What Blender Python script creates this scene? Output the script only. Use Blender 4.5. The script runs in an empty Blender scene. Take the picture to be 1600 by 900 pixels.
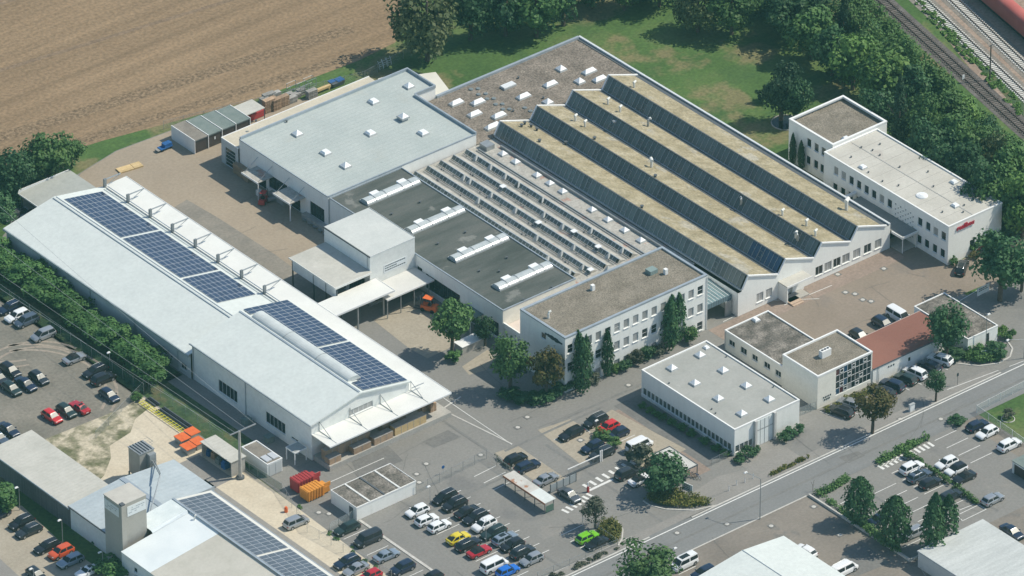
import bpy, bmesh, math, random
from mathutils import Vector, Matrix

S = bpy.context.scene
COL = S.collection
R = math.radians
rng = random.Random(7)

# ------------------------------------------------------------------ camera
# Survey frame: X runs along the street, Y along the long halls, metres.
PITCH, ROLL, YAW, DIST, FPX = R(32.145), R(0.126), R(50.628), 1261.0, 11582.0
_cz, _sz, _cp, _sp = math.cos(YAW), math.sin(YAW), math.cos(PITCH), math.sin(PITCH)
FW = Vector((_cz*_cp, _sz*_cp, -_sp))
_r = Vector((_sz, -_cz, 0)); _d = FW.cross(_r)
_cr, _sr = math.cos(ROLL), math.sin(ROLL)
RT, DN = _r*_cr + _d*_sr, _d*_cr - _r*_sr
CAMPOS = -FW*DIST
cd = bpy.data.cameras.new("camera"); cam = bpy.data.objects.new("camera", cd); COL.objects.link(cam)
cd.sensor_width = 36.0; cd.lens = FPX/1600*36.0; cd.clip_start = 50; cd.clip_end = 9000
m = Matrix((RT, -DN, -FW)).transposed().to_4x4(); m.translation = CAMPOS
cam.matrix_world = m
S.camera = cam
S.render.resolution_x, S.render.resolution_y = 1024, 576

# ------------------------------------------------------------------ light
SUN_EL, SUN_AZ = R(51), R(-26)          # azimuth from +X
SUNV = Vector((math.cos(SUN_EL)*math.cos(SUN_AZ), math.cos(SUN_EL)*math.sin(SUN_AZ), math.sin(SUN_EL)))
W = bpy.data.worlds.new("World"); S.world = W; W.use_nodes = True
nt = W.node_tree; bg = nt.nodes["Background"]
sky = nt.nodes.new("ShaderNodeTexSky"); sky.sky_type = 'NISHITA'; sky.sun_disc = False
sky.sun_elevation = SUN_EL; sky.sun_rotation = math.atan2(SUNV.x, SUNV.y)
sky.altitude = 500; sky.air_density = 1.0; sky.dust_density = 1.0; sky.ozone_density = 1.0
nt.links.new(sky.outputs[0], bg.inputs[0]); bg.inputs[1].default_value = 0.13
sl = bpy.data.lights.new("sun", 'SUN'); sl.energy = 4.3; sl.angle = R(0.5); sl.color = (1.0, 0.94, 0.80)
so = bpy.data.objects.new("sun", sl); COL.objects.link(so)
so.rotation_euler = SUNV.to_track_quat('Z', 'Y').to_euler(); so.location = (0, 0, 300)
S.view_settings.view_transform = 'Standard'; S.view_settings.look = 'None'
S.view_settings.gamma = 1.0; S.view_settings.use_curve_mapping = False
S.view_settings.exposure = 0.10
S.cycles.max_bounces = 6; S.cycles.transparent_max_bounces = 12

# ------------------------------------------------------------------ survey helpers
def at(px, py, z=0.0):
    """Point of the level z seen at photo pixel (px, py)."""
    v = FW*FPX + RT*(px-800) + DN*(py-450)
    t = (z-CAMPOS.z)/v.z
    return CAMPOS + v*t
def on_x(px, py, x):
    v = FW*FPX + RT*(px-800) + DN*(py-450)
    return CAMPOS + v*((x-CAMPOS.x)/v.x)
def on_y(px, py, y):
    v = FW*FPX + RT*(px-800) + DN*(py-450)
    return CAMPOS + v*((y-CAMPOS.y)/v.y)
def pj(p):
    q = Vector(p)-CAMPOS
    return 800+FPX*q.dot(RT)/q.dot(FW), 450+FPX*q.dot(DN)/q.dot(FW)
def z_at(p, py):
    lo, hi = -5.0, 80.0
    for _ in range(40):
        mm = (lo+hi)/2
        if pj((p[0], p[1], mm))[1] > py: lo = mm
        else: hi = mm
    return lo

_fa, _fb = at(160, 220), at(560, 95); FANG = math.atan2(_fb.y-_fa.y, _fb.x-_fa.x)
# ------------------------------------------------------------------ materials
MATS = {}
def lin(c):
    return tuple((x/12.92 if x <= .04045 else ((x+.055)/1.055)**2.4) for x in c)
def mat(name, cols, scale=0.3, rough=.85, detail=6, fine=0.0, fscale=6, bump=0.0, metallic=0.0, stretch=None,
        rand=0.0, coat=0.0, spec=0.35, streak=None, contrast=(0.35, 0.65), coord='Object', patch=None):
    """cols: linear colours spread over a soft noise; fine: extra grain; streak: (axis angle, scale, amount);
    patch: (colour, scale, threshold, amount)."""
    if name in MATS: return MATS[name]
    mm = bpy.data.materials.new(name); mm.use_nodes = True; MATS[name] = mm
    n, l = mm.node_tree.nodes, mm.node_tree.links
    b = n["Principled BSDF"]
    b.inputs["Roughness"].default_value = rough; b.inputs["Metallic"].default_value = metallic
    b.inputs["Specular IOR Level"].default_value = spec; b.inputs["Coat Weight"].default_value = coat
    tc = n.new("ShaderNodeTexCoord")
    src = tc.outputs["Object"]
    if coord == 'World':
        g = n.new("ShaderNodeNewGeometry"); src = g.outputs["Position"]
    def noise(sc, det, vec=src, w=None):
        t = n.new("ShaderNodeTexNoise"); t.inputs["Scale"].default_value = sc; t.inputs["Detail"].default_value = det
        t.inputs["Roughness"].default_value = .6
        l.new(vec, t.inputs["Vector"]); return t.outputs["Fac"]
    vec = src
    if stretch:
        mp = n.new("ShaderNodeMapping"); mp.inputs["Scale"].default_value = stretch[:3]
        if len(stretch) > 3: mp.inputs["Rotation"].default_value = (0, 0, stretch[3])
        l.new(src, mp.inputs["Vector"]); vec = mp.outputs[0]
    if len(cols) == 1 and fine == 0 and not streak and not patch and not rand:
        b.inputs["Base Color"].default_value = (*cols[0], 1)
        out = None
    else:
        rp = n.new("ShaderNodeValToRGB"); el = rp.color_ramp.elements
        cs = cols if len(cols) > 1 else [cols[0], cols[0]]
        while len(el) < len(cs): el.new(.5)
        for i, c in enumerate(cs):
            el[i].position = contrast[0] + (contrast[1]-contrast[0])*i/(len(cs)-1); el[i].color = (*c, 1)
        l.new(noise(scale, detail, vec), rp.inputs["Fac"]); out = rp.outputs["Color"]
        def mixin(fac, colr, blend='MIX', facv=None):
            nonlocal out
            mx = n.new("ShaderNodeMix"); mx.data_type = 'RGBA'; mx.blend_type = blend
            if fac is not None: l.new(fac, mx.inputs["Factor"])
            else: mx.inputs["Factor"].default_value = facv
            l.new(out, mx.inputs[6])
            if isinstance(colr, tuple): mx.inputs[7].default_value = (*colr, 1)
            else: l.new(colr, mx.inputs[7])
            out = mx.outputs[2]
        def gray(fac, lo, hi, p0=.3, p1=.7):
            r2 = n.new("ShaderNodeMapRange"); r2.inputs["From Min"].default_value = p0; r2.inputs["From Max"].default_value = p1
            r2.inputs["To Min"].default_value = lo; r2.inputs["To Max"].default_value = hi
            l.new(fac, r2.inputs["Value"]); return r2.outputs[0]
        if patch:
            for (pc, psc, th, am) in patch:
                f = gray(noise(psc, 5), 0, am, th, th+.06)
                mixin(f, pc)
        if streak:
            ang, ssc, am = streak
            mp = n.new("ShaderNodeMapping"); mp.inputs["Rotation"].default_value = (0, 0, ang); mp.inputs["Scale"].default_value = (.012, 1, 1)
            l.new(src, mp.inputs["Vector"])
            f = gray(noise(ssc, 4, mp.outputs[0]), 1-am, 1+am)
            cc = n.new("ShaderNodeCombineColor"); [l.new(f, cc.inputs[i]) for i in range(3)]
            mixin(None, cc.outputs[0], 'MULTIPLY', 1.0)
        if fine:
            f = gray(noise(fscale, 3), 1-fine, 1+fine)
            cc = n.new("ShaderNodeCombineColor"); [l.new(f, cc.inputs[i]) for i in range(3)]
            mixin(None, cc.outputs[0], 'MULTIPLY', 1.0)
        if rand:
            oi = n.new("ShaderNodeObjectInfo")
            f = gray(oi.outputs["Random"], 1-rand, 1+rand, 0, 1)
            cc = n.new("ShaderNodeCombineColor"); [l.new(f, cc.inputs[i]) for i in range(3)]
            mixin(None, cc.outputs[0], 'MULTIPLY', 1.0)
        l.new(out, b.inputs["Base Color"])
    if bump:
        bp = n.new("ShaderNodeBump"); bp.inputs["Strength"].default_value = bump; bp.inputs["Distance"].default_value = .05
        l.new(noise(fscale, 4), bp.inputs["Height"]); l.new(bp.outputs[0], b.inputs["Normal"])
    return mm
def leaf_mat(name, cols, rand=.18):
    """Foliage: colour drifts with the clump and from tree to tree; a little light passes through."""
    mm = mat(name, cols, scale=5.0, rough=.6, detail=2, rand=rand, spec=.25, contrast=(.3, .7))
    n, l = mm.node_tree.nodes, mm.node_tree.links
    b = n["Principled BSDF"]; outn = n["Material Output"]
    tr = n.new("ShaderNodeBsdfTranslucent"); mx = n.new("ShaderNodeMixShader"); mx.inputs[0].default_value = .15
    l.new(b.inputs["Base Color"].links[0].from_socket, tr.inputs[0])
    l.new(b.outputs[0], mx.inputs[1]); l.new(tr.outputs[0], mx.inputs[2]); l.new(mx.outputs[0], outn.inputs[0])
    return mm
def mesh_mat(name, col, alpha):
    mm = bpy.data.materials.new(name); mm.use_nodes = True
    n, l = mm.node_tree.nodes, mm.node_tree.links
    b = n["Principled BSDF"]; b.inputs["Base Color"].default_value = (*col, 1); b.inputs["Roughness"].default_value = .6
    tr = n.new("ShaderNodeBsdfTransparent"); mx = n.new("ShaderNodeMixShader"); mx.inputs[0].default_value = alpha
    l.new(tr.outputs[0], mx.inputs[1]); l.new(b.outputs[0], mx.inputs[2]); l.new(mx.outputs[0], n["Material Output"].inputs[0])
    return mm
def corr_mat(name, c0, c1, ang, scale, rough=.5, bump=.35):
    """Corrugated or standing-seam sheet: fine ribs across the given direction."""
    mm = mat(name, [c0, c1], scale=.25, rough=rough, fine=.06, fscale=1.5, contrast=(.3, .7))
    n, l = mm.node_tree.nodes, mm.node_tree.links
    b = n["Principled BSDF"]
    tc = n.new("ShaderNodeTexCoord"); mp = n.new("ShaderNodeMapping"); mp.inputs["Rotation"].default_value = (0, 0, ang)
    wv = n.new("ShaderNodeTexWave"); wv.inputs["Scale"].default_value = scale; wv.inputs["Distortion"].default_value = 0
    l.new(tc.outputs["Object"], mp.inputs[0]); l.new(mp.outputs[0], wv.inputs[0])
    bp = n.new("ShaderNodeBump"); bp.inputs["Strength"].default_value = bump; bp.inputs["Distance"].default_value = .06
    l.new(wv.outputs["Fac"], bp.inputs["Height"]); l.new(bp.outputs[0], b.inputs["Normal"])
    return mm

white_wall = mat("white_render", [(.765, .765, .72), (.81, .81, .77), (.835, .835, .795)], .9, .9, fine=.03, fscale=2.5, stretch=(1.1, 1.1, .12), contrast=(.28, .55))
cream_wall = mat("cream_render", [(.76, .74, .655), (.82, .80, .72)], .3, .9, fine=.05, fscale=2)
grey_wall = mat("grey_cladding", [(.48, .51, .51), (.55, .57, .57)], .2, .8, fine=.05, fscale=2)
wh_wall = corr_mat("warehouse_cladding", (.72, .74, .71), (.80, .81, .78), 0, 3.0, .6)
white_roof = corr_mat("white_roof_sheet", (.595, .63, .605), (.645, .68, .65), R(90), .31, .6, .1)
canopy_white = mat("white_canopy_sheet", [(.68, .68, .64), (.74, .74, .70)], .2, .6, fine=.03, fscale=3)
pale_roof = mat("pale_bitumen_roof", [(.385, .425, .41), (.44, .475, .455)], .15, .9, fine=.07, fscale=2.5, patch=[((.40, .42, .39), .12, .6, .5)])
dark_roof = mat("dark_bitumen_roof", [(.055, .066, .06), (.09, .10, .092), (.12, .125, .115)], .25, .95, stretch=(.25, 1.2, 1), fine=.12, fscale=3, patch=[((.25, .25, .23), .18, .62, .6)])
gravel_roof = mat("gravel_roof", [(.175, .153, .12), (.245, .215, .172)], .35, .95, fine=.45, fscale=4.5, bump=.6)
gravel_dark = mat("gravel_roof_brown", [(.145, .122, .10), (.25, .212, .175)], .22, .95, fine=.5, fscale=3.2, bump=.6, patch=[((.40, .35, .28), .2, .62, .6)])
gravel_mossy = mat("gravel_roof_mossy", [(.095, .088, .075), (.155, .14, .12), (.25, .225, .195)], .5, .95, fine=.5, fscale=3.5, bump=.6)
plain_roof = mat("plain_grey_roof", [(.315, .318, .295), (.37, .37, .345)], .2, .92, fine=.06, fscale=2, patch=[((.45, .45, .425), .35, .64, .6), ((.26, .26, .245), .2, .66, .5)])
beige_roof = mat("beige_membrane_roof", [(.46, .44, .39), (.53, .51, .455)], .18, .92, fine=.06, fscale=2, patch=[((.40, .36, .32), .22, .62, .55)])
olive_roof = mat("lichen_roof", [(.25, .215, .135), (.32, .275, .178), (.38, .335, .235)], .5, .95, stretch=(.45, 1.1, 1), fine=.3, fscale=2.2, patch=[((.37, .355, .31), .16, .58, .6), ((.29, .20, .12), .8, .68, .5)])
rusty_roof = mat("rusty_flat_roof", [(.34, .325, .29), (.44, .42, .38)], .4, .95, fine=.2, fscale=2.5, patch=[((.40, .19, .14), .35, .62, .65), ((.25, .235, .2), .5, .62, .7)])
red_roof = mat("red_brown_roof", [(.225, .10, .075), (.265, .122, .09)], .12, .9, fine=.06, fscale=3)
zinc = mat("zinc_flashing", [(.36, .41, .45), (.44, .49, .53)], .6, .45, metallic=.35, fine=.06)
galv = mat("galvanised_steel", [(.34, .36, .37), (.42, .44, .44)], 1.5, .45, metallic=.5)
steel_dark = mat("dark_steel", [(.10, .11, .12)], 1, .5)
white_trim = mat("white_trim", [(.76, .76, .74), (.80, .80, .78)], 1.0, .7)
white_plastic = mat("opal_plastic", [(.78, .80, .80), (.84, .85, .85)], 1, .35, coat=.3)
curb_grey = mat("upstand_grey", [(.36, .38, .38), (.44, .45, .45)], 1, .8)
frame_white = mat("white_frame", [(.74, .75, .74)], 1, .5)
frame_dark = mat("dark_frame", [(.06, .075, .085)], 1, .5)
glass_dark = mat("dark_window_glass", [(.012, .022, .026), (.03, .045, .05)], .4, .1, rand=.3, spec=.6)
blind = mat("pale_blind_behind_glass", [(.27, .275, .27), (.37, .37, .36)], 1.5, .3, rand=.2, spec=.5)
shed_glass = mat("shed_glass", [(.07, .09, .088), (.105, .125, .12)], .5, .25, rand=.28, spec=.5)
shed_glass_blue = mat("blue_film_glass", [(.018, .05, .11), (.03, .07, .14)], .5, .25, rand=.2, spec=.5)
mini_glass = mat("mini_glass", [(.10, .125, .12), (.15, .17, .16)], .5, .3, rand=.35, spec=.45)
poly_glass = mat("polycarbonate", [(.42, .48, .48), (.56, .60, .60)], .8, .3, fine=.08, fscale=3, coat=.3)
pv_cell = mat("pv_cell", [(.022, .035, .075), (.03, .045, .09)], .6, .18, rand=.12, spec=.6, coat=.4)
pv_grey = mat("pv_cell_grey", [(.085, .10, .12), (.11, .125, .145)], .6, .22, rand=.1, spec=.6, coat=.3)
pv_frame = mat("aluminium_frame", [(.62, .64, .66)], 1, .4, metallic=.3)
barrel = corr_mat("barrel_polycarbonate", (.46, .50, .50), (.58, .61, .60), R(90), 1.0, .3)
concrete = mat("concrete", [(.36, .345, .315), (.43, .41, .375)], .5, .9, fine=.1, fscale=3)
tower_conc = mat("tower_concrete", [(.40, .385, .345), (.45, .43, .385)], .3, .92, stretch=(1, 1, .15), fine=.05, fscale=3, patch=[((.33, .32, .29), .5, .64, .4)])
fibre = corr_mat("fibre_cement_sheet", (.44, .43, .385), (.53, .515, .465), R(90), .42, .9)
fibre_old = corr_mat("mossy_fibre_cement", (.34, .355, .33), (.43, .44, .41), R(90), 1.4, .9)
metal_sheet = corr_mat("grey_metal_sheet", (.38, .43, .455), (.45, .50, .52), R(90), .31, .5)
wood_dark = mat("weathered_boards", [(.10, .105, .105), (.17, .17, .165)], .5, .9, stretch=(6, 6, .2), fine=.2)
brown_door = mat("brown_door", [(.06, .045, .042), (.08, .06, .055)], 1, .6)
felt_green = mat("green_grey_felt", [(.15, .19, .18), (.20, .235, .22)], .5, .95, fine=.08, fscale=3)
felt_brown = mat("brown_grey_felt", [(.20, .18, .155), (.26, .235, .20)], .5, .95, fine=.12, fscale=3)
cardboard = mat("wrapped_board", [(.30, .205, .135), (.38, .27, .18)], 1.2, .7, rand=.12)
cardtop = mat("grey_wrap", [(.26, .25, .24), (.34, .325, .31)], 1.2, .6, rand=.1)
cratewood = mat("pale_timber", [(.52, .38, .19), (.62, .46, .24)], 2, .8, rand=.12)
palletwood = mat("pallet_timber", [(.30, .21, .145), (.42, .29, .19)], 2, .85, rand=.25)
palletgrey = mat("grey_timber", [(.27, .26, .24), (.36, .345, .32)], 2, .85, rand=.25)
orange_p = mat("orange_paint", [(.68, .13, .03), (.74, .17, .045)], 1.5, .45)
orange_y = mat("amber_paint", [(.62, .25, .035), (.70, .30, .05)], 1.2, .55, fine=.1)
red_p = mat("red_paint", [(.33, .035, .04), (.40, .05, .05)], 1.2, .55, fine=.1)
blue_p = mat("blue_paint", [(.02, .09, .26), (.03, .12, .32)], 1.2, .5)
yellow_p = mat("yellow_paint", [(.66, .62, .05)], 1, .5)
sign_red = mat("sign_red", [(.42, .02, .05)], 1, .5)
sign_dark = mat("sign_dark", [(.03, .05, .06)], 1, .5)
sign_board = mat("sign_board", [(.74, .77, .77)], 1, .5)
rubber = mat("rubber", [(.018, .018, .019)], 1, .8)
rim = mat("wheel_rim", [(.40, .41, .42)], 1, .35, metallic=.6)
car_glass = mat("car_glass", [(.022, .03, .034)], 1, .32, spec=.3)
trim_black = mat("black_trim", [(.015, .016, .017)], 1, .6)
lamp_clear = mat("headlamp", [(.6, .63, .65)], 1, .15, coat=.5)
lamp_red = mat("tail_lamp", [(.25, .01, .012)], 1, .2, coat=.5)
chrome = mat("bright_metal", [(.62, .64, .65)], 1, .25, metallic=.7)
paint_line = mat("road_paint", [(.62, .62, .59), (.74, .74, .71)], 2.5, .8, fine=.08, fscale=4)
# ground
m_grass = mat("lawn_grass", [(.052, .105, .026), (.075, .135, .034), (.125, .155, .055)], .06, .95, fine=.25, fscale=1.6, coord='World', patch=[((.20, .165, .085), .05, .52, .75), ((.05, .10, .03), .11, .56, .5)])
m_verge = mat("verge_grass", [(.035, .07, .03), (.06, .10, .04), (.13, .12, .06)], .25, .95, fine=.3, fscale=1.6, coord='World')
m_field = mat("ploughed_soil", [(.225, .155, .092), (.275, .192, .115)], .02, .98, fine=.26, fscale=1.5, bump=.4, coord='World', streak=(-FANG, .42, .17))
m_furrow = mat("rough_furrow", [(.15, .104, .064), (.24, .17, .104)], 1.6, .98, fine=.3, fscale=1.6, bump=.5, coord='World', contrast=(.36, .6))
m_asph = mat("site_asphalt", [(.205, .198, .185), (.235, .226, .21)], .07, .93, fine=.1, fscale=2.2, coord='World', patch=[((.165, .162, .158), .06, .6, .7), ((.27, .25, .225), .11, .63, .5)])
m_road = mat("road_asphalt", [(.19, .192, .19), (.215, .215, .21)], .12, .92, fine=.09, fscale=2.4, coord='World', streak=(0, .5, .06))
m_yard = mat("yard_concrete", [(.30, .245, .185), (.345, .285, .215)], .07, .93, fine=.1, fscale=1.8, coord='World', patch=[((.24, .205, .165), .09, .62, .5)])
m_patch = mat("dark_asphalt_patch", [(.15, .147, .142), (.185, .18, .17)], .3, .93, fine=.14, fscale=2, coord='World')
m_walk = mat("footpath_asphalt", [(.235, .222, .205), (.27, .255, .235)], .25, .93, fine=.1, fscale=2.5, coord='World')
m_warm = mat("warm_asphalt", [(.232, .19, .15), (.27, .222, .178)], .08, .93, fine=.1, fscale=2, coord='World', patch=[((.20, .175, .155), .1, .61, .5)])
m_redpave = mat("red_brown_paving", [(.25, .195, .16), (.30, .235, .195)], .2, .93, fine=.16, fscale=2, coord='World')
m_sand = mat("pale_sand", [(.50, .43, .325), (.60, .53, .41)], .12, .97, fine=.1, fscale=2, coord='World')
m_weedy = mat("weedy_sand", [(.13, .135, .07), (.28, .255, .175), (.50, .44, .33)], .3, .97, fine=.25, fscale=1.4, coord='World', contrast=(.38, .58))
m_gravel = mat("gravel_lot", [(.165, .155, .13), (.235, .215, .18)], .1, .97, fine=.18, fscale=1.8, coord='World', patch=[((.22, .195, .17), .13, .6, .6)])
m_tanpad = mat("tan_paving", [(.325, .285, .225), (.375, .33, .26)], .2, .94, fine=.12, fscale=2, coord='World')
m_ballast = mat("dark_ballast", [(.10, .088, .08), (.145, .13, .12)], .3, .97, fine=.4, fscale=2, coord='World')
m_ballast2 = mat("pale_ballast", [(.19, .17, .145), (.25, .225, .195)], .3, .97, fine=.3, fscale=2, coord='World')
m_rustsoil = mat("trackside_soil", [(.26, .19, .145), (.33, .255, .20)], .12, .97, fine=.25, fscale=1.5, coord='World')
m_bark = mat("bark", [(.085, .065, .05), (.14, .11, .085)], 3, .95, fine=.2)
m_kerb = mat("kerb_stone", [(.46, .445, .41), (.54, .52, .48)], 1, .9, fine=.1, fscale=3)
m_soil = mat("planting_soil", [(.09, .07, .05), (.14, .11, .08)], 1, .97, fine=.3)
L_mid = leaf_mat("leaf_mid", [(.046, .105, .032), (.078, .16, .045), (.125, .21, .06)])
L_light = leaf_mat("leaf_light", [(.065, .14, .034), (.105, .20, .046), (.155, .25, .06)])
L_dark = leaf_mat("leaf_dark", [(.027, .078, .034), (.046, .112, .043), (.076, .148, .056)])
L_willow = leaf_mat("leaf_willow", [(.065, .10, .04), (.10, .13, .052), (.14, .155, .068)])
L_brown = leaf_mat("leaf_brown", [(.075, .06, .02), (.12, .10, .03), (.10, .12, .03)])
L_hedge = leaf_mat("leaf_hedge", [(.042, .11, .032), (.068, .155, .042), (.105, .205, .055)])
L_grey = leaf_mat("leaf_grey", [(.07, .08, .055), (.11, .12, .08)])
L_conifer = leaf_mat("leaf_conifer", [(.02, .052, .026), (.035, .078, .036), (.055, .10, .045)])
L_flower = leaf_mat("leaf_bed", [(.05, .10, .02), (.14, .15, .03), (.20, .14, .04)])

# ------------------------------------------------------------------ object helpers
WORLD_POS = {}
def tag(o, label=None, cat=None, group=None, kind=None):
    if label: o["label"] = label
    if cat: o["category"] = cat
    if group: o["group"] = group
    if kind: o["kind"] = kind
    return o
def empty(name, loc, label, cat, group=None, rz=0.0):
    o = bpy.data.objects.new(name, None); COL.objects.link(o)
    o.location = loc; o.rotation_euler = (0, 0, rz); o.empty_display_size = .5
    WORLD_POS[o.name] = Vector(loc)
    return tag(o, label, cat, group)
def put(name, me, parent=None, loc=(0, 0, 0), rz=0.0, scale=None, local=False):
    o = bpy.data.objects.new(name, me); COL.objects.link(o)
    wl = Vector(loc)
    if parent is not None:
        o.parent = parent
        if not local:
            o.location = wl - WORLD_POS[parent.name]
        else:
            o.location = wl
    else:
        o.location = wl
    WORLD_POS[o.name] = wl
    o.rotation_euler = (0, 0, rz)
    if scale is not None: o.scale = scale if isinstance(scale, (tuple, list, Vector)) else (scale,)*3
    return o

class MB:
    """Gathers faces and builds one mesh."""
    def __init__(s): s.v, s.f, s.mi = [], [], []
    def face(s, pts, mi=0):
        k = len(s.v); s.v += [tuple(p) for p in pts]; s.f.append(tuple(range(k, k+len(pts)))); s.mi.append(mi); return s
    def box(s, x0, x1, y0, y1, z0, z1, mi=0, top=None):
        k = len(s.v)
        s.v += [(x0,y0,z0),(x1,y0,z0),(x1,y1,z0),(x0,y1,z0),(x0,y0,z1),(x1,y0,z1),(x1,y1,z1),(x0,y1,z1)]
        for i, q in enumerate(((3,2,1,0),(4,5,6,7),(0,1,5,4),(1,2,6,5),(2,3,7,6),(3,0,4,7))):
            s.f.append(tuple(k+j for j in q)); s.mi.append(top if (top is not None and i == 1) else mi)
        return s
    def frustum(s, x0, x1, y0, y1, z0, X0, X1, Y0, Y1, z1, mi=0, bottom=False):
        k = len(s.v)
        s.v += [(x0,y0,z0),(x1,y0,z0),(x1,y1,z0),(x0,y1,z0),(X0,Y0,z1),(X1,Y0,z1),(X1,Y1,z1),(X0,Y1,z1)]
        fs = [(4,5,6,7),(0,1,5,4),(1,2,6,5),(2,3,7,6),(3,0,4,7)]
        if bottom: fs.append((3,2,1,0))
        for q in fs: s.f.append(tuple(k+j for j in q)); s.mi.append(mi)
        return s
    def tube(s, pts, r, n=6, mi=0, r2=None, cap=True):
        pts = [Vector(p) for p in pts]; m_ = len(pts); k = len(s.v)
        for i, p in enumerate(pts):
            t = (pts[min(i+1, m_-1)]-pts[max(i-1, 0)]).normalized()
            a = t.orthogonal().normalized(); b = t.cross(a)
            rr = r if r2 is None else r+(r2-r)*i/(m_-1)
            for j in range(n):
                q = 2*math.pi*j/n; s.v.append(tuple(p+a*math.cos(q)*rr+b*math.sin(q)*rr))
        for i in range(m_-1):
            for j in range(n):
                j2 = (j+1) % n
                s.f.append((k+i*n+j, k+i*n+j2, k+(i+1)*n+j2, k+(i+1)*n+j)); s.mi.append(mi)
        if cap:
            s.f.append(tuple(k+j for j in reversed(range(n)))); s.mi.append(mi)
            s.f.append(tuple(k+(m_-1)*n+j for j in range(n))); s.mi.append(mi)
        return s
    def prism(s, poly, z0, z1, mi=0):
        n = len(poly); k = len(s.v)
        s.v += [(p[0], p[1], z0) for p in poly]+[(p[0], p[1], z1) for p in poly]
        s.f.append(tuple(k+n+i for i in range(n))); s.mi.append(mi)
        s.f.append(tuple(k+i for i in reversed(range(n)))); s.mi.append(mi)
        for i in range(n):
            j = (i+1) % n; s.f.append((k+i, k+j, k+n+j, k+n+i)); s.mi.append(mi)
        return s
    def disc(s, c, r, n=16, h=.0, mi=0):
        return s.prism([(c[0]+r*math.cos(2*math.pi*i/n), c[1]+r*math.sin(2*math.pi*i/n)) for i in range(n)], c[2], c[2]+h, mi)
    def mesh(s, name, mats, smooth=None):
        me = bpy.data.meshes.new(name); me.from_pydata(s.v, [], s.f)
        for mm in (mats if isinstance(mats, (list, tuple)) else [mats]): me.materials.append(mm)
        if any(s.mi): me.polygons.foreach_set("material_index", s.mi)
        if smooth is not None:
            me.shade_smooth()
            if smooth < 180: me.set_sharp_from_angle(angle=R(smooth))
        me.update(); return me
    def build(s, name, mats, parent=None, smooth=None, **kw):
        return put(name, s.mesh(name, mats, smooth), parent, **kw)
def ring(x0, x1, y0, y1, z0, z1, w):
    """Rim of four pieces butted end to end."""
    b = MB()
    b.box(x0, x1, y0, y0+w, z0, z1); b.box(x0, x1, y1-w, y1, z0, z1)
    b.box(x0, x0+w, y0+w, y1-w, z0, z1); b.box(x1-w, x1, y0+w, y1-w, z0, z1)
    return b
FACE = {'S': (Vector((1, 0, 0)), Vector((0, -1, 0)), 0.0), 'W': (Vector((0, -1, 0)), Vector((-1, 0, 0)), R(-90)),
        'N': (Vector((-1, 0, 0)), Vector((0, 1, 0)), R(180)), 'E': (Vector((0, 1, 0)), Vector((1, 0, 0)), R(90))}
def wall(parent, face, p0, L, H, ops=(), mm=None, depth=.18, top=None):
    """Wall panel seen from outside: u to the right, v up from p0; ops=(u0,v0,w,h) cut through with reveals."""
    u, n, _ = FACE[face]; p0 = Vector(p0); up = Vector((0, 0, 1))
    us = sorted({0, L, *[o[0] for o in ops], *[o[0]+o[2] for o in ops]})
    vs = sorted({0, H, *[o[1] for o in ops], *[o[1]+o[3] for o in ops]})
    b = MB(); P = lambda a, c, k=0: p0+u*a+up*c-n*k
    for i in range(len(us)-1):
        for j in range(len(vs)-1):
            cu, cv = (us[i]+us[i+1])/2, (vs[j]+vs[j+1])/2
            if any(o[0] < cu < o[0]+o[2] and o[1] < cv < o[1]+o[3] for o in ops): continue
            b.face([P(us[i], vs[j]), P(us[i+1], vs[j]), P(us[i+1], vs[j+1]), P(us[i], vs[j+1])])
    for o in ops:
        a0, a1, c0, c1 = o[0], o[0]+o[2], o[1], o[1]+o[3]
        for q in (((a0, c0), (a1, c0)), ((a1, c0), (a1, c1)), ((a1, c1), (a0, c1)), ((a0, c1), (a0, c0))):
            b.face([P(*q[0]), P(*q[1]), P(*q[1], depth), P(*q[0], depth)])
    if top:   # gable: peak (u, v)
        b.face([P(0, H), P(L, H), P(top[0], top[1])])
    return b.build("wall", mm or white_wall, parent)
_wc = {}
def win_meshes(w, h, cols, rows, fm, pane_m, sill, fw=.06):
    key = (round(w, 2), round(h, 2), cols, rows, fm.name, pane_m.name, sill)
    if key in _wc: return _wc[key]
    f = MB()
    f.box(0, w, -.03, .03, 0, fw); f.box(0, w, -.03, .03, h-fw, h)
    f.box(0, fw, -.03, .03, fw, h-fw); f.box(w-fw, w, -.03, .03, fw, h-fw)
    for i in range(1, cols): x = w*i/cols; f.box(x-fw/2, x+fw/2, -.028, .028, fw, h-fw)
    for j in range(1, rows): z = h*j/rows; f.box(fw, w-fw, -.026, .026, z-fw/2, z+fw/2)
    p = MB().box(fw, w-fw, -.008, .008, fw, h-fw)
    s_ = MB().box(-.06, w+.06, -.26, .02, -.07, -.005).mesh("sill", white_trim) if sill else None
    _wc[key] = (f.mesh("window", fm), p.mesh("pane", pane_m), s_)
    return _wc[key]
def window(parent, face, p0, o, cols=1, rows=1, fm=None, pm=None, sill=True, depth=.13, name="window"):
    u, n, rz = FACE[face]
    fme, pme, sme = win_meshes(o[2], o[3], cols, rows, fm or frame_white, pm or glass_dark, sill)
    loc = Vector(p0)+u*o[0]+Vector((0, 0, o[1]))-n*depth
    w_ = put(name, fme, parent, loc, rz)
    put("pane", pme, w_, (0, 0, 0), local=True)
    if sme: put("sill", sme, w_, (0, 0, 0), local=True)
    return w_
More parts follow.
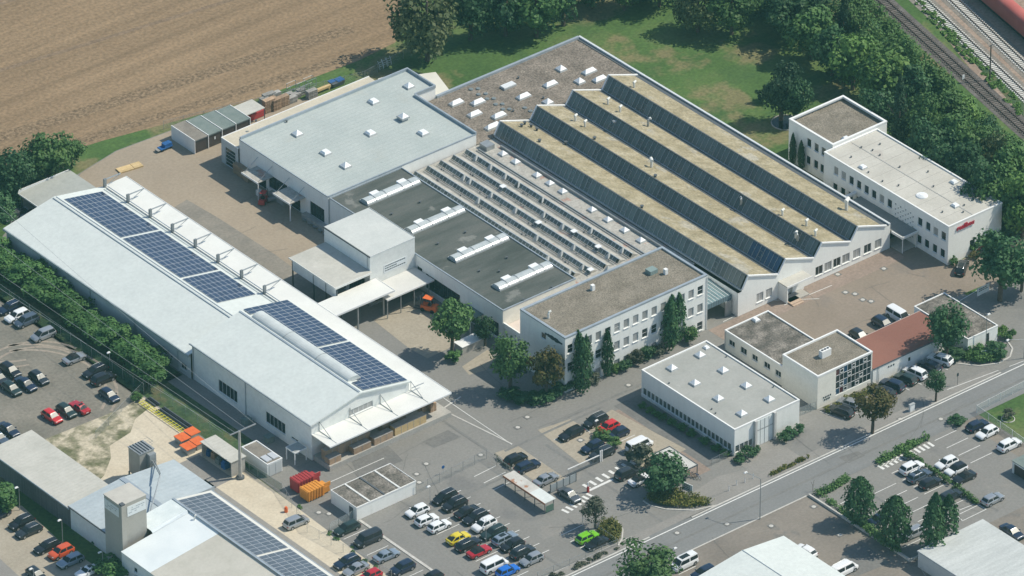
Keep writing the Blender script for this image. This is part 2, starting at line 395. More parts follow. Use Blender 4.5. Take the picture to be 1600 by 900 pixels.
def px_ops(face, plane, base, rects, w=None, h=None):
    """Openings from photo sightings: rects of top-left and bottom-right pixel on the wall plane, or centres with w, h."""
    out = []
    f = on_x if face == 'W' else on_y
    for q in rects:
        if len(q) == 2:
            c = f(q[0], q[1], plane); u = (base[1]-c.y) if face == 'W' else (c.x-base[0])
            out.append((round(u-w/2, 2), round(c.z-h/2, 2), w, h))
        else:
            a, c = f(q[0], q[1], plane), f(q[2], q[3], plane)
            u0 = (base[1]-a.y) if face == 'W' else (a.x-base[0]); u1 = (base[1]-c.y) if face == 'W' else (c.x-base[0])
            out.append((round(u0, 2), round(max(c.z, .02), 2), round(u1-u0, 2), round(a.z-max(c.z, .02), 2)))
    return out
def shell(root, x0, x1, y0, y1, h, wm=None, roofm=None, ops=None, coping=None, cw=.3, ch=.25, up=.25, faces='SWNE', z0=0.0):
    """Walls, a sunk flat roof and a coping rim."""
    ops = ops or {}
    base = {'S': (x0, y0, z0), 'W': (x0, y1, z0), 'N': (x1, y1, z0), 'E': (x1, y0, z0)}
    Ls = {'S': x1-x0, 'N': x1-x0, 'W': y1-y0, 'E': y1-y0}
    H = h-ch-z0
    for f in faces:
        wall(root, f, base[f], Ls[f], H, ops.get(f, ()), wm)
    MB().face([(x0+.02, y0+.02, h-up), (x1-.02, y0+.02, h-up), (x1-.02, y1-.02, h-up), (x0+.02, y1-.02, h-up)]).build("roof", roofm, root)
    if coping: ring(x0-.04, x1+.04, y0-.04, y1+.04, h-ch, h, cw).build("parapet", coping, root)
    return base
def sheet(name, pts, z, mm, kind="structure"):
    b = MB().face([(p[0], p[1], z) for p in pts])
    o = b.build(name, mm); o["kind"] = kind; return o
def rect(x0, x1, y0, y1): return [(x0, y0), (x1, y0), (x1, y1), (x0, y1)]
def pxp(*pts): return [tuple(at(*p)[:2]) for p in pts]

# ------------------------------------------------------------------ ground
def gz(k): return .008*k
sheet("ground", rect(-3500, 3500, -3500, 3500), 0, m_grass)
f_edge = pxp((-60, 292), (60, 252), (160, 220), (272, 190), (400, 155), (480, 125), (560, 95), (618, 66), (640, 0))
sheet("field", f_edge+[(260, 420), (-60, 900), (-900, 900), (-700, 250)], gz(1), m_field)
_fd = (_fb-_fa).normalized(); _fn = Vector((-_fd.y, _fd.x, 0))
for _o, _w in ((2.0, 1.1), (10.5, 1.5), (31, .5), (52, .5), (73, .5), (94, .45)):
    _c = _fa+_fn*_o
    sheet("furrow", [(_c-_fd*90-_fn*_w)[:2], (_c+_fd*(56+_o*.12)-_fn*_w)[:2], (_c+_fd*(56+_o*.12)+_fn*_w)[:2], (_c-_fd*90+_fn*_w)[:2]], gz(1.6), m_furrow if _w > 1 else mat("tramline", [(.185, .13, .085), (.235, .168, .11)], .3, .98, fine=.3, fscale=1.4, coord="World"))
sheet("site_ground", [(-72, -72.4), (58, -72.4), (58, 51.5), (28, 51.5), (28, 62), (2, 76.5), (-13, 78.6), (-24.8, 79.2), (-34, 77.2), (-44, 76), (-62, 66), (-69, 20), (-69, -20)], gz(1), m_asph)
sheet("yard", [(-38, 30), (-14, 12), (-12.4, 12), (-12.4, 64), (24, 64), (22, 68), (2, 76.3), (-13, 78.4), (-24.8, 79), (-34, 77), (-42, 72)], gz(2), m_yard)
sheet("yard_patch", pxp((262, 330), (292, 312), (340, 340), (430, 398), (500, 450), (500, 470), (440, 460)), gz(3), mat("grey_yard_concrete", [(.20, .185, .16), (.255, .23, .195)], .25, .93, fine=.12, fscale=2, coord="World"))
sheet("court_paving", pxp((583, 500), (640, 472), (655, 466), (672, 478), (730, 520), (700, 545), (668, 560), (640, 545)), gz(2), m_tanpad)
sheet("court_paving", pxp((722, 573), (762, 546), (772, 560), (760, 578), (733, 586)), gz(2), m_tanpad)
sheet("walkway", rect(-62.9, -59.3, -20, 15), gz(2), m_walk)
sheet("grass_strip", rect(-68.6, -62.9, -16, 14), gz(2), m_verge)
sheet("grass_bank", rect(-69.5, -59.7, 14, 70), gz(2), m_verge)
sheet("gravel_lot", [(-150, 14.4), (-96, 14.4), (-90, 12.4), (-73.5, 11.6), (-69.2, 12.5), (-68.6, 58), (-70, 90), (-150, 90)], gz(2), m_gravel)
sheet("sand_lot", [(-93, 14), (-90, 12.6), (-73.4, 11.8), (-68.9, 12.6), (-69.2, -20), (-70.4, -55), (-71, -80), (-84, -80), (-82.5, -12), (-93, -12)], gz(3), m_sand)
sheet("weedy_strip", [(-94, 14.6), (-90, 12.9), (-73.4, 12.2), (-69, 13), (-69.8, 9.6), (-74, 8.2), (-77, 5.5), (-82, 4.5), (-84, 1.5), (-88, -2), (-92.7, -4)], gz(4), m_weedy)
sheet("gravel_lane", rect(-79.6, -76.0, -80, -13.5), gz(4), m_walk)
sheet("concrete_pad", [(-79.4, -7.0), (-72.3, -7.0), (-72.3, -16.2), (-78.6, -16.6)], gz(4), m_walk)
BLX = [tuple(at(*p)[:2]) for p in ((-60, 850), (-20, 800), (34, 790), (100, 852), (190, 912), (160, 1000), (-80, 1000))]
sheet("staff_lot", BLX, gz(2), m_tanpad)
sheet("staff_lot_lane", pxp((-60, 860), (0, 873), (40, 910), (60, 950), (-80, 960)), gz(3), m_walk)
sheet("front_lot", rect(-64, -25.5, -72.2, -38.9), gz(2), m_asph)
sheet("tan_bays", pxp((773, 708), (808, 696), (884, 748), (846, 760)), gz(4), m_tanpad)
sheet("tan_bays", pxp((840, 672), (891, 655), (912, 668), (956, 640), (1072, 702), (1008, 737), (960, 690), (945, 712), (905, 724)), gz(4), m_tanpad)
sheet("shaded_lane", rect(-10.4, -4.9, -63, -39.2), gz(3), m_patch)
sheet("shaded_lane", rect(-14.2, -10.4, -64, -40.5), gz(3), m_redpave)
sheet("front_yard", [(17, -50), (46, -50), (53, -50), (62, -50.5), (62, -31.4), (23, -31.4), (17, -32)], gz(2), m_warm)
sheet("front_yard_strip", rect(17, 58.1, -35.4, -31.4), gz(3), m_redpave)
sheet("side_yard", [(62, -52), (62, -42), (80, -42), (84, -52)], gz(2), m_warm)
sheet("road", rect(-160, 260, -79.75, -72.25), gz(3), m_road)
sheet("footpath", rect(-160, 45, -72.25, -70.5), gz(4), m_walk)
sheet("south_paving", rect(-160, 34.5, -150, -79.7), gz(2), mat("grey_brown_asphalt", [(.19, .168, .145), (.24, .212, .182)], .1, .93, fine=.12, fscale=2, coord="World", patch=[((.155, .15, .142), .12, .58, .7)]))
sheet("south_lot", rect(-2.9, 31, -104.5, -79.8), gz(3), m_asph)
sheet("gate_apron", [(27.5, -70.6), (27.5, -61.4), (44, -64), (54, -50), (62, -52), (90, -52), (140, -60), (140, -72.3), (45, -72.3)], gz(3), m_asph)
sheet("entrance_apron", pxp((900, 735), (1010, 735), (1030, 770), (1010, 790), (1080, 800), (1120, 790), (1010, 838), (960, 855), (985, 815), (920, 770)), gz(3), m_asph)
for poly, k in ((pxp((1135, 715), (1180, 740), (1200, 750), (1260, 720), (1230, 700), (1190, 690)), 3), (pxp((1010, 805), (1120, 772), (1200, 745), (1180, 730), (1120, 745), (1085, 768)), 2)):
    sheet("driveway", poly, gz(k), m_walk)
for poly in (pxp((1310, 715), (1340, 705), (1352, 712), (1326, 724)), pxp((660, 690), (700, 672), (720, 683), (678, 700)), pxp((1320, 862), (1350, 850), (1390, 880), (1340, 900), (1300, 895)), pxp((540, 700), (600, 690), (630, 720), (560, 745))):
    sheet("asphalt_repair", poly, gz(4), m_patch)
def seams(name, lines, w, mm, k):
    b = MB()
    for pts in lines:
        for a, c in zip(pts[:-1], pts[1:]):
            a, c = Vector((*a, 0)), Vector((*c, 0)); t = (c-a).normalized(); nn = Vector((-t.y, t.x, 0))*w/2
            b.face([(*(a-nn)[:2], gz(k)), (*(c-nn)[:2], gz(k)), (*(c+nn)[:2], gz(k)), (*(a+nn)[:2], gz(k))])
    o = b.build(name, mm); o["kind"] = "structure"
def wander(x, y, ang, L, rr, st=1.6):
    pts = [(x, y)]
    while L > 0: ang += rr.gauss(0, .09); x += math.cos(ang)*st; y += math.sin(ang)*st; pts.append((x, y)); L -= st
    return pts
_rr = random.Random(21); _ln = []
for (x0, x1, y0, y1, n) in ((-62, -27, -70, -40, 9), (-30, 14, -38, -20, 5), (-58, -31, -37, -27, 4), (-40, -14, 24, 62, 4), (18, 60, -48, -33, 5), (0, 30, -102, -82, 7), (-60, -5, -104, -82, 5), (-150, 120, -79, -74, 16), (-40, -28, -18, 5, 3)):
    for _ in range(n): _ln.append(wander(_rr.uniform(x0, x1), _rr.uniform(y0, y1), _rr.choice((0, math.pi/2, _rr.uniform(0, 3)))+_rr.gauss(0, .1), _rr.uniform(3, 11), _rr))
seams("tar_seam", _ln, .055, mat("tar_seam", [(.125, .123, .12)], 1, .85), 5)
seams("trench_repair", [[(-58, -44), (-30, -44)], [(-47.4, -41), (-47.4, -70)], [(-26.5, -70.5), (-26.5, -41)], [(-160, -76.4), (120, -76.4)], [(-22, -37), (14, -37)], [(5, -84), (5, -103)], [(17.5, -84), (17.5, -103)], [(-35, -24), (-35, -36)], [(-33, -38.2), (-12, -38.2)]], .5, mat("trench_asphalt", [(.17, .168, .162), (.205, .20, .19)], .5, .93, fine=.12, fscale=2.2, coord='World'), 4.5)
_tr = []
for c, r_, a0, a1 in (((-78, 30), 8, .2, 2.4), ((-78, 30), 9.7, .2, 2.4), ((-84, 26), 14, -1.0, 1.1), ((-84, 26), 15.7, -1.0, 1.1), ((-74, 44), 10, 2.2, 4.4), ((-74, 44), 11.7, 2.2, 4.4)):
    _tr.append([(c[0]+r_*math.cos(a0+(a1-a0)*i/14), c[1]+r_*math.sin(a0+(a1-a0)*i/14)) for i in range(15)])
seams("wheel_track", _tr, .5, mat("pale_wheel_track", [(.29, .245, .2), (.34, .295, .24)], .4, .97, fine=.15, fscale=2, coord='World'), 3)
# kerbs: real steps
def kerb(pts, w=.16, h=.12):
    b = MB()
    for (a, c) in zip(pts[:-1], pts[1:]):
        a, c = Vector((*a[:2], 0)), Vector((*c[:2], 0)); t = (c-a).normalized(); nn = Vector((-t.y, t.x, 0))*w/2
        b.prism([(a-nn)[:2], (c-nn)[:2], (c+nn)[:2], (a+nn)[:2]], 0, h)
    o = b.build("kerb", m_kerb); o["kind"] = "structure"; return o
kerb([(-160, -72.6), (-31, -72.6)], .3, .10); kerb([(-22, -72.6), (46, -72.6)], .3, .10); kerb([(-160, -79.75), (-3.5, -79.75)], .25, .08)
kerb([(-160, -70.55), (-33, -70.55)], .1, .06)
kerb([(-64, -38.9), (-64, -72)], .5, .10)
kerb(pxp((720, 620), (690, 640), (800, 694)), .25, .05)
kerb(pxp((1005, 783), (1015, 790), (1040, 796), (1085, 798), (1120, 790)), .25, .12)
kerb(pxp((948, 813), (966, 816), (973, 828), (972, 842), (966, 853)), .25, .12)
kerb(pxp((1494, 568), (1530, 572), (1560, 568), (1578, 558), (1582, 545), (1572, 530)), .25, .12)
kerb([(-3.2, -80.0), (-3.2, -104.6)], .3, .45); kerb([(-3.2, -104.6), (3.5, -104.6)], .3, .45)
# painted marks
def strips(segs, w=.13, z=gz(5.5), name="road_markings"):
    b = MB()
    for a, c in segs:
        a, c = Vector((*a[:2], 0)), Vector((*c[:2], 0)); t = (c-a).normalized(); nn = Vector((-t.y, t.x, 0))*w/2
        b.face([(*(a-nn)[:2], z), (*(c-nn)[:2], z), (*(c+nn)[:2], z), (*(a+nn)[:2], z)])
    o = b.build(name, paint_line); o["kind"] = "structure"; return o
segs = []
def pseg(*q): segs.append((at(q[0], q[1]), at(q[2], q[3])))
c4 = lambda ox, oy, x, y: (ox+x/4, oy+y/4)
# main lot, west row of bays (between the two car rows) and the others
for k in range(9):
    y = -47.6-2.5*k
    segs.append(((-57.0, y), (-52.2, y)))
for k in range(10):
    y = -42.6-2.5*k
    segs.append(((-50.6, y), (-45.8, y)))
for k in range(8):
    y = -41.6-3.0*k
    segs.append(((-69.4, y), (-65.0, y)))
for q in ((741, 745, 775, 728), (756, 755, 790, 738), (771, 766, 805, 749), (876, 837, 911, 820), (891, 847, 925, 830), (906, 857, 940, 840)): pseg(*q)
for q in ((865, 688, 880, 680), (912, 668, 922, 676), (965, 692, 992, 680), (970, 706, 980, 702)): pseg(*q)
for q in ((1281, 643, 1318, 657), (1335, 645, 1342, 648), (1392, 616, 1398, 619), (1413, 606, 1421, 610), (1430, 597, 1440, 601), (1467, 573, 1481, 578)): pseg(*q)
for k in range(8):
    y = -81.0-2.65*k
    if k > 1: segs.append(((5.4, y), (10.2, y)))
    segs.append(((11.6, y), (16.4, y)))
for k in range(7):
    y = -85.0-2.65*k
    segs.append(((-1.6, y), (3.2, y)))
for k in range(4):
    y = -80.9-2.9*k
    segs.append(((23.6, y), (28.4, y)))
pseg(1490, 801, 1525, 787); pseg(1525, 787, 1541, 796); pseg(1541, 796, 1504, 814); pseg(1504, 814, 1490, 801)
pseg(1480, 609, 1560, 579); pseg(1577, 573, 1600, 564); pseg(1060, 898, 1087, 885)
pseg(690, 620, 800, 695); pseg(510, 756, 600, 716)
pseg(920, 767, 957, 749); pseg(1190, 420+50, 1280, 467); pseg(1130, 503, 1180, 478); pseg(1225, 477, 1300, 446); pseg(1500, 470, 1527, 454)
strips(segs)
strips([(at(920, 767), at(957, 749.5))], .5, gz(6))
strips([((-160, -73.15), (120, -73.15))], .22, gz(5))
def zebra(p, q, n, w, l):
    a, b_ = at(*p), at(*q); t = (b_-a); L = t.length; t = t.normalized(); nn = Vector((-t.y, t.x, 0))
    s_ = []
    for i in range(n):
        c = a+t*(L*(i+.5)/n); s_.append((c-nn*l/2, c+nn*l/2))
    strips(s_, w)
zebra((911, 763), (992, 720), 8, .55, 1.6)
zebra((880, 801), (925, 772), 7, .5, 1.5)
zebra((1373, 732), (1458, 693), 12, .5, 1.5)
# railway
def rail_bed(a, b_, w, mm, name, k):
    a, b_ = at(*a), at(*b_); t = (b_-a).normalized(); nn = Vector((-t.y, t.x, 0))
    a2, b2 = a-t*150, b_+t*150
    return a2, b2, t, nn, sheet(name, [(a2-nn*w)[:2], (b2-nn*w)[:2], (b2+nn*w)[:2], (a2+nn*w)[:2]], gz(k), mm)
sheet("trackside", pxp((1385, -60), (1700, -60), (1700, 330), (1600, 215)), gz(1), m_rustsoil)
tie_me = {}
for i, (p, q, bed, tiem, k) in enumerate((((1377, 0), (1600, 202), m_ballast, palletgrey, 2), ((1440, 0), (1600, 150), m_ballast2, concrete, 2), ((1490, 0), (1600, 104), m_ballast2, concrete, 3))):
    a, b_, t, nn, bedo = rail_bed(p, q, 2.1, bed, "track_bed", k)
    tr = empty("railway_track", a+(b_-a)*.5, ["dark old railway track nearest the green tree belt", "middle railway track on pale ballast with white sleepers", "far railway track beside the red train"][i], "railway track", "railway tracks")
    ang = math.atan2(t.y, t.x)
    rm = MB()
    L = (b_-a).length
    for s_ in (-.75, .75): rm.box(-L/2, L/2, s_-.06, s_+.06, gz(k)+.12, gz(k)+.27)
    put("rail", rm.mesh("rail", mat("rail_steel", [(.08, .06, .05)], 1, .6)), tr, (0, 0, 0), local=True)
    tr.rotation_euler = (0, 0, ang)
    me = MB().box(-.14, .14, -1.25, 1.25, gz(k)-.02, gz(k)+.13).mesh("sleeper", mat("concrete_sleeper", [(.56, .55, .51), (.64, .63, .59)], 2, .9, rand=.1) if i else mat("sleeper_wood", [(.10, .085, .075), (.17, .15, .135)], 2, .9, rand=.3))
    vis0, vis1 = (at(*p)-a).dot(t), (at(*q)-a).dot(t)
    nvis = 0
    d = vis0-4
    while d < vis1+4 and nvis < 140:
        put("sleeper", me, tr, (d-L/2, 0, 0), local=True); d += .62; nvis += 1
sheet("rail_verge", [tuple(v) for v in pxp((1405, -30), (1425, -30), (1600, 160), (1600, 183))], gz(3.5), m_verge)

# ------------------------------------------------------------------ roof fittings (parts of their buildings)
def _sky(kind):
    b, c = MB(), MB()
    if kind == 'pyramid':
        b.frustum(-.72, .72, -.72, .72, .32, -.03, .03, -.03, .03, 1.0); c.frustum(-.85, .85, -.85, .85, 0, -.76, .76, -.76, .76, .32)
    elif kind == 'tall':
        b.frustum(-.72, .72, -.72, .72, .75, -.03, .03, -.03, .03, 1.45); c.box(-.62, .62, -.62, .62, 0, .45); c.box(-.85, .85, -.85, .85, .45, .75)
    elif kind == 'dome':
        b.frustum(-.75, .75, -.75, .75, .3, -.5, .5, -.5, .5, .62); c.frustum(-.9, .9, -.9, .9, 0, -.78, .78, -.78, .78, .3)
    elif kind == 'long':
        b.frustum(-1.45, 1.45, -.62, .62, .35, -.95, .95, -.05, .05, .95); c.frustum(-1.6, 1.6, -.76, .76, 0, -1.5, 1.5, -.67, .67, .35)
    elif kind == 'slat':
        for i in range(5): b.box(-1.3, 1.3, -.6+i*.25, -.42+i*.25, .35, .47)
        c.box(-1.4, 1.4, -.7, .7, 0, .33)
    return b.mesh("skylight", white_plastic), c.mesh("curb", curb_grey)
SKYM = {k: _sky(k) for k in ('pyramid', 'tall', 'dome', 'long', 'slat')}
def skylight(root, p, kind='pyramid', rz=0.0, sc=1.0):
    o = put("skylight", SKYM[kind][0], root, p, rz, sc); put("curb", SKYM[kind][1], o, (0, 0, 0), local=True); return o
_v = MB(); _v.tube([(0, 0, 0), (0, 0, .55), (.1, 0, .75), (.35, 0, .82)], .13, 7); VENT = _v.mesh("roof_vent", canopy_white, 40)
_v = MB().disc((0, 0, 0), .14, 8, .28).disc((0, 0, .28), .22, 8, .07); STUB = _v.mesh("roof_vent", steel_dark)
_v = MB().disc((0, 0, 0), .42, 12, .12).disc((0, 0, .12), .36, 12, .06); CAPV = _v.mesh("vent_cap", mat("vent_cap_grey", [(.16, .19, .20), (.21, .24, .25)], 2, .6))
_v = MB(); _v.tube([(0, 0, 0), (0, 0, 1.5), (.06, 0, 2.0), (.4, 0, 2.35), (.9, 0, 2.3), (1.15, 0, 2.0)], .34, 10); BIGDUCT = _v.mesh("exhaust_duct", galv, 40)
_v = MB(); _v.tube([(0, 0, 0), (0, 0, 1.0)], .18, 8).tube([(-.28, 0, 1.1), (.5, 0, 1.1)], .22, 8); TVENT = _v.mesh("roof_vent", canopy_white, 40)
def vents(root, pts, z, me=None, rz=0.0):
    for p in pts: put((me or VENT).name.split('.')[0], me or VENT, root, at(p[0], p[1], z), rz)
def c6(ox, oy, *qs, s=6.667): return [(ox+x/s, oy+y/s) for x, y in qs]
def flatquad(b, x0, x1, y0, y1, z00, z10, mi=0):
    b.face([(x0, y0, z00), (x1, y0, z10), (x1, y1, z10), (x0, y1, z00)], mi)
def solar(root, origin, du, dv, nu, nv, w, h, skip=None, cell=None, name="solar_panel"):
    """nu x nv modules laid along du, dv (unit vectors in the roof plane) from origin."""
    du, dv = Vector(du).normalized(), Vector(dv).normalized()
    if du.cross(dv).z < 0: du, dv, nu, nv, w, h = dv, du, nv, nu, h, w; sk0 = skip; skip = (lambda i, j: sk0(j, i)) if sk0 else None
    key = ("pv", w, h, (cell or pv_cell).name)
    if key not in _wc:
        b = MB(); b.box(0, w, 0, h, 0, .035, 0); e = .02
        b.face([(e*1.5, e*1.5, .037), (w-e*1.5, e*1.5, .037), (w-e*1.5, h-e*1.5, .037), (e*1.5, h-e*1.5, .037)], 1)
        _wc[key] = b.mesh("solar_panel", [pv_frame, cell or pv_cell])
    nn = du.cross(dv)
    M3 = Matrix((du, dv, nn)).transposed()
    eul = M3.to_euler()
    for j in range(nv):
        for i in range(nu):
            if skip and skip(i, j): continue
            o = put(name, _wc[key], root, Vector(origin)+du*(i*(w+.025))+dv*(j*(h+.025)))
            o.rotation_euler = eul

# ------------------------------------------------------------------ the white solar warehouse
def warehouse():
    r = empty("warehouse", (-49, 22, 0), "long white gabled warehouse with solar panels and wide flat canopies", "warehouse")
    # front, taller half
    x0, x1, xm, y0, y1, e, k = -59.1, -38.6, -49.0, -20.2, 12.0, 7.15, 9.2
    ops = px_ops('W', x0, (x0, y1), [(341, 592, 371, 631), (415, 642, 446, 680), (455, 681, 466, 692)])
    # fall-back regular openings from the sightings
    wall(r, 'W', (x0, y1, 0), y1-y0, e, ops, wh_wall)
    for i, o in enumerate(ops): window(r, 'W', (x0, y1, 0), o, 5 if i < 2 else 2, 1 if i else 1, frame_white, glass_dark)
    gops = px_ops('S', y0, (x0, y0), [(545, 641, 582, 634.5)])
    g = on_y(545.5, 640, y0); g2 = on_y(582, 625, y0)
    gw = (round(g.x-x0, 2), 5.35, 5.0, 1.15)
    wall(r, 'S', (x0, y0, 0), x1-x0, e, [gw], wh_wall, top=(xm-x0, k))
    window(r, 'S', (x0, y0, 0), gw, 5, 1, frame_white, blind)
    wall(r, 'N', (x1, y1, 0), x1-x0, e, (), wh_wall, top=(x1-xm, k)); wall(r, 'E', (x1, y0, 0), y1-y0, e, (), wh_wall)
    b = MB(); ov = .35
    sl_ = (k-e)/(xm-x0)
    b.face([(x0-ov, y0-ov, e-ov*sl_+.05), (xm, y0-ov, k+.05), (xm, y1, k+.05), (x0-ov, y1, e-ov*sl_+.05)])
    b.face([(xm, y0-ov, k+.05), (x1+.05, y0-ov, e+.05), (x1+.05, y1, e+.05), (xm, y1, k+.05)])
    b.face([(x0-ov, y0-ov, e-ov*sl_-.15), (x0-ov, y0-ov, e-ov*sl_+.05), (x0-ov, y1, e-ov*sl_+.05), (x0-ov, y1, e-ov*sl_-.15)])
    b.face([(x0-ov, y0-ov, e-ov*sl_-.2), (xm, y0-ov, k-.2), (xm, y0-ov, k+.05), (x0-ov, y0-ov, e-ov*sl_+.05)])
    b.face([(xm, y0-ov, k-.2), (x1+.05, y0-ov, e-.2), (x1+.05, y0-ov, e+.05), (xm, y0-ov, k+.05)])
    b.build("roof", white_roof, r)
    MB().box(x0-ov-.14, x0-ov, y0-ov, y1+.2, e-ov*sl_-.18, e-ov*sl_+.02).build("gutter", zinc, r)
    for yy in (11.6, -2.6): MB().tube([(x0-.1, yy, e-.2), (x0-.1, yy, 0)], .08).build("downpipe", zinc, r)
    MB().box(xm-.18, xm+.18, y0, y1, k+.06, k+.12).build("ridge_cap", zinc, r)
    # rear, lower half
    X0, X1, E_, K, Y0, Y1 = -59.4, -38.4, 4.95, 7.0, 12.0, 64.0
    ops2 = px_ops('W', X0, (X0, Y1), [(282.5, 565, 291.5, 580), (265.5, 554.5, 270, 561), (255.5, 549, 260, 554)])
    wall(r, 'W', (X0, Y1, 0), Y1-Y0, E_, ops2, grey_wall)
    for o in ops2: window(r, 'W', (X0, Y1, 0), o, 2 if o[2] > 1.2 else 1, 1)
    wall(r, 'N', (X1, Y1, 0), X1-X0, E_, (), wh_wall, top=(X1-xm, K)); wall(r, 'E', (X1, Y0, 0), Y1-Y0, E_, (), grey_wall)
    s2 = (K-E_)/(xm-X0)
    b = MB()
    b.face([(X0-.4, Y0, E_-.4*s2+.05), (xm, Y0, K+.05), (xm, Y1+.3, K+.05), (X0-.4, Y1+.3, E_-.4*s2+.05)])
    b.face([(xm, Y0, K+.05), (X1, Y0, E_+.05), (X1, Y1+.3, E_+.05), (xm, Y1+.3, K+.05)])
    b.face([(X0-.4, Y0, E_-.4*s2-.4), (X0-.4, Y0, E_-.4*s2+.05), (X0-.4, Y1+.3, E_-.4*s2+.05), (X0-.4, Y1+.3, E_-.4*s2-.4)])
    b.build("roof", white_roof, r)
    MB().box(X0-.55, X0-.4, Y0, Y1+.3, E_-.45, E_-.08).build("gutter", zinc, r)
    for yy in (54.0, 40, 27.5, 15.5): MB().tube([(X0-.1, yy, E_-.3), (X0-.1, yy, 0)], .08).build("downpipe", zinc, r)
    b = MB()
    for xx in (xm-.35, xm+.3): b.box(xx-.07, xx+.07, Y0, Y1, K+.0, K+.1)
    b.build("ridge_cap", zinc, r)
    # canopies: flat white sheets with edge beams
    cx1, cz = -33.6, 5.0
    b = MB(); b.box(X1+.02, cx1, y0-4.8, Y1+.3, cz, cz+.16); b.build("side_canopy", canopy_white, r)
    b = MB(); b.box(x0, X1, y0-4.8, y0-.02, cz-.02, cz+.14)
    b.build("front_canopy", canopy_white, r)
    b = MB(); b.box(cx1, cx1+.1, y0-4.8, Y1+.3, cz-.05, cz+.22); b.box(x0-.02, cx1, y0-4.95, y0-4.8, cz-.06, cz+.2)
    b.build("canopy_edge", frame_white, r)
    for i in range(4):
        yy = y0-4.7; xx = x0+1.6+i*6.4
        if xx > X1+1: continue
        b = MB(); b.tube([(xx, y0-.05, 7.0), (xx, y0-3.3, cz+.2)], .06, 5); b.tube([(xx, y0-3.3, cz+.22), (xx-.0, y0-.05, cz+.25)], .05, 5); b.tube([(xx, y0-.08, cz+.2), (xx, y0-.08, 7.05)], .06, 5)
        b.build("canopy_tie", galv, r)
        MB().box(xx-.06, xx+.06, y0-4.75, y0-.1, cz+.15, cz+.22).build("canopy_rib", canopy_white, r)
    # gantry posts standing in the valley, arm over the side canopy
    gp = [(164.5, 292), (201, 316), (236.5, 339), (271.5, 362), (307, 386), (343, 409.5), (380, 434), (416, 458)]
    for q in gp:
        p = at(q[0], q[1], E_+.1); yy = p.y
        b = MB(); b.box(X1-.25, X1+.25, yy-.18, yy+.18, E_, E_+1.75)
        b.build("gantry_post", mat("gantry_grey", [(.19, .21, .22), (.24, .26, .27)], 1, .5, metallic=.3), r)
        b = MB(); b.tube([(X1, yy, E_+1.6), (X1+3.4, yy, E_+1.55)], .12, 5); b.tube([(X1+3.3, yy, E_+1.5), (X1+.9, yy, E_+.5)], .05, 4)
        b.build("gantry_arm", galv, r)
    b = MB(); b.tube([(X1+.1, Y0, E_+.5), (X1+.1, Y1-.8, E_+.5)], .09, 5); b.tube([(X1-.75, Y0, E_+.3), (X1-.75, Y1-.8, E_+.3)], .05, 5)
    b.build("valley_pipe", zinc, r)
    MB().tube([(x1+.1, y0-.6, 6.0), (x1+2.6, y0-.6, 5.95)], .09, 5).build("gantry_arm", galv, r)
    # barrel rooflight on the front half
    b = MB(); n = 10; bx, br = -47.2, 1.35
    ya, yb = at(388, 499, 9.0).y, at(545, 597, 9.0).y
    def zr(x): return k-(abs(x-xm))*sl_
    for i in range(n):
        a0, a1 = math.pi*i/n, math.pi*(i+1)/n
        q = lambda a, y: (bx+br*math.cos(a), y, zr(bx)+.15+.75*math.sin(a))
        b.face([q(a0, ya), q(a0, yb), q(a1, yb), q(a1, ya)])
    for yy in (ya, yb): b.face([(bx+br*math.cos(math.pi*i/n), yy, zr(bx)+.15+.75*math.sin(math.pi*i/n)) for i in range(n+1)])
    bo = b.build("barrel_rooflight", barrel, r, smooth=60)
    MB().box(bx-br-.12, bx+br+.05, yb-.1, ya+.1, zr(bx)-.45, zr(bx)+.2).build("curb", curb_grey, r)
    b = MB()
    for f in (.333, .666):
        yy = ya+(yb-ya)*f
        b.tube([(bx+(br+.03)*math.cos(math.pi*i/8), yy, zr(bx)+.15+.78*math.sin(math.pi*i/8)) for i in range(9)], .05, 4)
    b.build("glazing_bar", galv, r)
    # modules: rear slope, portrait, 8 across
    dn = (1, 0, -s2)
    for j0, (pa, nv) in enumerate((((92, 307.5), 10), ((184, 370), 10), ((277, 434), 6))):
        ya_ = at(pa[0]+58, pa[1]-19, 6.2).y if j0 == 0 else None
    ys = [62.6, 62.6-16.75, 62.6-33.5]
    for y_s, nv in zip(ys, (10, 10, 6)):
        solar(r, (xm+1.0, y_s, K-1.0*s2+.14), dn, (0, -1, 0), 8, nv, 1.0, 1.60)
    # front slope, landscape, six across, starting clear of the barrel
    dn = (1, 0, -sl_)
    yA = at(450, 467.5, 7.4).y; yB = at(533, 531, 7.4).y
    for y_s, nv in ((yA, 16), (yA-16.9, 15)):
        solar(r, (x1-9.55, y_s, e+9.55*sl_+.14), dn, (0, -1, 0), 6, nv, 1.56, 1.0, skip=lambda i, j, ys=y_s: i == 0 and (ya+.3 > ys-1.03*j > yb-.2) or i == 0 and ys-1.03*(j+1) < ya < ys-1.03*j+.6)
    # loading plinth under the front canopy
    MB().box(x0+.3, X1+5.2, y0-4.4, y0-.02, .02, .95).build("loading_plinth", concrete, r)
warehouse()

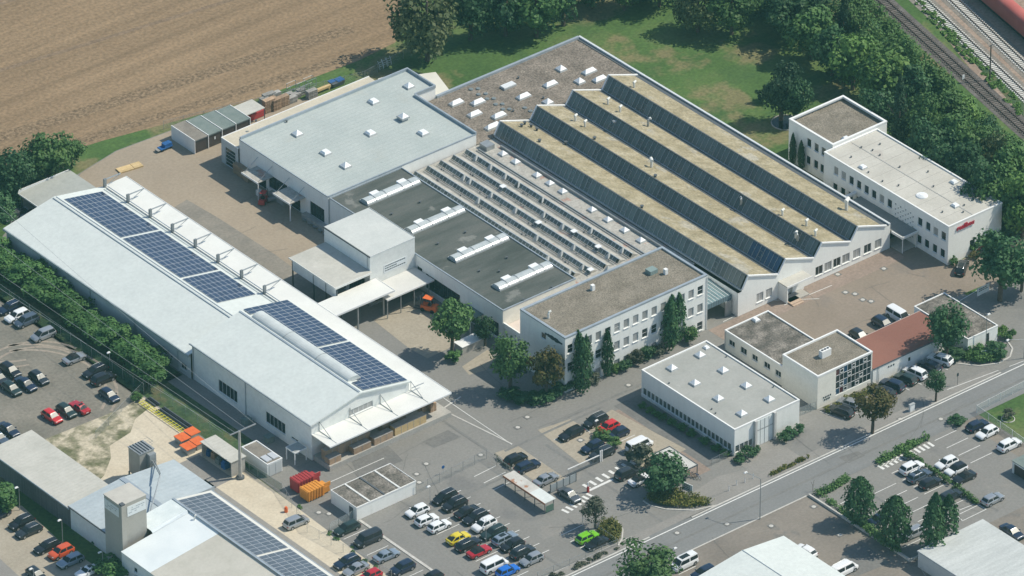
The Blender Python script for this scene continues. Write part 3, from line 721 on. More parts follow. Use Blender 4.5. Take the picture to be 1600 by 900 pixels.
def annex():
    r = empty("open_shed", (-44, 70, 0), "low shed with mossy corrugated roof behind the solar warehouse", "shed")
    b = MB(); b.face([(-49.6, 64.4, 3.4), (-38.6, 64.4, 3.9), (-38.6, 74.0, 3.9), (-49.6, 74.0, 3.4)])
    b.build("roof", fibre_old, r)
    b = MB(); b.box(-49.7, -49.6, 64.4, 74.1, 3.15, 3.42); b.box(-49.6, -38.6, 74.0, 74.12, 3.2, 3.95); b.build("fascia", frame_white, r)
    for p in ((-49.3, 73.5), (-49.3, 69), (-49.3, 64.8), (-39, 73.5)): MB().box(p[0]-.1, p[0]+.1, p[1]-.1, p[1]+.1, 0, 3.4).build("post", steel_dark, r)
    wall(r, 'N', (-39, 73.6, 0), 10, 3.3, (), grey_wall)
annex()

# ------------------------------------------------------------------ hall with pale roof (north-west) and its low wing
def pale_hall():
    r = empty("factory_hall", (4, 47, 0), "white hall with pale blue-grey flat roof and white skylights beside the yard", "hall")
    x0, x1, y0, y1, h = -12.5, 20.4, 34.6, 59.5, 6.8
    # wall toward the yard: window bands and gates
    W1 = c4(400, 225, 78, 190); W2 = c4(400, 225, 192, 262)
    rects = [(420, 271.5, 449, 310), (484.5, 313.5, 507, 349), (514.5, 332, 527, 345)]
    ops = px_ops('W', x0, (x0, y1), rects)
    ops = [o for o in ops if o[0]+o[2] < y1-y0-.05]
    gate = [(5.2, .02, 2.3, 3.0), (14.6, .02, 2.5, 3.0)]
    wall(r, 'W', (x0, y1, 0), y1-y0, h-.1, list(ops)+gate)
    for o in ops: window(r, 'W', (x0, y1, 0), o, 5, 1, frame_dark)
    for o in gate: window(r, 'W', (x0, y1, 0), o, 1, 4, frame_dark, glass_dark, False, name="gate_door")
    for f, p, L in (('S', (x0, y0, 0), x1-x0), ('N', (25.0, y1, 0), 25.0-x0)): wall(r, f, p, L, h-.1)
    wall(r, 'E', (x1, y0, 0), 51.6-y0, h-.1); wall(r, 'S', (x1, 51.6, 0), 4.6, h-.1); wall(r, 'E', (25.0, 51.6, 0), y1-51.6, h-.1)
    b = MB(); zr = h-.12
    b.face([(x0, y0, zr), (x1, y0, zr), (x1, 51.6, zr), (x0, 51.6, zr)]); b.face([(x0, 51.6, zr), (25, 51.6, zr), (25, y1, zr), (x0, y1, zr)])
    b.build("roof", pale_roof, r)
    b = MB()
    for q in ((x0-.06, x0+.12, y0, y1), (x0+.12, 25.05, y1-.25, y1+.05), (24.8, 25.05, 51.55, y1-.25), (x1, 24.8, 51.5, 51.75), (x1-.25, x1+.05, y0-.05, 51.5), (x0+.12, x1-.25, y0-.05, y0+.12)):
        hh = h+.02 if q[0] < x0 else (h+.05 if q[1]-q[0] > 20 and q[2] < y0+.1 else h+.4)
        b.box(*q, h-.18, hh)
    b.build("parapet", zinc, r)
    b = MB()   # felt laps
    for i in range(1, 25):
        yy = y0+i*1.02
        b.box(x0+.4, x1-.5, yy-.02, yy+.02, zr+.004, zr+.014)
    b.build("felt_lap", mat("felt_lap", [(.36, .42, .42)], 1, .9), r)
    zs = zr
    for q in ((464.5, 210.5), (540, 260.5), (638.7, 136)): skylight(r, at(*q, zs), 'pyramid')
    skylight(r, at(630, 187, zs), 'tall')
    for q in ((583.7, 160), (578.7, 209.5), (661, 209), (508.7, 240)): skylight(r, at(*q, zs), 'dome')
    for q in ((458, 142), (400, 190), (448, 191)): put("roof_vent", STUB, r, at(*q, zs))
    # canopies over the yard gates
    for a in ((5.0, 9.6), (13.9, 18.6)):
        ya, yb = y1-a[0], y1-a[1]
        MB().box(x0-3.4, x0-.02, yb, ya, 3.55, 3.7).build("gate_canopy", rusty_roof if a[0] > 9 else rusty_roof, r)
        b = MB(); b.box(x0-3.5, x0-3.4, yb-.05, ya+.05, 3.4, 3.75); b.build("canopy_edge", frame_white, r)
        for yy in (ya-.3, yb+.3): MB().tube([(x0-.02, yy, 5.6), (x0-3.0, yy, 3.75)], .05, 5).build("canopy_tie", galv, r)
        MB().box(x0-3.3, x0-3.15, yb+.1, yb+.25, 0, 3.5).build("canopy_post", frame_white, r)
    for (ya, yb) in ((y1-9.4, y1-13.6), (y1-18.8, y1-24.8)): MB().box(x0-1.1, x0-.02, yb, ya, .02, .95).build("loading_plinth", concrete, r)
    # low wing along the back
    wx0, wx1, wy0, wy1, wh = -12.75, 20.2, y1+.02, 64.4, 5.0
    dop = px_ops('W', wx0, (wx0, wy1), [(354.5, 229, 371, 260)])
    dop = [(1.1, .02, 2.9, 3.6)]
    wall(r, 'W', (wx0, wy1, 0), wy1-wy0, wh-.1, dop, grey_wall)
    window(r, 'W', (wx0, wy1, 0), dop[0], 1, 5, frame_white, glass_dark, False, name="gate_door")
    wall(r, 'N', (wx1, wy1, 0), wx1-wx0, wh-.1)
    b = MB(); flatquad(b, wx0, wx1, wy0, wy1, wh-.1, wh-.1); b.build("wing_roof", mat("cream_membrane", [(.50, .455, .36), (.56, .51, .41)], .2, .92, fine=.07, fscale=2.5), r)
    b = MB(); b.box(wx0-.04, wx0+.12, wy0, wy1, wh-.15, wh+.04); b.box(wx0+.12, wx1, wy1-.12, wy1+.04, wh-.15, wh+.04); b.build("wing_edge", white_trim, r)
    # lower rear porch roofs
    b = MB(); b.prism([(20.5, 60.2), (24.5, 60.2), (27.5, 63.5), (22.5, 64.6), (20.5, 63.2)], 3.4, 3.6)
    b.prism([(25.4, 51.7), (29.2, 51.9), (31.8, 60.0), (28.5, 61.5), (25.4, 59)], 3.3, 3.5)
    b.build("porch_roof", mat("cream_sheet", [(.60, .575, .50), (.66, .635, .56)], .4, .8), r)
    b = MB(); b.box(20.9, 24, 60.4, 62.5, 0, 3.4); b.box(25.4, 28.5, 52, 59, 0, 3.3); b.build("porch_wall", white_wall, r)
pale_hall()

# ------------------------------------------------------------------ dark-roofed hall with four barrel rooflights
def dark_hall():
    r = empty("factory_hall", (-4, 11, 0), "hall with dark grey roof and four white barrel rooflights", "hall")
    x0, x1, y0, y1, h = -12.2, 3.65, -12.45, 34.5, 6.5
    rects = [(666, 433, 687, 470), (688, 447, 712, 487), (648.5, 421.5, 660, 430.5), (775, 505, 780.5, 527)]
    ops = px_ops('W', x0, (x0, y1), [rects[0], rects[2]])
    ops = [(y1-9.5, 1.3, 8.4, 2.7), (y1-11.0+.1, 3.7, 1.2, .7), (y1+7.5, .6, 1.3, 2.6), (y1+10.0, .6, 1.6, 2.8)]
    ops = [(y1-8.2, 1.0, 9.2, 2.9), (y1-10.6, 3.5, 1.4, .8), (y1+3.2, .1, 2.6, 2.7), (y1+9.4, .5, 1.9, 2.8)]
    wall(r, 'W', (x0, y1, 0), y1-y0, h-.15, ops)
    window(r, 'W', (x0, y1, 0), ops[0], 8, 1, frame_dark); window(r, 'W', (x0, y1, 0), ops[1], 2, 1)
    window(r, 'W', (x0, y1, 0), ops[2], 2, 1, frame_dark, sill=False, name="gate_door"); window(r, 'W', (x0, y1, 0), ops[3], 2, 1, frame_dark)
    wall(r, 'S', (x0, y0, 0), x1-x0, h-.15, (), cream_wall); wall(r, 'E', (x1, y0, 0), y1-y0, h-.15)
    b = MB(); flatquad(b, x0, x1, y0, y1, h-.15, h-.15); b.build("roof", dark_roof, r)
    ring(x0-.05, x1+.05, y0-.05, y1+.0, h-.2, h+.03, .2).build("parapet", zinc, r)
    # barrels run across (along X)
    for ym in (30.3, 18.1, 6.3, -5.4):
        xa, xb, br = -8.6, 2.9, 1.05; ym -= .9; zb = h+.1
        b = MB(); n = 8
        q = lambda x, a: (x, ym+br*math.cos(a), zb+.5*math.sin(a))
        for i in range(n):
            a0, a1 = math.pi*i/n, math.pi*(i+1)/n; b.face([q(xa, a0), q(xb, a0), q(xb, a1), q(xa, a1)])
        for xx in (xa, xb): b.face([q(xx, math.pi*i/n) for i in range(n+1)])
        o = b.build("barrel_rooflight", mat("clear_polycarbonate", [(.40, .44, .44), (.54, .57, .57)], .5, .22, fine=.06, coat=.4), r, smooth=60)
        MB().box(xa-.12, xb+.12, ym-br-.12, ym+br+.12, h-.2, zb+.02).build("curb", curb_grey, r)
        b = MB()
        for xx in (xa+1.9, xa+4.3, xb-3.6, xb-1.7):
            b.tube([(xx, ym+(br+.04)*math.cos(math.pi*i/8), zb+.53*math.sin(math.pi*i/8)) for i in range(9)], .07, 4)
        b.build("glazing_bar", galv, r)
        for xx in (xa+2.0, xb-3.5): MB().box(xx, xx+1.6, ym+.35, ym+br+.25, zb+.22, zb+.55).build("vent_flap", white_plastic, r)
    vents(r, [(592, 276), (656, 317), (612, 335.5), (684, 382), (727, 364), (780, 425), (749, 424.5), (792, 404), (818, 470), (862, 450)], h-.15, STUB)
    # porch roof by the trees
    MB().box(x0-2.8, x0-.02, -7.3, -3.0, 3.1, 3.25).build("porch_roof", felt_green, r)
    MB().box(x0-2.85, x0-2.8, -7.35, -2.95, 2.95, 3.3).build("porch_edge", frame_white, r)
    for yy in (-7.0, -3.2): MB().box(x0-2.7, x0-2.55, yy-.07, yy+.07, 0, 3.1).build("porch_post", frame_white, r)
    # low flat link to the office block
    MB().box(x0+.3, 3, -19.2, -12.5, 0, 3.1).build("link_wall", white_wall, r)
    MB().box(x0+.1, 3.1, -19.25, -12.5, 3.1, 3.3).build("link_roof", mat("pink_slabs", [(.55, .47, .42), (.63, .55, .49)], .4, .9, fine=.06), r)
    MB().box(x0+.05, x0+.3, -19.25, -12.5, 3.1, 4.0).build("link_parapet", white_wall, r)
dark_hall()

# ------------------------------------------------------------------ tall block with canopies
def block():
    r = empty("tower_block", (-17, 17, 0), "tall plain white block with pale roof and lettered wall panel", "building")
    x0, x1, y0, y1, h = -22.0, -12.28, 11.0, 23.5, 9.8
    gate = [(1.5, .02, 4.2, 4.5), (6.6, .02, 4.4, 4.5)]
    wall(r, 'W', (x0, y1, 0), y1-y0, h-.08, gate, wh_wall)
    for o in gate: window(r, 'W', (x0, y1, 0), o, 4, 1, frame_dark, glass_dark, False, name="gate_door")
    gs = [(1.0, .02, 4.2, 3.1), (5.6, .02, 3.6, 3.1)]
    wall(r, 'S', (x0, y0, 0), x1-x0, h-.08, gs, wh_wall)
    for o in gs: window(r, 'S', (x0, y0, 0), o, 3, 1, frame_dark, glass_dark, False, name="gate_door")
    wall(r, 'N', (x1, y1, 0), x1-x0, h-.08, (), wh_wall); wall(r, 'E', (x1, y0, 0), y1-y0, h-.08, (), wh_wall)
    b = MB(); flatquad(b, x0, x1, y0, y1, h-.05, h-.05); b.build("roof", mat("block_roof", [(.50, .52, .50), (.56, .575, .55)], .2, .9, fine=.05, fscale=2), r)
    b = MB(); b.box(x0-.12, x0, y0-.1, y1+.1, h-.3, h-.02); b.build("gutter", steel_dark, r)
    b = MB(); b.box(x0, x1, y0-.05, y0, h-.2, h); b.box(x1, x1+.04, y0, y1, h-.2, h+.04); b.build("fascia", frame_white, r)
    MB().tube([(x0-.1, y0+.6, h-.3), (x0-.1, y0+.6, 6.9)], .09, 6).build("downpipe", zinc, r)
    # text panel: three lines of small dark lettering, too small to read
    p = on_y(600, 432, y0); b = MB(); bx0 = p.x; b.box(bx0, bx0+4.9, y0-.05, y0-.01, 5.2, 6.8); b.build("wall_panel", sign_board, r)
    b = MB(); rr = random.Random(3)
    for z, L in ((6.45, 4.4), (6.0, 2.6), (5.55, 4.4)):
        x = bx0+.2
        while x < bx0+L:
            w = rr.uniform(.12, .4); b.box(x, x+w, y0-.07, y0-.05, z, z+.17); x += w+.09
    b.build("panel_lettering", sign_dark, r)
    # loading canopy to the yard
    cx0, cy0, cy1, cz = -29.9, 10.5, 23.1, 6.9
    b = MB(); b.box(cx0, x0-.02, cy0, cy1, cz-.12, cz); b.build("canopy_roof", fibre, r)
    b = MB(); b.box(cx0-.08, cx0, cy0-.1, cy1+.1, cz-.2, cz+.02); b.box(cx0, x0-.02, cy0-.1, cy0, cz-.35, cz+.02); b.build("canopy_edge", canopy_white, r)
    MB().box(cx0+.4, cx0+.55, cy0+.3, cy1-.2, 4.4, cz-.2).build("canopy_apron", wh_wall, r)
    for q in ((cx0+.5, cy1-.3), (cx0+.5, cy0+6.5), (cx0+.5, cy0+.2), (cx0+.5, cy0+3.1)): MB().box(q[0]-.1, q[0]+.1, q[1]-.1, q[1]+.1, 0, 6.6).build("canopy_post", frame_dark, r)
    # white bridge roof to the warehouse and grey porch
    b = MB(); b.box(-33.45, -20.9, 5.9, 10.9, 4.95, 5.08); b.build("bridge_roof", canopy_white, r)
    b = MB(); b.box(-33.4, -20.9, 5.8, 5.9, 4.8, 5.14); b.box(-20.9, -20.8, 5.8, 10.9, 4.8, 5.14); b.build("bridge_edge", frame_white, r)
    for q in ((-22.2, 7.2), (-28.5, 6.2), (-28.5, 10.5)): MB().box(q[0]-.12, q[0]+.12, q[1]-.12, q[1]+.12, 0, 4.95).build("bridge_post", galv, r)
    b = MB(); b.box(-22.6, -12.4, 5.7, 10.95, 3.75, 3.9); b.build("porch_roof", mat("porch_sheet", [(.56, .555, .52), (.62, .61, .575)], .4, .85, fine=.05), r)
    MB().box(-22.6, -12.4, 5.6, 5.7, 3.65, 3.95).build("porch_edge", frame_white, r)
    for x in (-22.4, -19.5, -16.6, -13.4): MB().box(x-.07, x+.07, 5.8, 5.94, 0, 3.75).build("porch_post", galv, r)
    MB().box(-22.3, -12.4, 10.7, 10.9, .02, .5).build("porch_kerb", concrete, r)
block()

# ------------------------------------------------------------------ hall with low saw-tooth rows
def mini_hall():
    r = empty("workshop_hall", (13, 8, 0), "flat workshop roof with five low rows of glazed saw-tooth lights", "hall")
    x0, x1, y0, y1, h = 3.7, 24.3, -19.2, 34.4, 4.55
    wall(r, 'S', (x0, y0, 0), x1-x0, h); wall(r, 'W', (x0, y1, 0), y1-y0, h)
    b = MB(); flatquad(b, x0, x1, y0, y1, h, h); b.build("roof", rusty_roof, r)
    pw, pme = .92, None
    xs = [5.35, 8.2, 11.1, 13.95, 16.85]
    for i, x in enumerate(xs):
        ya, yb = 33.6, (-9.6, -10.6, -10.9, -11.1, -11.1)[i]
        b = MB(); run, rise = .58, .62   # glazed face toward -X, felt back slope toward +X
        b.face([(x+run, yb, h+rise+.08), (x+run+1.35, yb, h+.02), (x+run+1.35, ya, h+.02), (x+run, ya, h+rise+.08)])
        b.face([(x, ya, h), (x+run, ya, h+rise+.08), (x+run+1.35, ya, h)]); b.face([(x, yb, h), (x+run, yb, h+rise+.08), (x+run+1.35, yb, h)])
        b.box(x-.12, x, yb, ya, h, h+.14)
        b.build("sawtooth_back", rusty_roof, r)
        L = math.hypot(run, rise); t = Vector((run, 0, rise)).normalized()
        if pme is None:
            g = MB(); g.box(.06, pw-.06, 0, L, -.01, .012, 0); g.box(0, .06, 0, L, -.01, .05, 1); g.box(pw-.06, pw, 0, L, -.01, .05, 1)
            pme = g.mesh("rooflight_pane", [mini_glass, galv])
        du = Vector((0, -1, 0)); nn = du.cross(t); eul = Matrix((du, t, nn)).transposed().to_euler()
        n = int((ya-yb)/pw)
        for j in range(n):
            o = put("rooflight_pane", pme, r, (x, ya-j*pw, h+.1)); o.rotation_euler = eul
        MB().box(x+run-.05, x+run+.1, yb, ya, h+rise+.06, h+rise+.13).build("ridge_flashing", zinc, r)
    # small vent hoods breaking the rows
    hood = MB(); hood.face([(-.45, -.55, 0), (-.45, .55, 0), (.3, 0, 1.15)]); hood.face([(-.45, -.55, 0), (.3, 0, 1.15), (1.0, -.45, .5)]); hood.face([(-.45, .55, 0), (1.0, .45, .5), (.3, 0, 1.15)]); hood.face([(.3, 0, 1.15), (1.0, -.45, .5), (1.0, .45, .5)])
    hme = hood.mesh("vent_hood", mat("vent_hood_grey", [(.44, .45, .43), (.54, .55, .53)], 1.5, .6))
    hp = [(800+x/4, 225+y/4) for x, y in ((35, 250), (190, 345), (205, 435), (320, 510), (490, 540), (150, 585), (390, 640), (610, 690), (690, 660), (310, 680), (440, 765), (600, 775), (225, 712), (355, 800), (25, 410))]
    hp += c6(640, 180, (690, 440), (845, 535), (1000, 630), (1125, 720), (570, 640), (635, 680), (850, 825), (1385, 870), (715, 885))
    for q in hp:
        p = at(q[0], q[1], h+.55); xx = min(xs, key=lambda v: abs(v+.35-p.x)); put("vent_hood", hme, r, (xx+.1, p.y, h+.12), 0, .8)
    for q in [(800+x/4, 225+y/4) for x, y in ((530, 650), (480, 795), (375, 555), (155, 500))]+c6(640, 180, (960, 755)):
        p = at(q[0], q[1], h+.6); xx = min(xs, key=lambda v: abs(v+.35-p.x)); put("vent_window", MB().box(-.05, .9, -.45, .45, .5, .62).mesh("vent_window", white_plastic), r, (xx, p.y, h+.25))
    b = MB()   # gutters between the rows and clutter
    for x in xs: b.tube([(x-.55, -11, h+.12), (x-.55, 33.5, h+.12)], .06, 5)
    b.box(19.55, 19.75, -12, 33, h, h+.22); b.tube([(19.1, -12, h+.1), (19.1, 33, h+.1)], .07, 5); b.box(23.0, 23.2, -12, 31.2, h, h+.5)
    b.build("roof_pipe", galv, r)
    for q in ((787, 241), (806, 254), (840, 274.5), (860.5, 287), (881, 299.5), (926, 328.5), (950, 344.5), (976, 361), (1002, 376.5)):
        p = at(q[0], q[1], h); skylight(r, (21.9, p.y, h), 'pyramid', 0, .85)
    MB().box(20.3, 22.1, 31.6, 33.6, h, h+.9).build("roof_housing", galv, r)
    rr = random.Random(11)
    for _ in range(60):
        x = rr.choice(xs)-.3-rr.random()*.4; y = rr.uniform(-10, 33)
        put("roof_vent", STUB, r, (x, y, h), 0, rr.uniform(.5, .9))
mini_hall()

# ------------------------------------------------------------------ main hall: four big saw-tooth sheds, gravel roof behind
def shed_hall():
    r = empty("shed_hall", (41, 2, 0), "main hall with four long lichen-covered saw-tooth sheds and dark glazing", "hall")
    y0, y1, zv, zr = -31.35, 34.5, 4.9, 7.3
    xv = [24.4, 32.5, 40.65, 48.95, 57.2]; xr = [25.75, 34.1, 42.3, 50.5]
    H = 4.65
    # front wall with openings
    bx = 23.6
    rects = []
    for q in ((262, 580), (1110, 0)): pass
    def fw(ox, oy, s, L):
        out = []
        for (a, c, d, e) in L:
            p, q = on_y(ox+a/s, oy+c/s, y0), on_y(ox+d/s, oy+e/s, y0)
            out.append((round(p.x-bx, 2), 1.05, round(q.x-p.x, 2), 1.75))
        return out
    ops = fw(1120, 380, 6.667, [(415, 560, 485, 560), (512, 520, 578, 520), (1028, 300, 1104, 300), (1122, 260, 1196, 260), (1215, 215, 1290, 215), (1308, 170, 1384, 170), (1420, 120, 1495, 120), (1534, 70, 1608, 70)])
    ops += fw(1260, 290, 6.667, [(712, 640, 782, 620)])
    ops += [(11.95, 1.9, 1.8, .8)]
    door = [(9.35, .02, 1.3, 2.3)]
    wall(r, 'S', (bx, y0, 0), 58.1-bx, H, ops+door)
    for o in ops: window(r, 'S', (bx, y0, 0), o, 2, 1, frame_white, blind if rng.random() < .5 else glass_dark)
    window(r, 'S', (bx, y0, 0), door[0], 1, 1, frame_dark, glass_dark, False, name="door")
    wall(r, 'W', (bx, -18.8, 0), 12.5, H); wall(r, 'E', (58.1, y0, 0), 51.6-y0, H)
    # gable triangles above the wall line, front and back
    for yy, nm in ((y0, "gable"), (y1, "gable")):
        for i in range(4):
            MB().face([(xv[i], yy, H), (xv[i+1], yy, H), (xv[i+1], yy, zv), (xr[i], yy, zr), (xv[i], yy, zv)]).build("gable", white_wall, r)
            b = MB()   # coping following the tooth
            for (p, q) in (((xv[i], zv), (xr[i], zr)), ((xr[i], zr), (xv[i+1], zv))):
                w0, w1 = (yy-.22, yy+.1) if yy == y0 else (yy-.1, yy+.22)
                b.face([(p[0], w0, p[1]+.14), (q[0], w0, q[1]+.14), (q[0], w1, q[1]+.14), (p[0], w1, p[1]+.14)])
                b.face([(p[0], w0, p[1]-.1), (q[0], w0, q[1]-.1), (q[0], w0, q[1]+.14), (p[0], w0, p[1]+.14)])
                b.face([(p[0], w1, p[1]-.1), (q[0], w1, q[1]-.1), (q[0], w1, q[1]+.14), (p[0], w1, p[1]+.14)])
            b.build("gable_coping", white_trim, r)
    pw = 1.085; n = int((y1-y0-.6)/pw); pme = None
    for i in range(4):
        run, rise = xr[i]-xv[i], zr-zv
        b = MB(); b.face([(xr[i]-.08, y0+.1, zr+.06), (xv[i+1]-.75, y0+.1, zv+.12), (xv[i+1]-.75, y1-.1, zv+.12), (xr[i]-.08, y1-.1, zr+.06)])
        b.build("shed_roof", olive_roof, r)
        MB().box(xv[i+1]-.75, xv[i+1]-.02, y0+.1, y1-.1, zv-.05, zv+.02).build("valley_gutter", steel_dark, r)
        MB().box(xv[i]-.08, xv[i]+.12, y0+.12, y1-.12, zv-.2, zv+.16).build("glazing_cill", zinc, r)
        MB().box(xr[i]-.16, xr[i]+.06, y0+.12, y1-.12, zr+.0, zr+.1).build("ridge_flashing", steel_dark, r)
        L = math.hypot(run, rise)-.16; t = Vector((run, 0, rise)).normalized(); du = Vector((0, -1, 0)); nn = du.cross(t)
        eul = Matrix((du, t, nn)).transposed().to_euler()
        if pme is None:
            def pane(gm):
                g = MB(); g.box(.035, pw-.035, 0, L, -.01, .012, 0); g.box(-.035, .035, 0, L, -.01, .07, 1); return g.mesh("glazing_pane", [gm, galv])
            pme, pmb = pane(shed_glass), pane(shed_glass_blue)
        for j in range(n):
            o = put("glazing_pane", pmb if (i == 1 and j > n-8) else pme, r, Vector((xv[i], y1-.3-j*pw, zv))+t*.16); o.rotation_euler = eul
        # opening lights: pale frames on single panes
        fr = MB(); e = .05
        fr.box(0, .8, 0, e, 0, .06); fr.box(0, .8, 1.1-e, 1.1, 0, .06); fr.box(0, e, e, 1.1-e, 0, .06); fr.box(.8-e, .8, e, 1.1-e, 0, .06)
        fme = fr.mesh("vent_light", mat("vent_light_frame", [(.28, .31, .31)], 1, .5))
        rr = random.Random(i+5); j = 2
        while j < n-1:
            o = put("vent_light", fme, r, Vector((xv[i], y1-.3-j*pw-.14, zv))+t*.85+nn*.05); o.rotation_euler = eul; j += rr.choice((4, 7, 8, 9))
    # east side gutter walk and parapet
    b = MB(); b.box(57.2, 57.9, y0+.1, 51.5, zv-.3, zv-.2); b.build("side_gutter", steel_dark, r)
    b = MB(); b.box(57.75, 58.15, y0, 51.6, zv-.25, zv+.1); b.build("parapet", mat("pale_coping", [(.55, .58, .60), (.62, .65, .66)], 1, .6), r)
    # gravel roof behind
    b = MB(); zg = 4.6; b.face([(20.5, y1, zg), (57.8, y1, zg), (57.8, 51.4, zg), (20.5, 51.4, zg)]); b.build("gravel_roof", gravel_dark, r)
    MB().box(25.1, 57.75, 51.2, 51.7, zg-.3, zg+.45).build("rear_parapet", zinc, r)
    wall(r, 'N', (58.1, 51.65, 0), 37.5, zg-.05)
    for q in ((920.7, 113), (860, 133), (818, 152), (779, 182), (713, 162), (746.7, 161), (741.5, 179.5), (779.7, 182), (768.5, 199.5), (771, 198), (937, 125)): skylight(r, at(*q, zg), 'long', 0, .88)
    for q in ((876.5, 109), (905.7, 128.5), (856, 161)): skylight(r, at(*q, zg), 'pyramid')
    skylight(r, at(794, 135.5, zg), 'slat')
    for q in ((736, 140), (747, 139), (747.5, 148), (759, 147), (761, 155), (771.5, 154.5), (774.5, 163.5), (785, 163), (786, 171), (796, 171), (820, 169), (829, 174)): put("vent_cap", CAPV, r, at(*q, zg))
    for q in ((810, 122.5), (849, 154), (802, 174.5)): put("roof_vent", STUB, r, at(*q, zg))
    # ducts and vents on the sheds
    def on_shed(px, py):
        p = at(px, py, 6.0)
        for i in range(4):
            if xr[i] < p.x < xv[i+1]:
                for _ in range(6): z = zr-(p.x-xr[i])/(xv[i+1]-xr[i])*(zr-zv); p = at(px, py, z)
        return p
    for q in ((991, 137), (950, 163), (969, 175), (899, 189), (914, 198), (1222.5, 337), (1274, 369), (1260, 353), (1243, 372)): put("roof_vent", TVENT, r, on_shed(*q), R(20))
    put("exhaust_duct", BIGDUCT, r, on_shed(1012.5, 197), R(10), .62); put("exhaust_duct", BIGDUCT, r, on_shed(966, 208), R(140)); put("exhaust_duct", BIGDUCT, r, on_shed(982, 219), R(80), .6)
    put("exhaust_duct", BIGDUCT, r, on_shed(1158, 320), R(60), .55); put("roof_vent", TVENT, r, on_shed(1322.5, 328), R(30), 1.7); put("roof_vent", TVENT, r, on_shed(1018, 261), R(60), 1.3); put("exhaust_duct", BIGDUCT, r, on_shed(1246, 376), R(100), .6)
    for q in ((815, 198), (820, 194), (830, 198), (839, 203.5), (843, 222), (884, 225), (929, 218), (1003, 325), (1024, 277)): put("roof_vent", STUB, r, on_shed(*q), 0, 1.5)
    # entrance canopy and steps on the front wall
    a = on_y(1217.5, 445, y0).x; MB().box(a-.3, a+5.3, y0-2.4, y0-.02, 3.25, 3.45).build("entrance_canopy", beige_roof, r)
    MB().box(a-.35, a+5.35, y0-2.5, y0-2.4, 3.15, 3.5).build("canopy_edge", white_trim, r)
    MB().box(a-.2, a+.0, y0-2.3, y0-.02, .02, 3.25).build("canopy_screen", white_wall, r)
    MB().box(a+2.6, a+5.2, y0-.5, y0-.02, .02, 3.25).build("porch_wall", white_wall, r)
    MB().box(a+.2, a+4.6, y0-2.6, y0-.6, .02, .3).build("entrance_step", concrete, r)
    # glass lean-to between office and hall
    gx0, gx1, gy0, gy1 = 17.15, 23.5, -29.8, -19.4
    pane_m = MB()
    for k in range(9):
        xx = gx0+(gx1-gx0)*k/9; ww = (gx1-gx0)/9
        p = MB().box(xx+.05, xx+ww-.05, gy0, gy1, 0, .03)
        for i, v in enumerate(p.v): p.v[i] = (v[0], v[1], v[2]+4.3-(v[1]-gy1)*(-1)*.05)
        p.build("lean_to_pane", mat("lean_to_glass", [(.13, .20, .21), (.20, .27, .27)], .6, .2, rand=.1, spec=.6), r)
        MB().tube([(xx, gy0, 4.36-.05*(gy1-gy0)), (xx, gy1, 4.4)], .05, 4).build("lean_to_bar", frame_white, r)
    MB().box(gx0, gx1, gy0-.1, gy0, 2.9, 3.85).build("lean_to_fascia", mat("ribbed_grey", [(.13, .20, .23), (.17, .24, .27)], 2, .5), r)
    b = MB()
    for k in range(12): b.box(gx0+.2+k*.53, gx0+.26+k*.53, gy0-.13, gy0-.1, 2.9, 3.85)
    b.build("fascia_rib", steel_dark, r)
    MB().box(gx1-1.6, gx1-.2, gy0-.3, gy0-.12, .02, 2.9).build("gate_leaf", galv, r)
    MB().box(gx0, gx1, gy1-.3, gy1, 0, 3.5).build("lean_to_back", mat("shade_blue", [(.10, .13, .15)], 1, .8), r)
shed_hall()

# ------------------------------------------------------------------ three-storey office
def office():
    r = empty("office_building", (1.5, -25, 0), "three-storey white office with brown gravel roof and regular windows", "office building")
    x0, x1, y0, y1, h = -14.1, 17.0, -31.0, -19.3, 10.9
    ops = []
    for zc in (8.35, 4.8, 1.25):
        for i in range(15): ops.append((1.15+2.03*i-.6, zc-.85, 1.2, 1.7 if zc > 2 else 1.65))
    wops = px_ops('W', x0, (x0, y1), [(845.5, 518, 853, 532)])
    base = shell(r, x0, x1, y0, y1, h, white_wall, gravel_roof, {'S': ops, 'W': wops}, zinc, .45, .28, .3)
    for o in ops:
        q = rng.random(); window(r, 'S', base['S'], o, 1, 2 if q < .25 else 1, frame_white, blind if q > .2 else glass_dark)
    for o in wops: window(r, 'W', base['W'], o, 1, 1)
    zt = h-.3
    p = at(1018, 426, zt); MB().box(p.x-.8, p.x+.8, p.y-.7, p.y+.7, zt, zt+.75).build("roof_hatch", mat("hatch_green", [(.22, .29, .28)], 1, .6), r)
    p = at(1040, 428, zt); MB().box(p.x-.3, p.x+.3, p.y-.3, p.y+.3, zt, zt+1.0).build("roof_chimney", white_trim, r)
    p = at(926, 453, zt); MB().box(p.x-.3, p.x+.3, p.y-.3, p.y+.3, zt, zt+1.0).build("roof_chimney", white_trim, r)
    p = at(857, 497, zt); put("roof_vent", VENT, r, p, 0, 1.5)
    # dark letters high on the side wall
    a, c = on_x(852, 519, x0), on_x(879, 535, x0)
    yy = a.y; L = a.y-c.y; rr = random.Random(5); b = MB(); k = 0
    hs = [.25, .25, .5, .5, .7, .7, .55, .75, .7, .45, .3, .25]
    for i, hh in enumerate(hs):
        ww = L/len(hs)
        b.box(x0-.12, x0-.02, a.y-ww*(i+.85), a.y-ww*i, 9.35-hh/2, 9.35+hh/2)
    b.build("wall_lettering", sign_dark, r)
    for xx in (x1-.08,): MB().tube([(xx, y0-.1, h-.4), (xx, y0-.1, 0)], .07, 6).build("downpipe", white_trim, r)
office()

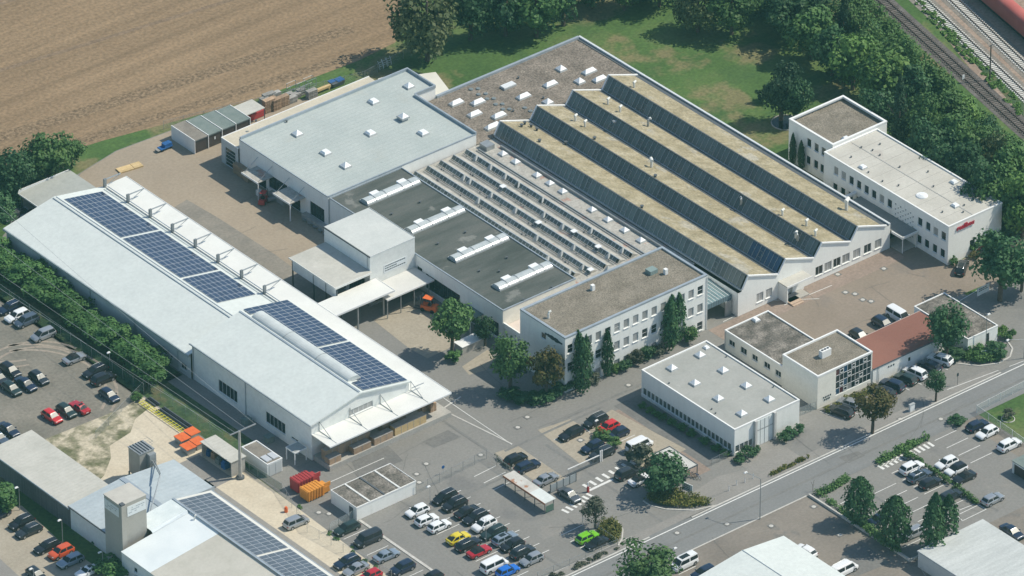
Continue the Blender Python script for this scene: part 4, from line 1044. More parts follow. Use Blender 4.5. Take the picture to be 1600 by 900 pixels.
# ------------------------------------------------------------------ right-hand building with red lettering
def admin():
    r = empty("administration_building", (68, -25, 0), "two-storey white building with red lettering and long flat beige roof", "building")
    x0, x1, y0, y1, h = 61.95, 74.3, -41.85, -9.8, 7.8
    up = [(1200+x/4, 225+y/4) for x, y in ((425, 168), (473, 198), (521, 228), (568, 255), (615, 285), (662, 315), (711, 343), (760, 372), (950, 487), (1000, 515), (1048, 547), (1097, 575))]
    lo = [(1200+x/4, 225+y/4) for x, y in ((420, 272), (468, 300), (516, 328), (564, 357), (945, 595), (992, 624), (1042, 653), (1090, 682))]
    ops = px_ops('W', x0, (x0, y1), up+lo, 1.15, 1.62)
    holes = []
    u1 = y1-on_x(1398.5, 318, x0).y; u2 = y1-on_x(1428, 337, x0).y
    for i in range(8):
        for j in range(11):
            if (i+j) % 2 == 0: holes.append((round(u1+i*(u2-u1)/7.6, 2), round(.8+j*.5, 2), .3, .3))
    sops = px_ops('S', y0, (x0, y0), [(1515.5, 376, 1523, 388)])
    base = shell(r, x0, x1, y0, y1, h, white_wall, beige_roof, {'W': ops+holes, 'S': sops}, white_trim, .28, .22, .22)
    for o in ops: window(r, 'W', base['W'], o, 1, 1, frame_white, blind if (o[1] > 3.5 and rng.random() < .5) else glass_dark)
    for o in sops: window(r, 'S', base['S'], o, 1, 1)
    b = MB()
    for o in holes: b.box(x0+.15, x0+.19, base['W'][1]-o[0]-.3, base['W'][1]-o[0], o[1], o[1]+.3)
    b.build("perforated_screen", glass_dark, r)
    zt = h-.22
    p = at(1440.5, 306, zt); b = MB()
    for k in range(5): b.disc((p.x, p.y, zt+.06*k), 1.05*math.cos(k*.28), 18, .1)
    b.build("roof_dome", white_plastic, r, smooth=80)
    for q in ((1348, 262), (1490.5, 285.5), (1492.5, 322)): skylight(r, at(*q, zt), 'dome', 0, .75)
    for q in ((1330, 246), (1346, 231), (1375, 243), (1379, 284), (1404, 290.5), (1363.5, 235.5), (1406, 261.5), (1450, 269), (1458.5, 292), (1506.5, 321.5), (1520.5, 310), (1472.5, 332), (1505, 332), (1375, 226), (1357, 270)): put("roof_vent", STUB, r, at(*q, zt), 0, .8)
    b = MB(); b.box(x0+5.9, x0+6.1, y0+.6, y1-.5, zt, zt+.05)
    for k in range(1, 11): b.box(x0+.5, x1-.5, y0+k*2.9, y0+k*2.9+.06, zt, zt+.03)
    b.build("roof_seam", mat("seam_grey", [(.42, .41, .38)], 1, .9), r)
    # rear wing, slightly higher, gravel roof
    X0, X1, Y0, Y1, H = 64.0, 76.6, -9.75, 1.75, 8.4
    wl = [(1210+x/6.667, 140+y/6.667) for x, y in ((360, 555), (438, 605), (512, 648), (353, 735), (432, 780), (500, 825))]
    wo = px_ops('W', X0, (X0, Y1), wl, 1.1, 1.65)
    wo = [o for o in wo if o[0]+o[2] < Y1-Y0]
    bs = shell(r, X0, X1, Y0, Y1, H, white_wall, gravel_roof, {'W': wo}, white_trim, .42, .3, .75)
    for o in wo: window(r, 'W', bs['W'], o, 1, 1)
    skylight(r, at(1322, 218, H-.75), 'dome', 0, .8)
    MB().box(X0-.3, x0+.0, -11.5, -9.8, 0, .02)
    # red letters
    fc = bpy.data.curves.new("lettering", 'FONT'); fc.body = "reallbou"; fc.size = 1.25; fc.extrude = .07; fc.space_character = .98; fc.shear = .12; fc.offset = .03
    fo = bpy.data.objects.new("lettering", fc); COL.objects.link(fo); fo.parent = r
    lm_ = bpy.data.meshes.new_from_object(fo); bpy.data.objects.remove(fo); lm_.materials.clear(); lm_.materials.append(sign_red)
    fo = bpy.data.objects.new("lettering", lm_); COL.objects.link(fo); fo.parent = r
    a = on_y(1494, 360.5, y0)
    fo.location = Vector((a.x, y0-.14, a.z))-WORLD_POS[r.name]; fo.rotation_euler = (R(90), 0, 0)
    # link canopy to the main hall
    MB().box(58.4, x0-.02, -34.2, -19.5, 3.1, 3.35).build("link_roof", mat("link_felt", [(.20, .205, .195), (.26, .26, .245)], .4, .95, fine=.12), r)
    b = MB(); b.box(58.3, x0-.02, -34.35, -34.2, 3.0, 3.45); b.box(58.25, 58.4, -34.35, -31.5, 3.0, 3.45); b.build("link_edge", white_trim, r)
    MB().box(58.5, x0-.05, -29.4, -29.2, .02, 3.1).build("link_glass", glass_dark, r)
    MB().box(58.5, x0-.05, -33.8, -29.4, .02, .22).build("link_step", concrete, r)
    for x in (58.6, 61.7): MB().box(x-.06, x+.06, -34.1, -33.98, 0, 3.1).build("link_post", white_trim, r)
    MB().box(58.4, x0-.02, -18.5, -18.0, 3.2, 3.7).build("bridge_beam", white_trim, r)
admin()

# ------------------------------------------------------------------ pyramid-skylight hall by the street
def street_hall():
    r = empty("street_hall", (2, -51, 0), "low white hall with grey roof and pyramid skylights by the street", "hall")
    x0, x1, y0, y1, h = -4.92, 9.25, -63.4, -39.85, 5.3
    wo = [(.35+1.02*i, .62, .92, 1.35) for i in range(22)]
    so_ = [(.25+.95*i, .62, .85, 1.3) for i in range(4)]
    base = shell(r, x0, x1, y0, y1, h, white_wall, plain_roof, {'W': wo, 'S': so_}, white_trim, .26, .2, .2)
    for o in wo+so_:
        f = 'W' if o in wo else 'S'; window(r, f, base[f], o, 1, 1, frame_white, mat('grey_hall_glass', [(.10, .115, .11), (.15, .16, .152)], .6, .2, rand=.2, spec=.5), False)
    MB().box(x0-.09, x0-.02, y0, y1, .38, .58).build("sill_band", white_trim, r)
    MB().box(x0+4.6, x0+8.35, y0-.1, y0-.02, .05, 4.95).build("sliding_gate", mat("pale_gate_glass", [(.70, .74, .73), (.77, .80, .78)], .6, .5), r)
    b = MB()
    for k in range(5): b.box(x0+4.6+k*.92, x0+4.66+k*.92, y0-.13, y0-.1, .05, 4.95)
    for z in (3.0, 3.08): b.box(x0+4.6, x0+8.3, y0-.135, y0-.13, z, z+.06)
    b.build("gate_rib", galv, r)
    for xx in (x0+4.35, x0+8.5): MB().box(xx-.22, xx+.22, y0-.5, y0-.02, 0, 5.28).build("gate_pier", mat("pier_grey", [(.50, .49, .47), (.56, .55, .53)], .5, .85), r)
    z = h-.2
    for q in ((1093.7, 556), (1050, 576.5), (1130, 580), (1085.7, 600), (1166, 604), (1122.5, 624), (1159, 647.5), (1202, 625)): skylight(r, at(*q, z), 'pyramid', 0, .95)
    skylight(r, at(1103.7, 544, z), 'dome', 0, .6)
    for q in ((1135, 558), (1045.5, 599.5), (1118, 646.5), (1112, 640), (1208.5, 605)): put("roof_vent", STUB, r, at(*q, z), 0, .7)
street_hall()

# ------------------------------------------------------------------ mossy-roof building, glazed cube, red link, gatehouse
def low_block():
    r = empty("workshop_building", (20, -44, 0), "low cream building with mossy dark gravel roof behind the glazed cube", "building")
    x0, x1, y0, y1, h = 15.2, 24.8, -53.0, -37.7, 3.9
    wr = [(1200-400*0+0, 0)]
    wo = px_ops('W', x0, (x0, y1), [(800+1355/4, 450+318/4, 800+1392/4, 450+375/4), (800+1428/4, 450+362/4, 800+1466/4, 450+425/4), (800+1500/4, 450+408/4, 800+1535/4, 450+465/4), (800+1575/4, 450+455/4, 1203, 450+515/4), (1211.5, 576.5, 1220, 591)])
    base = shell(r, x0, x1, y0, y1, h, cream_wall, gravel_mossy, {'W': wo}, white_trim, .25, .2, .22)
    for o in wo: window(r, 'W', base['W'], o, 2, 1)
    skylight(r, at(1181, 500.5, h-.22), 'dome', 0, .7)
    MB().tube([(x0-.08, y1-.15, h-.3), (x0-.08, y1-.15, 0)], .06, 5).build("downpipe", zinc, r)
low_block()
def cube():
    r = empty("glazed_cube", (20.8, -57, 0), "two-storey white cube with one large gridded glass wall", "building")
    x0, x1, y0, y1, h = 14.95, 27.05, -61.45, -52.6, 6.5
    gx0, gx1, gz0, gz1 = 4.05, 11.85, 1.0, 6.1
    base = shell(r, x0, x1, y0, y1, h, cream_wall, gravel_roof, {'S': [(gx0, gz0, gx1-gx0, gz1-gz0)]}, white_trim, .3, .3, .3)
    w, hh = gx1-gx0, gz1-gz0; n = 9
    f = put("curtain_wall", MB().box(0, w, -.04, .04, 0, .1).box(0, w, -.04, .04, hh-.1, hh).mesh("curtain_wall", frame_white), r, (x0+gx0, y0+.1, gz0))
    cols = [glass_dark, mat("blue_glass", [(.02, .06, .12), (.05, .11, .18)], .5, .08, spec=.6), mat("red_tint", [(.09, .03, .035)], .5, .1, spec=.6), glass_dark, glass_dark, blind]
    rr = random.Random(4)
    pm = {}
    for j in range(4):
        for i in range(n):
            c = rr.choice(cols) if (i < 4) else glass_dark
            if c.name not in pm: pm[c.name] = MB().box(.04, w/n-.04, -.01, .01, .04, hh/4-.04).mesh("pane", c)
            put("pane", pm[c.name], f, (i*w/n, 0, j*hh/4), local=True)
    b = MB()
    for i in range(n+1): b.box(i*w/n-.03, i*w/n+.03, -.05, .03, .1, hh-.1)
    for j in range(1, 4): b.box(.03, w-.03, -.045, .025, j*hh/4-.03, j*hh/4+.03)
    put("mullion", b.mesh("mullion", frame_white), f, (0, 0, 0), local=True)
    vw = MB(); vw.box(0, .75, -.1, -.05, 0, .07); vw.box(0, .75, -.1, -.05, .63, .7); vw.box(0, .07, -.1, -.05, .07, .63); vw.box(.68, .75, -.1, -.05, .07, .63); vme = vw.mesh("vent_light", frame_white)
    for i, j in ((1, 3), (4, 3), (7, 3), (1, 1), (3, 2), (5, 0), (6, 1), (2, 0)): put("vent_light", vme, f, (i*w/n+.05, 0, j*hh/4+.25), local=True)
    p = at(1289, 556, h-.3); b = MB(); b.box(p.x-1.0, p.x+1.0, p.y-.45, p.y+.45, h-.3, h+1.0); b.build("chimney", white_trim, r)
    b = MB()
    for dx in (-.6, 0, .6): b.disc((p.x+dx, p.y, h+1.0), .2, 10, .12)
    b.build("chimney_pot", steel_dark, r)
    b = MB(); rr = random.Random(8); a = on_y(1286, 622, y0)
    for k in range(2):
        for i in range(4-k): b.box(a.x+.5*i+.2*k, a.x+.5*i+.24*k+.25, y0-.06, y0-.01, a.z-.1-.5*k+.12*i*0, a.z+.18-.5*k)
    b.build("wall_lettering", sign_dark, r)
cube()
def red_link():
    r = empty("link_building", (36, -57, 0), "low white link building with red-brown felt roof", "building")
    x0, x1, y0, y1, h = 27.15, 45.2, -61.6, -53.2, 3.0
    wall(r, 'S', (x0, y0, 0), x1-x0, h-.1, [(7.9, 1.2, .55, .8)], white_wall); window(r, 'S', (x0, y0, 0), (7.9, 1.2, .55, .8), 1, 1, frame_dark)
    wall(r, 'N', (x1, y1, 0), x1-x0, h-.1); wall(r, 'W', (x0, y1, 0), y1-y0, h-.1)
    b = MB(); flatquad(b, x0, x1, y0, y1, h, h); b.build("roof", red_roof, r)
    b = MB(); b.box(x0, x1, y0-.1, y0, h-.15, h+.02); b.build("gutter", steel_dark, r)
    MB().box(x0, x1, y1, y1+.12, h-.12, h+.06).build("roof_edge", mat("pink_trim", [(.48, .36, .32)], 1, .7), r)
    MB().tube([(x0+1.2, y0-.12, h-.1), (x0+1.2, y0-.12, 0)], .05, 5).build("downpipe", zinc, r)
    b = MB()
    for i in range(3): b.box(x0+3.4+.55*i, x0+3.65+.55*i, y0-.05, y0-.01, 1.9, 2.2)
    b.build("wall_lettering", sign_dark, r)
red_link()
def gatehouse():
    r = empty("gatehouse", (48.8, -58, 0), "gatehouse with flat dark gravel roof at the site entrance", "building")
    x0, x1, y0, y1, h = 45.4, 52.2, -65.0, -51.6, 3.2
    so_ = [(4.15, .5, .75, 2.0)]
    base = shell(r, x0, x1, y0, y1, h, white_wall, gravel_mossy, {'S': so_}, white_trim, .2, .2, .15)
    for o in so_: window(r, 'S', base['S'], o, 1, 2, frame_dark)
gatehouse()

# ------------------------------------------------------------------ garages at the yard's north edge
def garages():
    r = empty("garage_row", (-8.5, 72.5, 0), "row of four flat-roofed garages with brown doors by the field", "garage")
    xs = [-14.75, -11.75, -8.7, -5.65, -2.5]; h = 2.65
    for i in range(4):
        a, b_ = xs[i], xs[i+1]; hh = h+.0; yb, yf = 76.2-.28*i, 69.45
        MB().box(a+.06, b_-.06, yf, yb, hh-.1, hh+.02).build("roof", felt_brown if i == 0 else felt_green, r)
        MB().box(a-.06, a+.06, yf-.04, yb, 0, hh+.12).build("party_wall", white_trim, r)
        MB().box(a+.06, b_-.06, yf+.1, yf+.18, .05, hh-.25).build("garage_door", brown_door, r)
        MB().box(a+.06, b_-.06, yf-.02, yf+.1, hh-.25, hh-.1).build("door_lintel", steel_dark, r)
        MB().box(a+.06, b_-.06, yb-.1, yb, 0, hh-.1).build("rear_wall", white_wall, r)
    MB().box(xs[4]-.06, xs[4]+.06, 69.4, 75.2, 0, h+.1).build("party_wall", white_trim, r)
    p = MB().box(-10.4, -10.15, 69.5, 69.54, 1.3, 1.8).build("door_notice", sign_board, r)
    l = empty("lean_to", (0, 72.6, 0), "open lean-to with pale sheet roof beside the garages", "shed")
    MB().box(-2.35, 1.8, 70.7, 74.5, 2.5, 2.62).build("roof", fibre, l)
    for q in ((1.7, 70.8), (1.7, 74.3), (-.2, 74.3)): MB().box(q[0]-.06, q[0]+.06, q[1]-.06, q[1]+.06, 0, 2.5).build("post", steel_dark, l)
    MB().box(-2.3, 1.7, 74.4, 74.5, 0, 2.4).build("rear_wall", felt_green, l)
garages()

# ------------------------------------------------------------------ works at lower left
def long_shed():
    r = empty("long_shed", (-97, 0, 0), "long shed with pale corrugated roof and dark board wall beside the sand lot", "shed")
    x0, x1, y0, y1 = -101.3, -92.8, -10.9, 11.2
    wall(r, 'W', (x0, y1, 0), y1-y0, 3.85, (), wood_dark); wall(r, 'E', (x1, y0, 0), y1-y0, 4.1, (), wood_dark); wall(r, 'N', (x1, y1, 0), x1-x0, 3.85, (), wood_dark)
    b = MB(); b.face([(x0-.25, y0, 3.9), (x1+.1, y0, 4.15), (x1+.1, y1+.2, 4.15), (x0-.25, y1+.2, 3.9)]); b.build("roof", fibre, r)
    MB().box(x0-.35, x0-.25, y0, y1+.2, 3.65, 3.9).build("gutter", zinc, r)
long_shed()
def metal_hall():
    r = empty("metal_hall", (-91, -16, 0), "grey sheet-metal hall with low ridge beside the concrete tower", "hall")
    x0, x1, xm, y0, y1 = -101.4, -80.4, -90.9, -21.6, -11.0
    wall(r, 'W', (x0, y1, 0), y1-y0, 4.45, (), wh_wall); wall(r, 'E', (x1, y0, 0), y1-y0, 4.35, (), grey_wall)
    wall(r, 'N', (x1, y1, 0), x1-x0, 4.35, (), grey_wall, top=(x1-xm, 5.2)); wall(r, 'S', (x0, y0, 0), x1-x0, 4.35, (), grey_wall, top=(xm-x0, 5.2))
    b = MB(); b.face([(x0-.25, y0, 4.45), (xm, y0, 5.3), (xm, y1+.2, 5.3), (x0-.25, y1+.2, 4.45)]); b.face([(xm, y0, 5.3), (x1+.15, y0, 4.4), (x1+.15, y1+.2, 4.4), (xm, y1+.2, 5.3)]); b.build("roof", metal_sheet, r)
    MB().box(x0-.4, x0-.25, y0, y1+.2, 4.25, 4.45).build("gutter", steel_dark, r)
    MB().box(xm-.45, xm+.45, y0, y1+.2, 5.24, 5.36).build("ridge_cap", zinc, r)
    MB().box(x1-8, x1+.2, y0-.1, y0, 4.0, 4.7).build("front_fascia", zinc, r)
metal_hall()
def tower():
    r = empty("concrete_tower", (-99.7, -24, 0), "tall pale concrete tower with white sign boards", "tower")
    x0, x1, y0, y1, h = -102.3, -97.3, -26.2, -21.7, 12.5
    b = MB(); b.box(x0, x1, y0, y1, 0, h); b.build("shaft", tower_conc, r)
    MB().box(x0-.15, x0+.75, y0-.35, y0, 0, h+.1).build("corner_shaft", tower_conc, r)
    MB().box(x0-.1, x1+.1, y0-.02, y1+.1, h, h+.12).build("roof", mat("tower_roof", [(.44, .42, .38), (.52, .50, .45)], .5, .92, patch=[((.26, .25, .22), .8, .64, .6)]), r)
    MB().box(x0-.05, x0+.65, y0-.3, y0+.5, h+.12, h+.35).build("shaft_cover", steel_dark, r)
    for f in ('W', 'S'):
        b = MB(); t = MB(); rr = random.Random(2)
        if f == 'W': b.box(x0-.06, x0-.01, y0+.55, y1-.1, h-2.4, h-.6)
        else: b.box(x0+1.2, x1-.1, y0-.06, y0-.01, h-2.5, h-.6)
        b.build("sign_board", sign_board, r)
        for z in (h-1.15, h-1.55, h-1.95):
            u = .3
            while u < 3.2:
                w = rr.uniform(.15, .5)
                if rr.random() < .7:
                    if f == 'W': t.box(x0-.08, x0-.06, y1-.1-u-w, y1-.1-u, z, z+.14)
                    else: t.box(x0+1.2+u, x0+1.2+u+w, y0-.08, y0-.06, z, z+.14)
                u += w+.1
        t.build("sign_lettering", mat("faint_print", [(.40, .43, .45)], 1, .6), r)
tower()
def tank():
    r = empty("dust_silo", (-83.8, -6.5, 0), "box-shaped galvanised dust filter on legs behind the metal hall", "silo")
    x0, x1, y0, y1, z0, z1 = -85.4, -82.5, -8.4, -5.4, 1.5, 6.3
    MB().box(x0, x1, y0, y1, z0, z1-.15).build("filter_box", mat("filter_panel", [(.40, .385, .34), (.46, .44, .39)], .7, .5, metallic=.2), r)
    b = MB(); b.box(x0-.1, x1+.1, y0-.1, y1+.1, z1-.15, z1); b.build("top_plate", galv, r)
    b = MB()
    for k in range(5): b.box(x0+.25+k*.56, x0+.33+k*.56, y0, y1, z1, z1+.14)
    b.build("top_rib", steel_dark, r)
    MB().box(x0+1.4, x1-.2, y0-.9, y0-.02, 2.5, z1-.4).build("outlet_box", galv, r)
    b = MB()
    for q in ((x0, y0), (x1, y0), (x0, y1), (x1, y1)): b.box(q[0]-.1, q[0]+.1, q[1]-.1, q[1]+.1, 0, z0)
    b.build("leg_frame", steel_dark, r)
    b = MB().frustum(x0+.7, x0+2.1, y0+.6, y1-.6, .6, x0, x1, y0, y1, z0, bottom=True); b.build("hopper", blue_p, r)
    b = MB(); e1 = at(249.5, 741, 7.2); e2 = at(233, 806, 5.6); b.tube([(x1-.9, y0-.8, 4.6), e1, e1+Vector((0, -.15, -.1)), e2], .12, 7); b.tube([(x1-.5, y0-.9, 4.4), e1+Vector((.35, .3, -.1))], .09, 6); b.build("delivery_pipe", galv, r, smooth=50)
    b = MB()
    for z in (3.0, 4.0, 5.0, 6.0, 6.6): b.tube([(x1+.1, y1-.2, z), (x1+.9, y1-.2, z), (x1+.9, y1-1.6, z), (x1+.1, y1-1.6, z)], .03, 4)
    b.box(x1+.05, x1+1.0, y1-1.7, y1-.1, 2.9, 3.0); b.build("access_cage", galv, r)
tank()
def solar_hall():
    r = empty("solar_hall", (-92, -38, 0), "hall with white and beige roof and grey solar panels at the lower edge", "hall")
    x0, x1, xm, y0, y1 = -103.2, -82.0, -89.5, -75.0, -22.8
    e0, e1, k = 5.0, 5.15, 6.6
    wo = [(3.2, 2.6, .9, .9), (7.4, 2.6, .9, .9)]
    wall(r, 'W', (x0, -27.2, 0), -27.2-y0, e0, wo, wh_wall)
    for o in wo: window(r, 'W', (x0, -27.2, 0), o, 1, 1)
    wall(r, 'E', (x1, y0, 0), y1-y0, e1, (), wh_wall); wall(r, 'N', (x1, y1, 0), x1-(-97.2), e1, (), wh_wall, top=(x1-xm, k))
    s0 = (k-e0)/(xm-x0); zl = lambda x: e0+(x-x0)*s0
    b = MB(); b.face([(x0-.3, y0, zl(x0-.3)), (xm, y0, k), (xm, -35.2, k), (-97.0, -35.2, zl(-97)), (-97.0, -35.2, zl(-97)), (x0-.3, -35.2, zl(x0-.3))]); b.build("roof", mat("beige_sheet", [(.47, .45, .39), (.54, .515, .455)], .2, .85, fine=.05, fscale=2), r)
    b = MB(); b.face([(x0-.3, -35.18, zl(x0-.3)), (xm, -35.18, k), (xm, -27.4, k), (x0-.3, -27.4, zl(x0-.3))]); b.build("white_roof_field", mat("white_coated_roof", [(.66, .71, .72), (.74, .78, .78)], .2, .6, fine=.04), r)
    b = MB(); b.face([(-97.1, -26.9, zl(-97.1)+.3), (xm, -26.9, k+.25), (xm, y1, k+.25), (-97.1, y1, zl(-97.1)+.3)]); b.build("rooflight_field", mat("pale_rooflight", [(.62, .68, .68), (.72, .77, .76)], .5, .5, fine=.08), r)
    b = MB(); b.face([(-97.1, -27.45, zl(-97.1)+.05), (xm, -27.45, k+.03), (xm, -26.9, k+.3), (-97.1, -26.9, zl(-97.1)+.35)]); b.build("step_flashing", zinc, r)
    s1 = (k-e1)/(x1-xm)
    b = MB(); b.face([(xm, y0, k+.02), (x1+.25, y0, e1), (x1+.25, y1, e1), (xm, y1, k+.02)]); b.build("solar_slope", mat("pale_slope", [(.60, .595, .55), (.67, .66, .61)], .2, .7, fine=.04), r)
    MB().box(xm-.2, xm+.2, y0, y1, k+.26, k+.34).build("ridge_cap", zinc, r)
    MB().box(x1+.25, x1+.4, y0, y1, e1-.2, e1+.03).build("gutter", zinc, r)
    p = at(304, 813, 6.4); put("roof_vent", VENT, r, (p.x, p.y, zl(p.x)))
    dn = (1, 0, -s1)
    solar(r, (xm+.55, y1-.7, k-.55*s1+.1), dn, (0, -1, 0), 4, 20, 1.62, 1.0, cell=pv_grey)
    solar(r, (xm+.55, y1-.7-21.0, k-.55*s1+.1), dn, (0, -1, 0), 4, 12, 1.62, 1.0, cell=pv_grey)
    MB().box(x0-3.6, x0-.02, -36, -31, 0, 2.2).build("side_box", galv, r)
solar_hall()

def shelter():
    r = empty("storage_shelter", (-71, -11.5, 0), "open-fronted shelter with pale sheet roof by the concrete pole", "shed")
    b = MB(); b.box(-72.5, -69.3, -15.9, -7.6, 2.9, 3.02); b.build("roof", fibre, r)
    wall(r, 'E', (-69.5, -15.7, 0), 8, 2.9, (), concrete)
    MB().box(-72.3, -69.5, -15.75, -15.6, 0, 2.9).build("side_wall", concrete, r); MB().box(-72.3, -69.5, -7.9, -7.75, 0, 2.9).build("side_wall", concrete, r)
    MB().box(-69.75, -69.65, -15.5, -7.9, 0, 2.8).build("back_panel", mat("shelter_back", [(.12, .14, .15)], 1, .9), r)
shelter()
def site_office():
    r = empty("container_cabin", (-66.2, -16.1, 0), "white container cabin with gritty roof and two roof panels", "container")
    MB().box(-67.8, -64.75, -19.55, -12.7, .05, 2.5).build("cabin_box", white_wall, r)
    MB().box(-67.6, -64.95, -19.35, -12.9, 2.5, 2.53).build("roof", felt_brown, r)
    ring(-67.85, -64.7, -19.6, -12.65, 2.4, 2.6, .18).build("frame", frame_white, r)
    for x in (-67.5, -66.15): MB().box(x, x+1.25, -19.62, -19.56, .15, 2.3).build("door_leaf", mat("pale_door", [(.50, .52, .52)], 1, .6), r)
    for x in (-67.45, -66.1): MB().box(x, x+1.1, -19.0, -17.2, 2.56, 2.75).build("roof_panel", pv_frame, r)
site_office()
def pergola():
    r = empty("pergola", (-60.9, -18.4, 0), "small white framed shelter beside the warehouse wall", "shelter")
    MB().box(-62.1, -59.6, -19.5, -17.2, 2.3, 2.42).build("roof", mat("smoked_sheet", [(.30, .32, .32), (.36, .38, .37)], 1, .4), r)
    for q in ((-62.05, -19.45), (-62.05, -17.25), (-59.7, -19.45), (-59.7, -17.25)): MB().box(q[0]-.07, q[0]+.07, q[1]-.07, q[1]+.07, 0, 2.3).build("post", frame_white, r)
    ring(-62.15, -59.55, -19.55, -17.15, 2.2, 2.46, .1).build("frame", frame_white, r)
pergola()
def box_garage():
    r = empty("garage_block", (-58, -35.4, 0), "white garage block with dark gravel roof in four bays", "garage")
    x0, x1, y0, y1, h = -64.4, -52.1, -38.7, -32.0, 2.55
    MB().box(x0, x1, y0, y1, 0, h-.1).build("garage_walls", white_wall, r)
    MB().box(x0+.1, x1-.1, y0+.25, y1-.1, h-.1, h-.04).build("roof", gravel_mossy, r)
    ring(x0-.05, x1+.05, y0-.05, y1+.05, h-.25, h+.02, .09).build("parapet", white_trim, r)
    for i, x in enumerate((-61.6, -58.5, -55.4)): MB().box(x-.16, x+.16, y0+.1, y1-.1, h-.04, h+.06).build("bay_upstand", paint_line if i != 1 else steel_dark, r)
    MB().box(x0-.06, x0-.02, y0+.9, y0+1.9, .05, 2.0).build("side_door", steel_dark, r)
box_garage()
def bike_shelter():
    r = empty("bicycle_shelter", (-38.7, -51.6, 0), "long flat shelter with rusty patched roof in the car park", "shelter")
    x0, x1, y0, y1, h = -39.9, -37.6, -56.9, -46.2, 2.3
    b = MB(); b.box(x0, x1, -52.9, y1, h-.08, h); b.build("roof", mat("rusty_patched_roof", [(.44, .42, .38), (.58, .56, .52)], .5, .8, patch=[((.36, .16, .08), .7, .55, .9)]), r)
    MB().box(x0, x1, y0, -52.9, h-.08, h+.002).build("new_roof_sheet", white_roof, r)
    b = MB(); b.box(x0-.06, x0, y0, y1, h-.35, h+.02); b.build("edge_board", mat("rust_board", [(.34, .15, .09), (.42, .21, .13)], 1, .9), r)
    for y in (-46.5, -49, -51.5, -54, -56.6): MB().box(x1-.3, x1-.2, y-.05, y+.05, 0, h-.1).build("post", steel_dark, r); MB().box(x0+.2, x0+.3, y-.05, y+.05, 0, h-.1).build("post", steel_dark, r)
    MB().box(x0+.4, x1-.3, y0+.2, y0+.25, .2, 1.4).build("end_panel", mat("green_panel", [(.10, .17, .13)], 1, .8), r)
bike_shelter()
def trellis():
    r = empty("slatted_canopy", (-15.3, -60.6, 0), "slatted pale canopy beside the big round bush", "canopy")
    x0, x1, y0, y1, h = -17.3, -13.45, -64.2, -57.0, 2.35
    ring(x0, x1, y0, y1, h-.12, h+.1, .12).build("frame", steel_dark, r)
    sm = MB().box(x0+.12, x1-.12, -.11, .11, h-.02, h+.04).mesh("slat", mat("pale_slat", [(.58, .575, .53), (.64, .63, .585)], 1, .7))
    y = y0+.25
    while y < y1-.2: put("slat", sm, r, (0, y, 0)); y += .3
    for q in ((x0+.1, y0+.1), (x1-.1, y0+.1), (x0+.1, y1-.1), (x1-.1, y1-.1)): MB().box(q[0]-.06, q[0]+.06, q[1]-.06, q[1]+.06, 0, h-.1).build("post", steel_dark, r)
trellis()
def edge_white():
    r = empty("edge_hall", (-27, -105, 0), "white gabled roof cut by the bottom picture edge", "hall")
    x0, x1, xm, y0, y1 = -36.5, -18.6, -27.2, -125, -91.2; e, k = 4.5, 5.5
    wall(r, 'E', (x1, y0, 0), y1-y0, e, (), white_wall); wall(r, 'N', (x1, y1, 0), x1-x0, e, (), white_wall, top=(x1-xm, k)); wall(r, 'W', (x0, y1, 0), y1-y0, e, (), white_wall)
    b = MB(); b.face([(x0-.2, y0, e), (xm, y0, k), (xm, y1+.2, k), (x0-.2, y1+.2, e)]); b.face([(xm, y0, k), (x1+.2, y0, e), (x1+.2, y1+.2, e), (xm, y1+.2, k)]); b.build("roof", white_roof, r)
    MB().box(xm-.05, xm+.05, y0, y1+.2, k, k+.07).build("ridge_cap", zinc, r)
edge_white()
def edge_grey():
    r = empty("flat_hall", (3.7, -115, 0), "low hall with pale grey streaked roof beside the columnar trees", "hall")
    x0, x1, y0, y1, h = -3.3, 10.7, -140, -106.5, 3.2
    wall(r, 'W', (x0, y1, 0), y1-y0, h, (), grey_wall); wall(r, 'N', (x1, y1, 0), x1-x0, h); wall(r, 'E', (x1, y0, 0), y1-y0, h)
    b = MB(); flatquad(b, x0-.1, x1+.1, y0, y1+.1, h, h); b.build("roof", mat("streaked_grey_roof", [(.43, .45, .44), (.54, .56, .545)], .5, .85, stretch=(.25, 1.4, 1), fine=.08, fscale=2.5), r)
    MB().box(x0-.18, x0-.1, y0, y1+.1, h-.25, h+.02).build("gutter", zinc, r)
    MB().tube([(-5.5, -112, .6), (-3.6, -107.3, .6)], .05, 4).build("hand_rail", galv, r)
edge_grey()
def small_garage():
    r = empty("small_garage", (29, -97.5, 0), "small garage with green-grey roof at the right edge of the south car park", "garage")
    x0, x1, y0, y1, h = 26.95, 33.2, -103, -96.0, 2.3
    wall(r, 'W', (x0, y1, 0), y1-y0, h, [(.4, .02, 2.6, 1.9)], white_wall); MB().box(x0+.1, x0+.16, y1-3.0, y1-.4, .02, 1.92).build("garage_door", brown_door, r)
    wall(r, 'N', (x1, y1, 0), x1-x0, h)
    MB().box(x0-.1, x1, y0, y1+.1, h, h+.12).build("roof", felt_green, r)
small_garage()
def low_plant_box():
    r = empty("concrete_box", (-17.5, -10.1, 0), "low white concrete box beneath the round tree", "box")
    MB().box(-19.9, -15.3, -11.1, -9.0, 0, 1.5).build("box_wall", concrete, r); MB().box(-20.0, -15.2, -11.2, -8.9, 1.5, 1.62).build("cover_slab", white_trim, r)
low_plant_box()

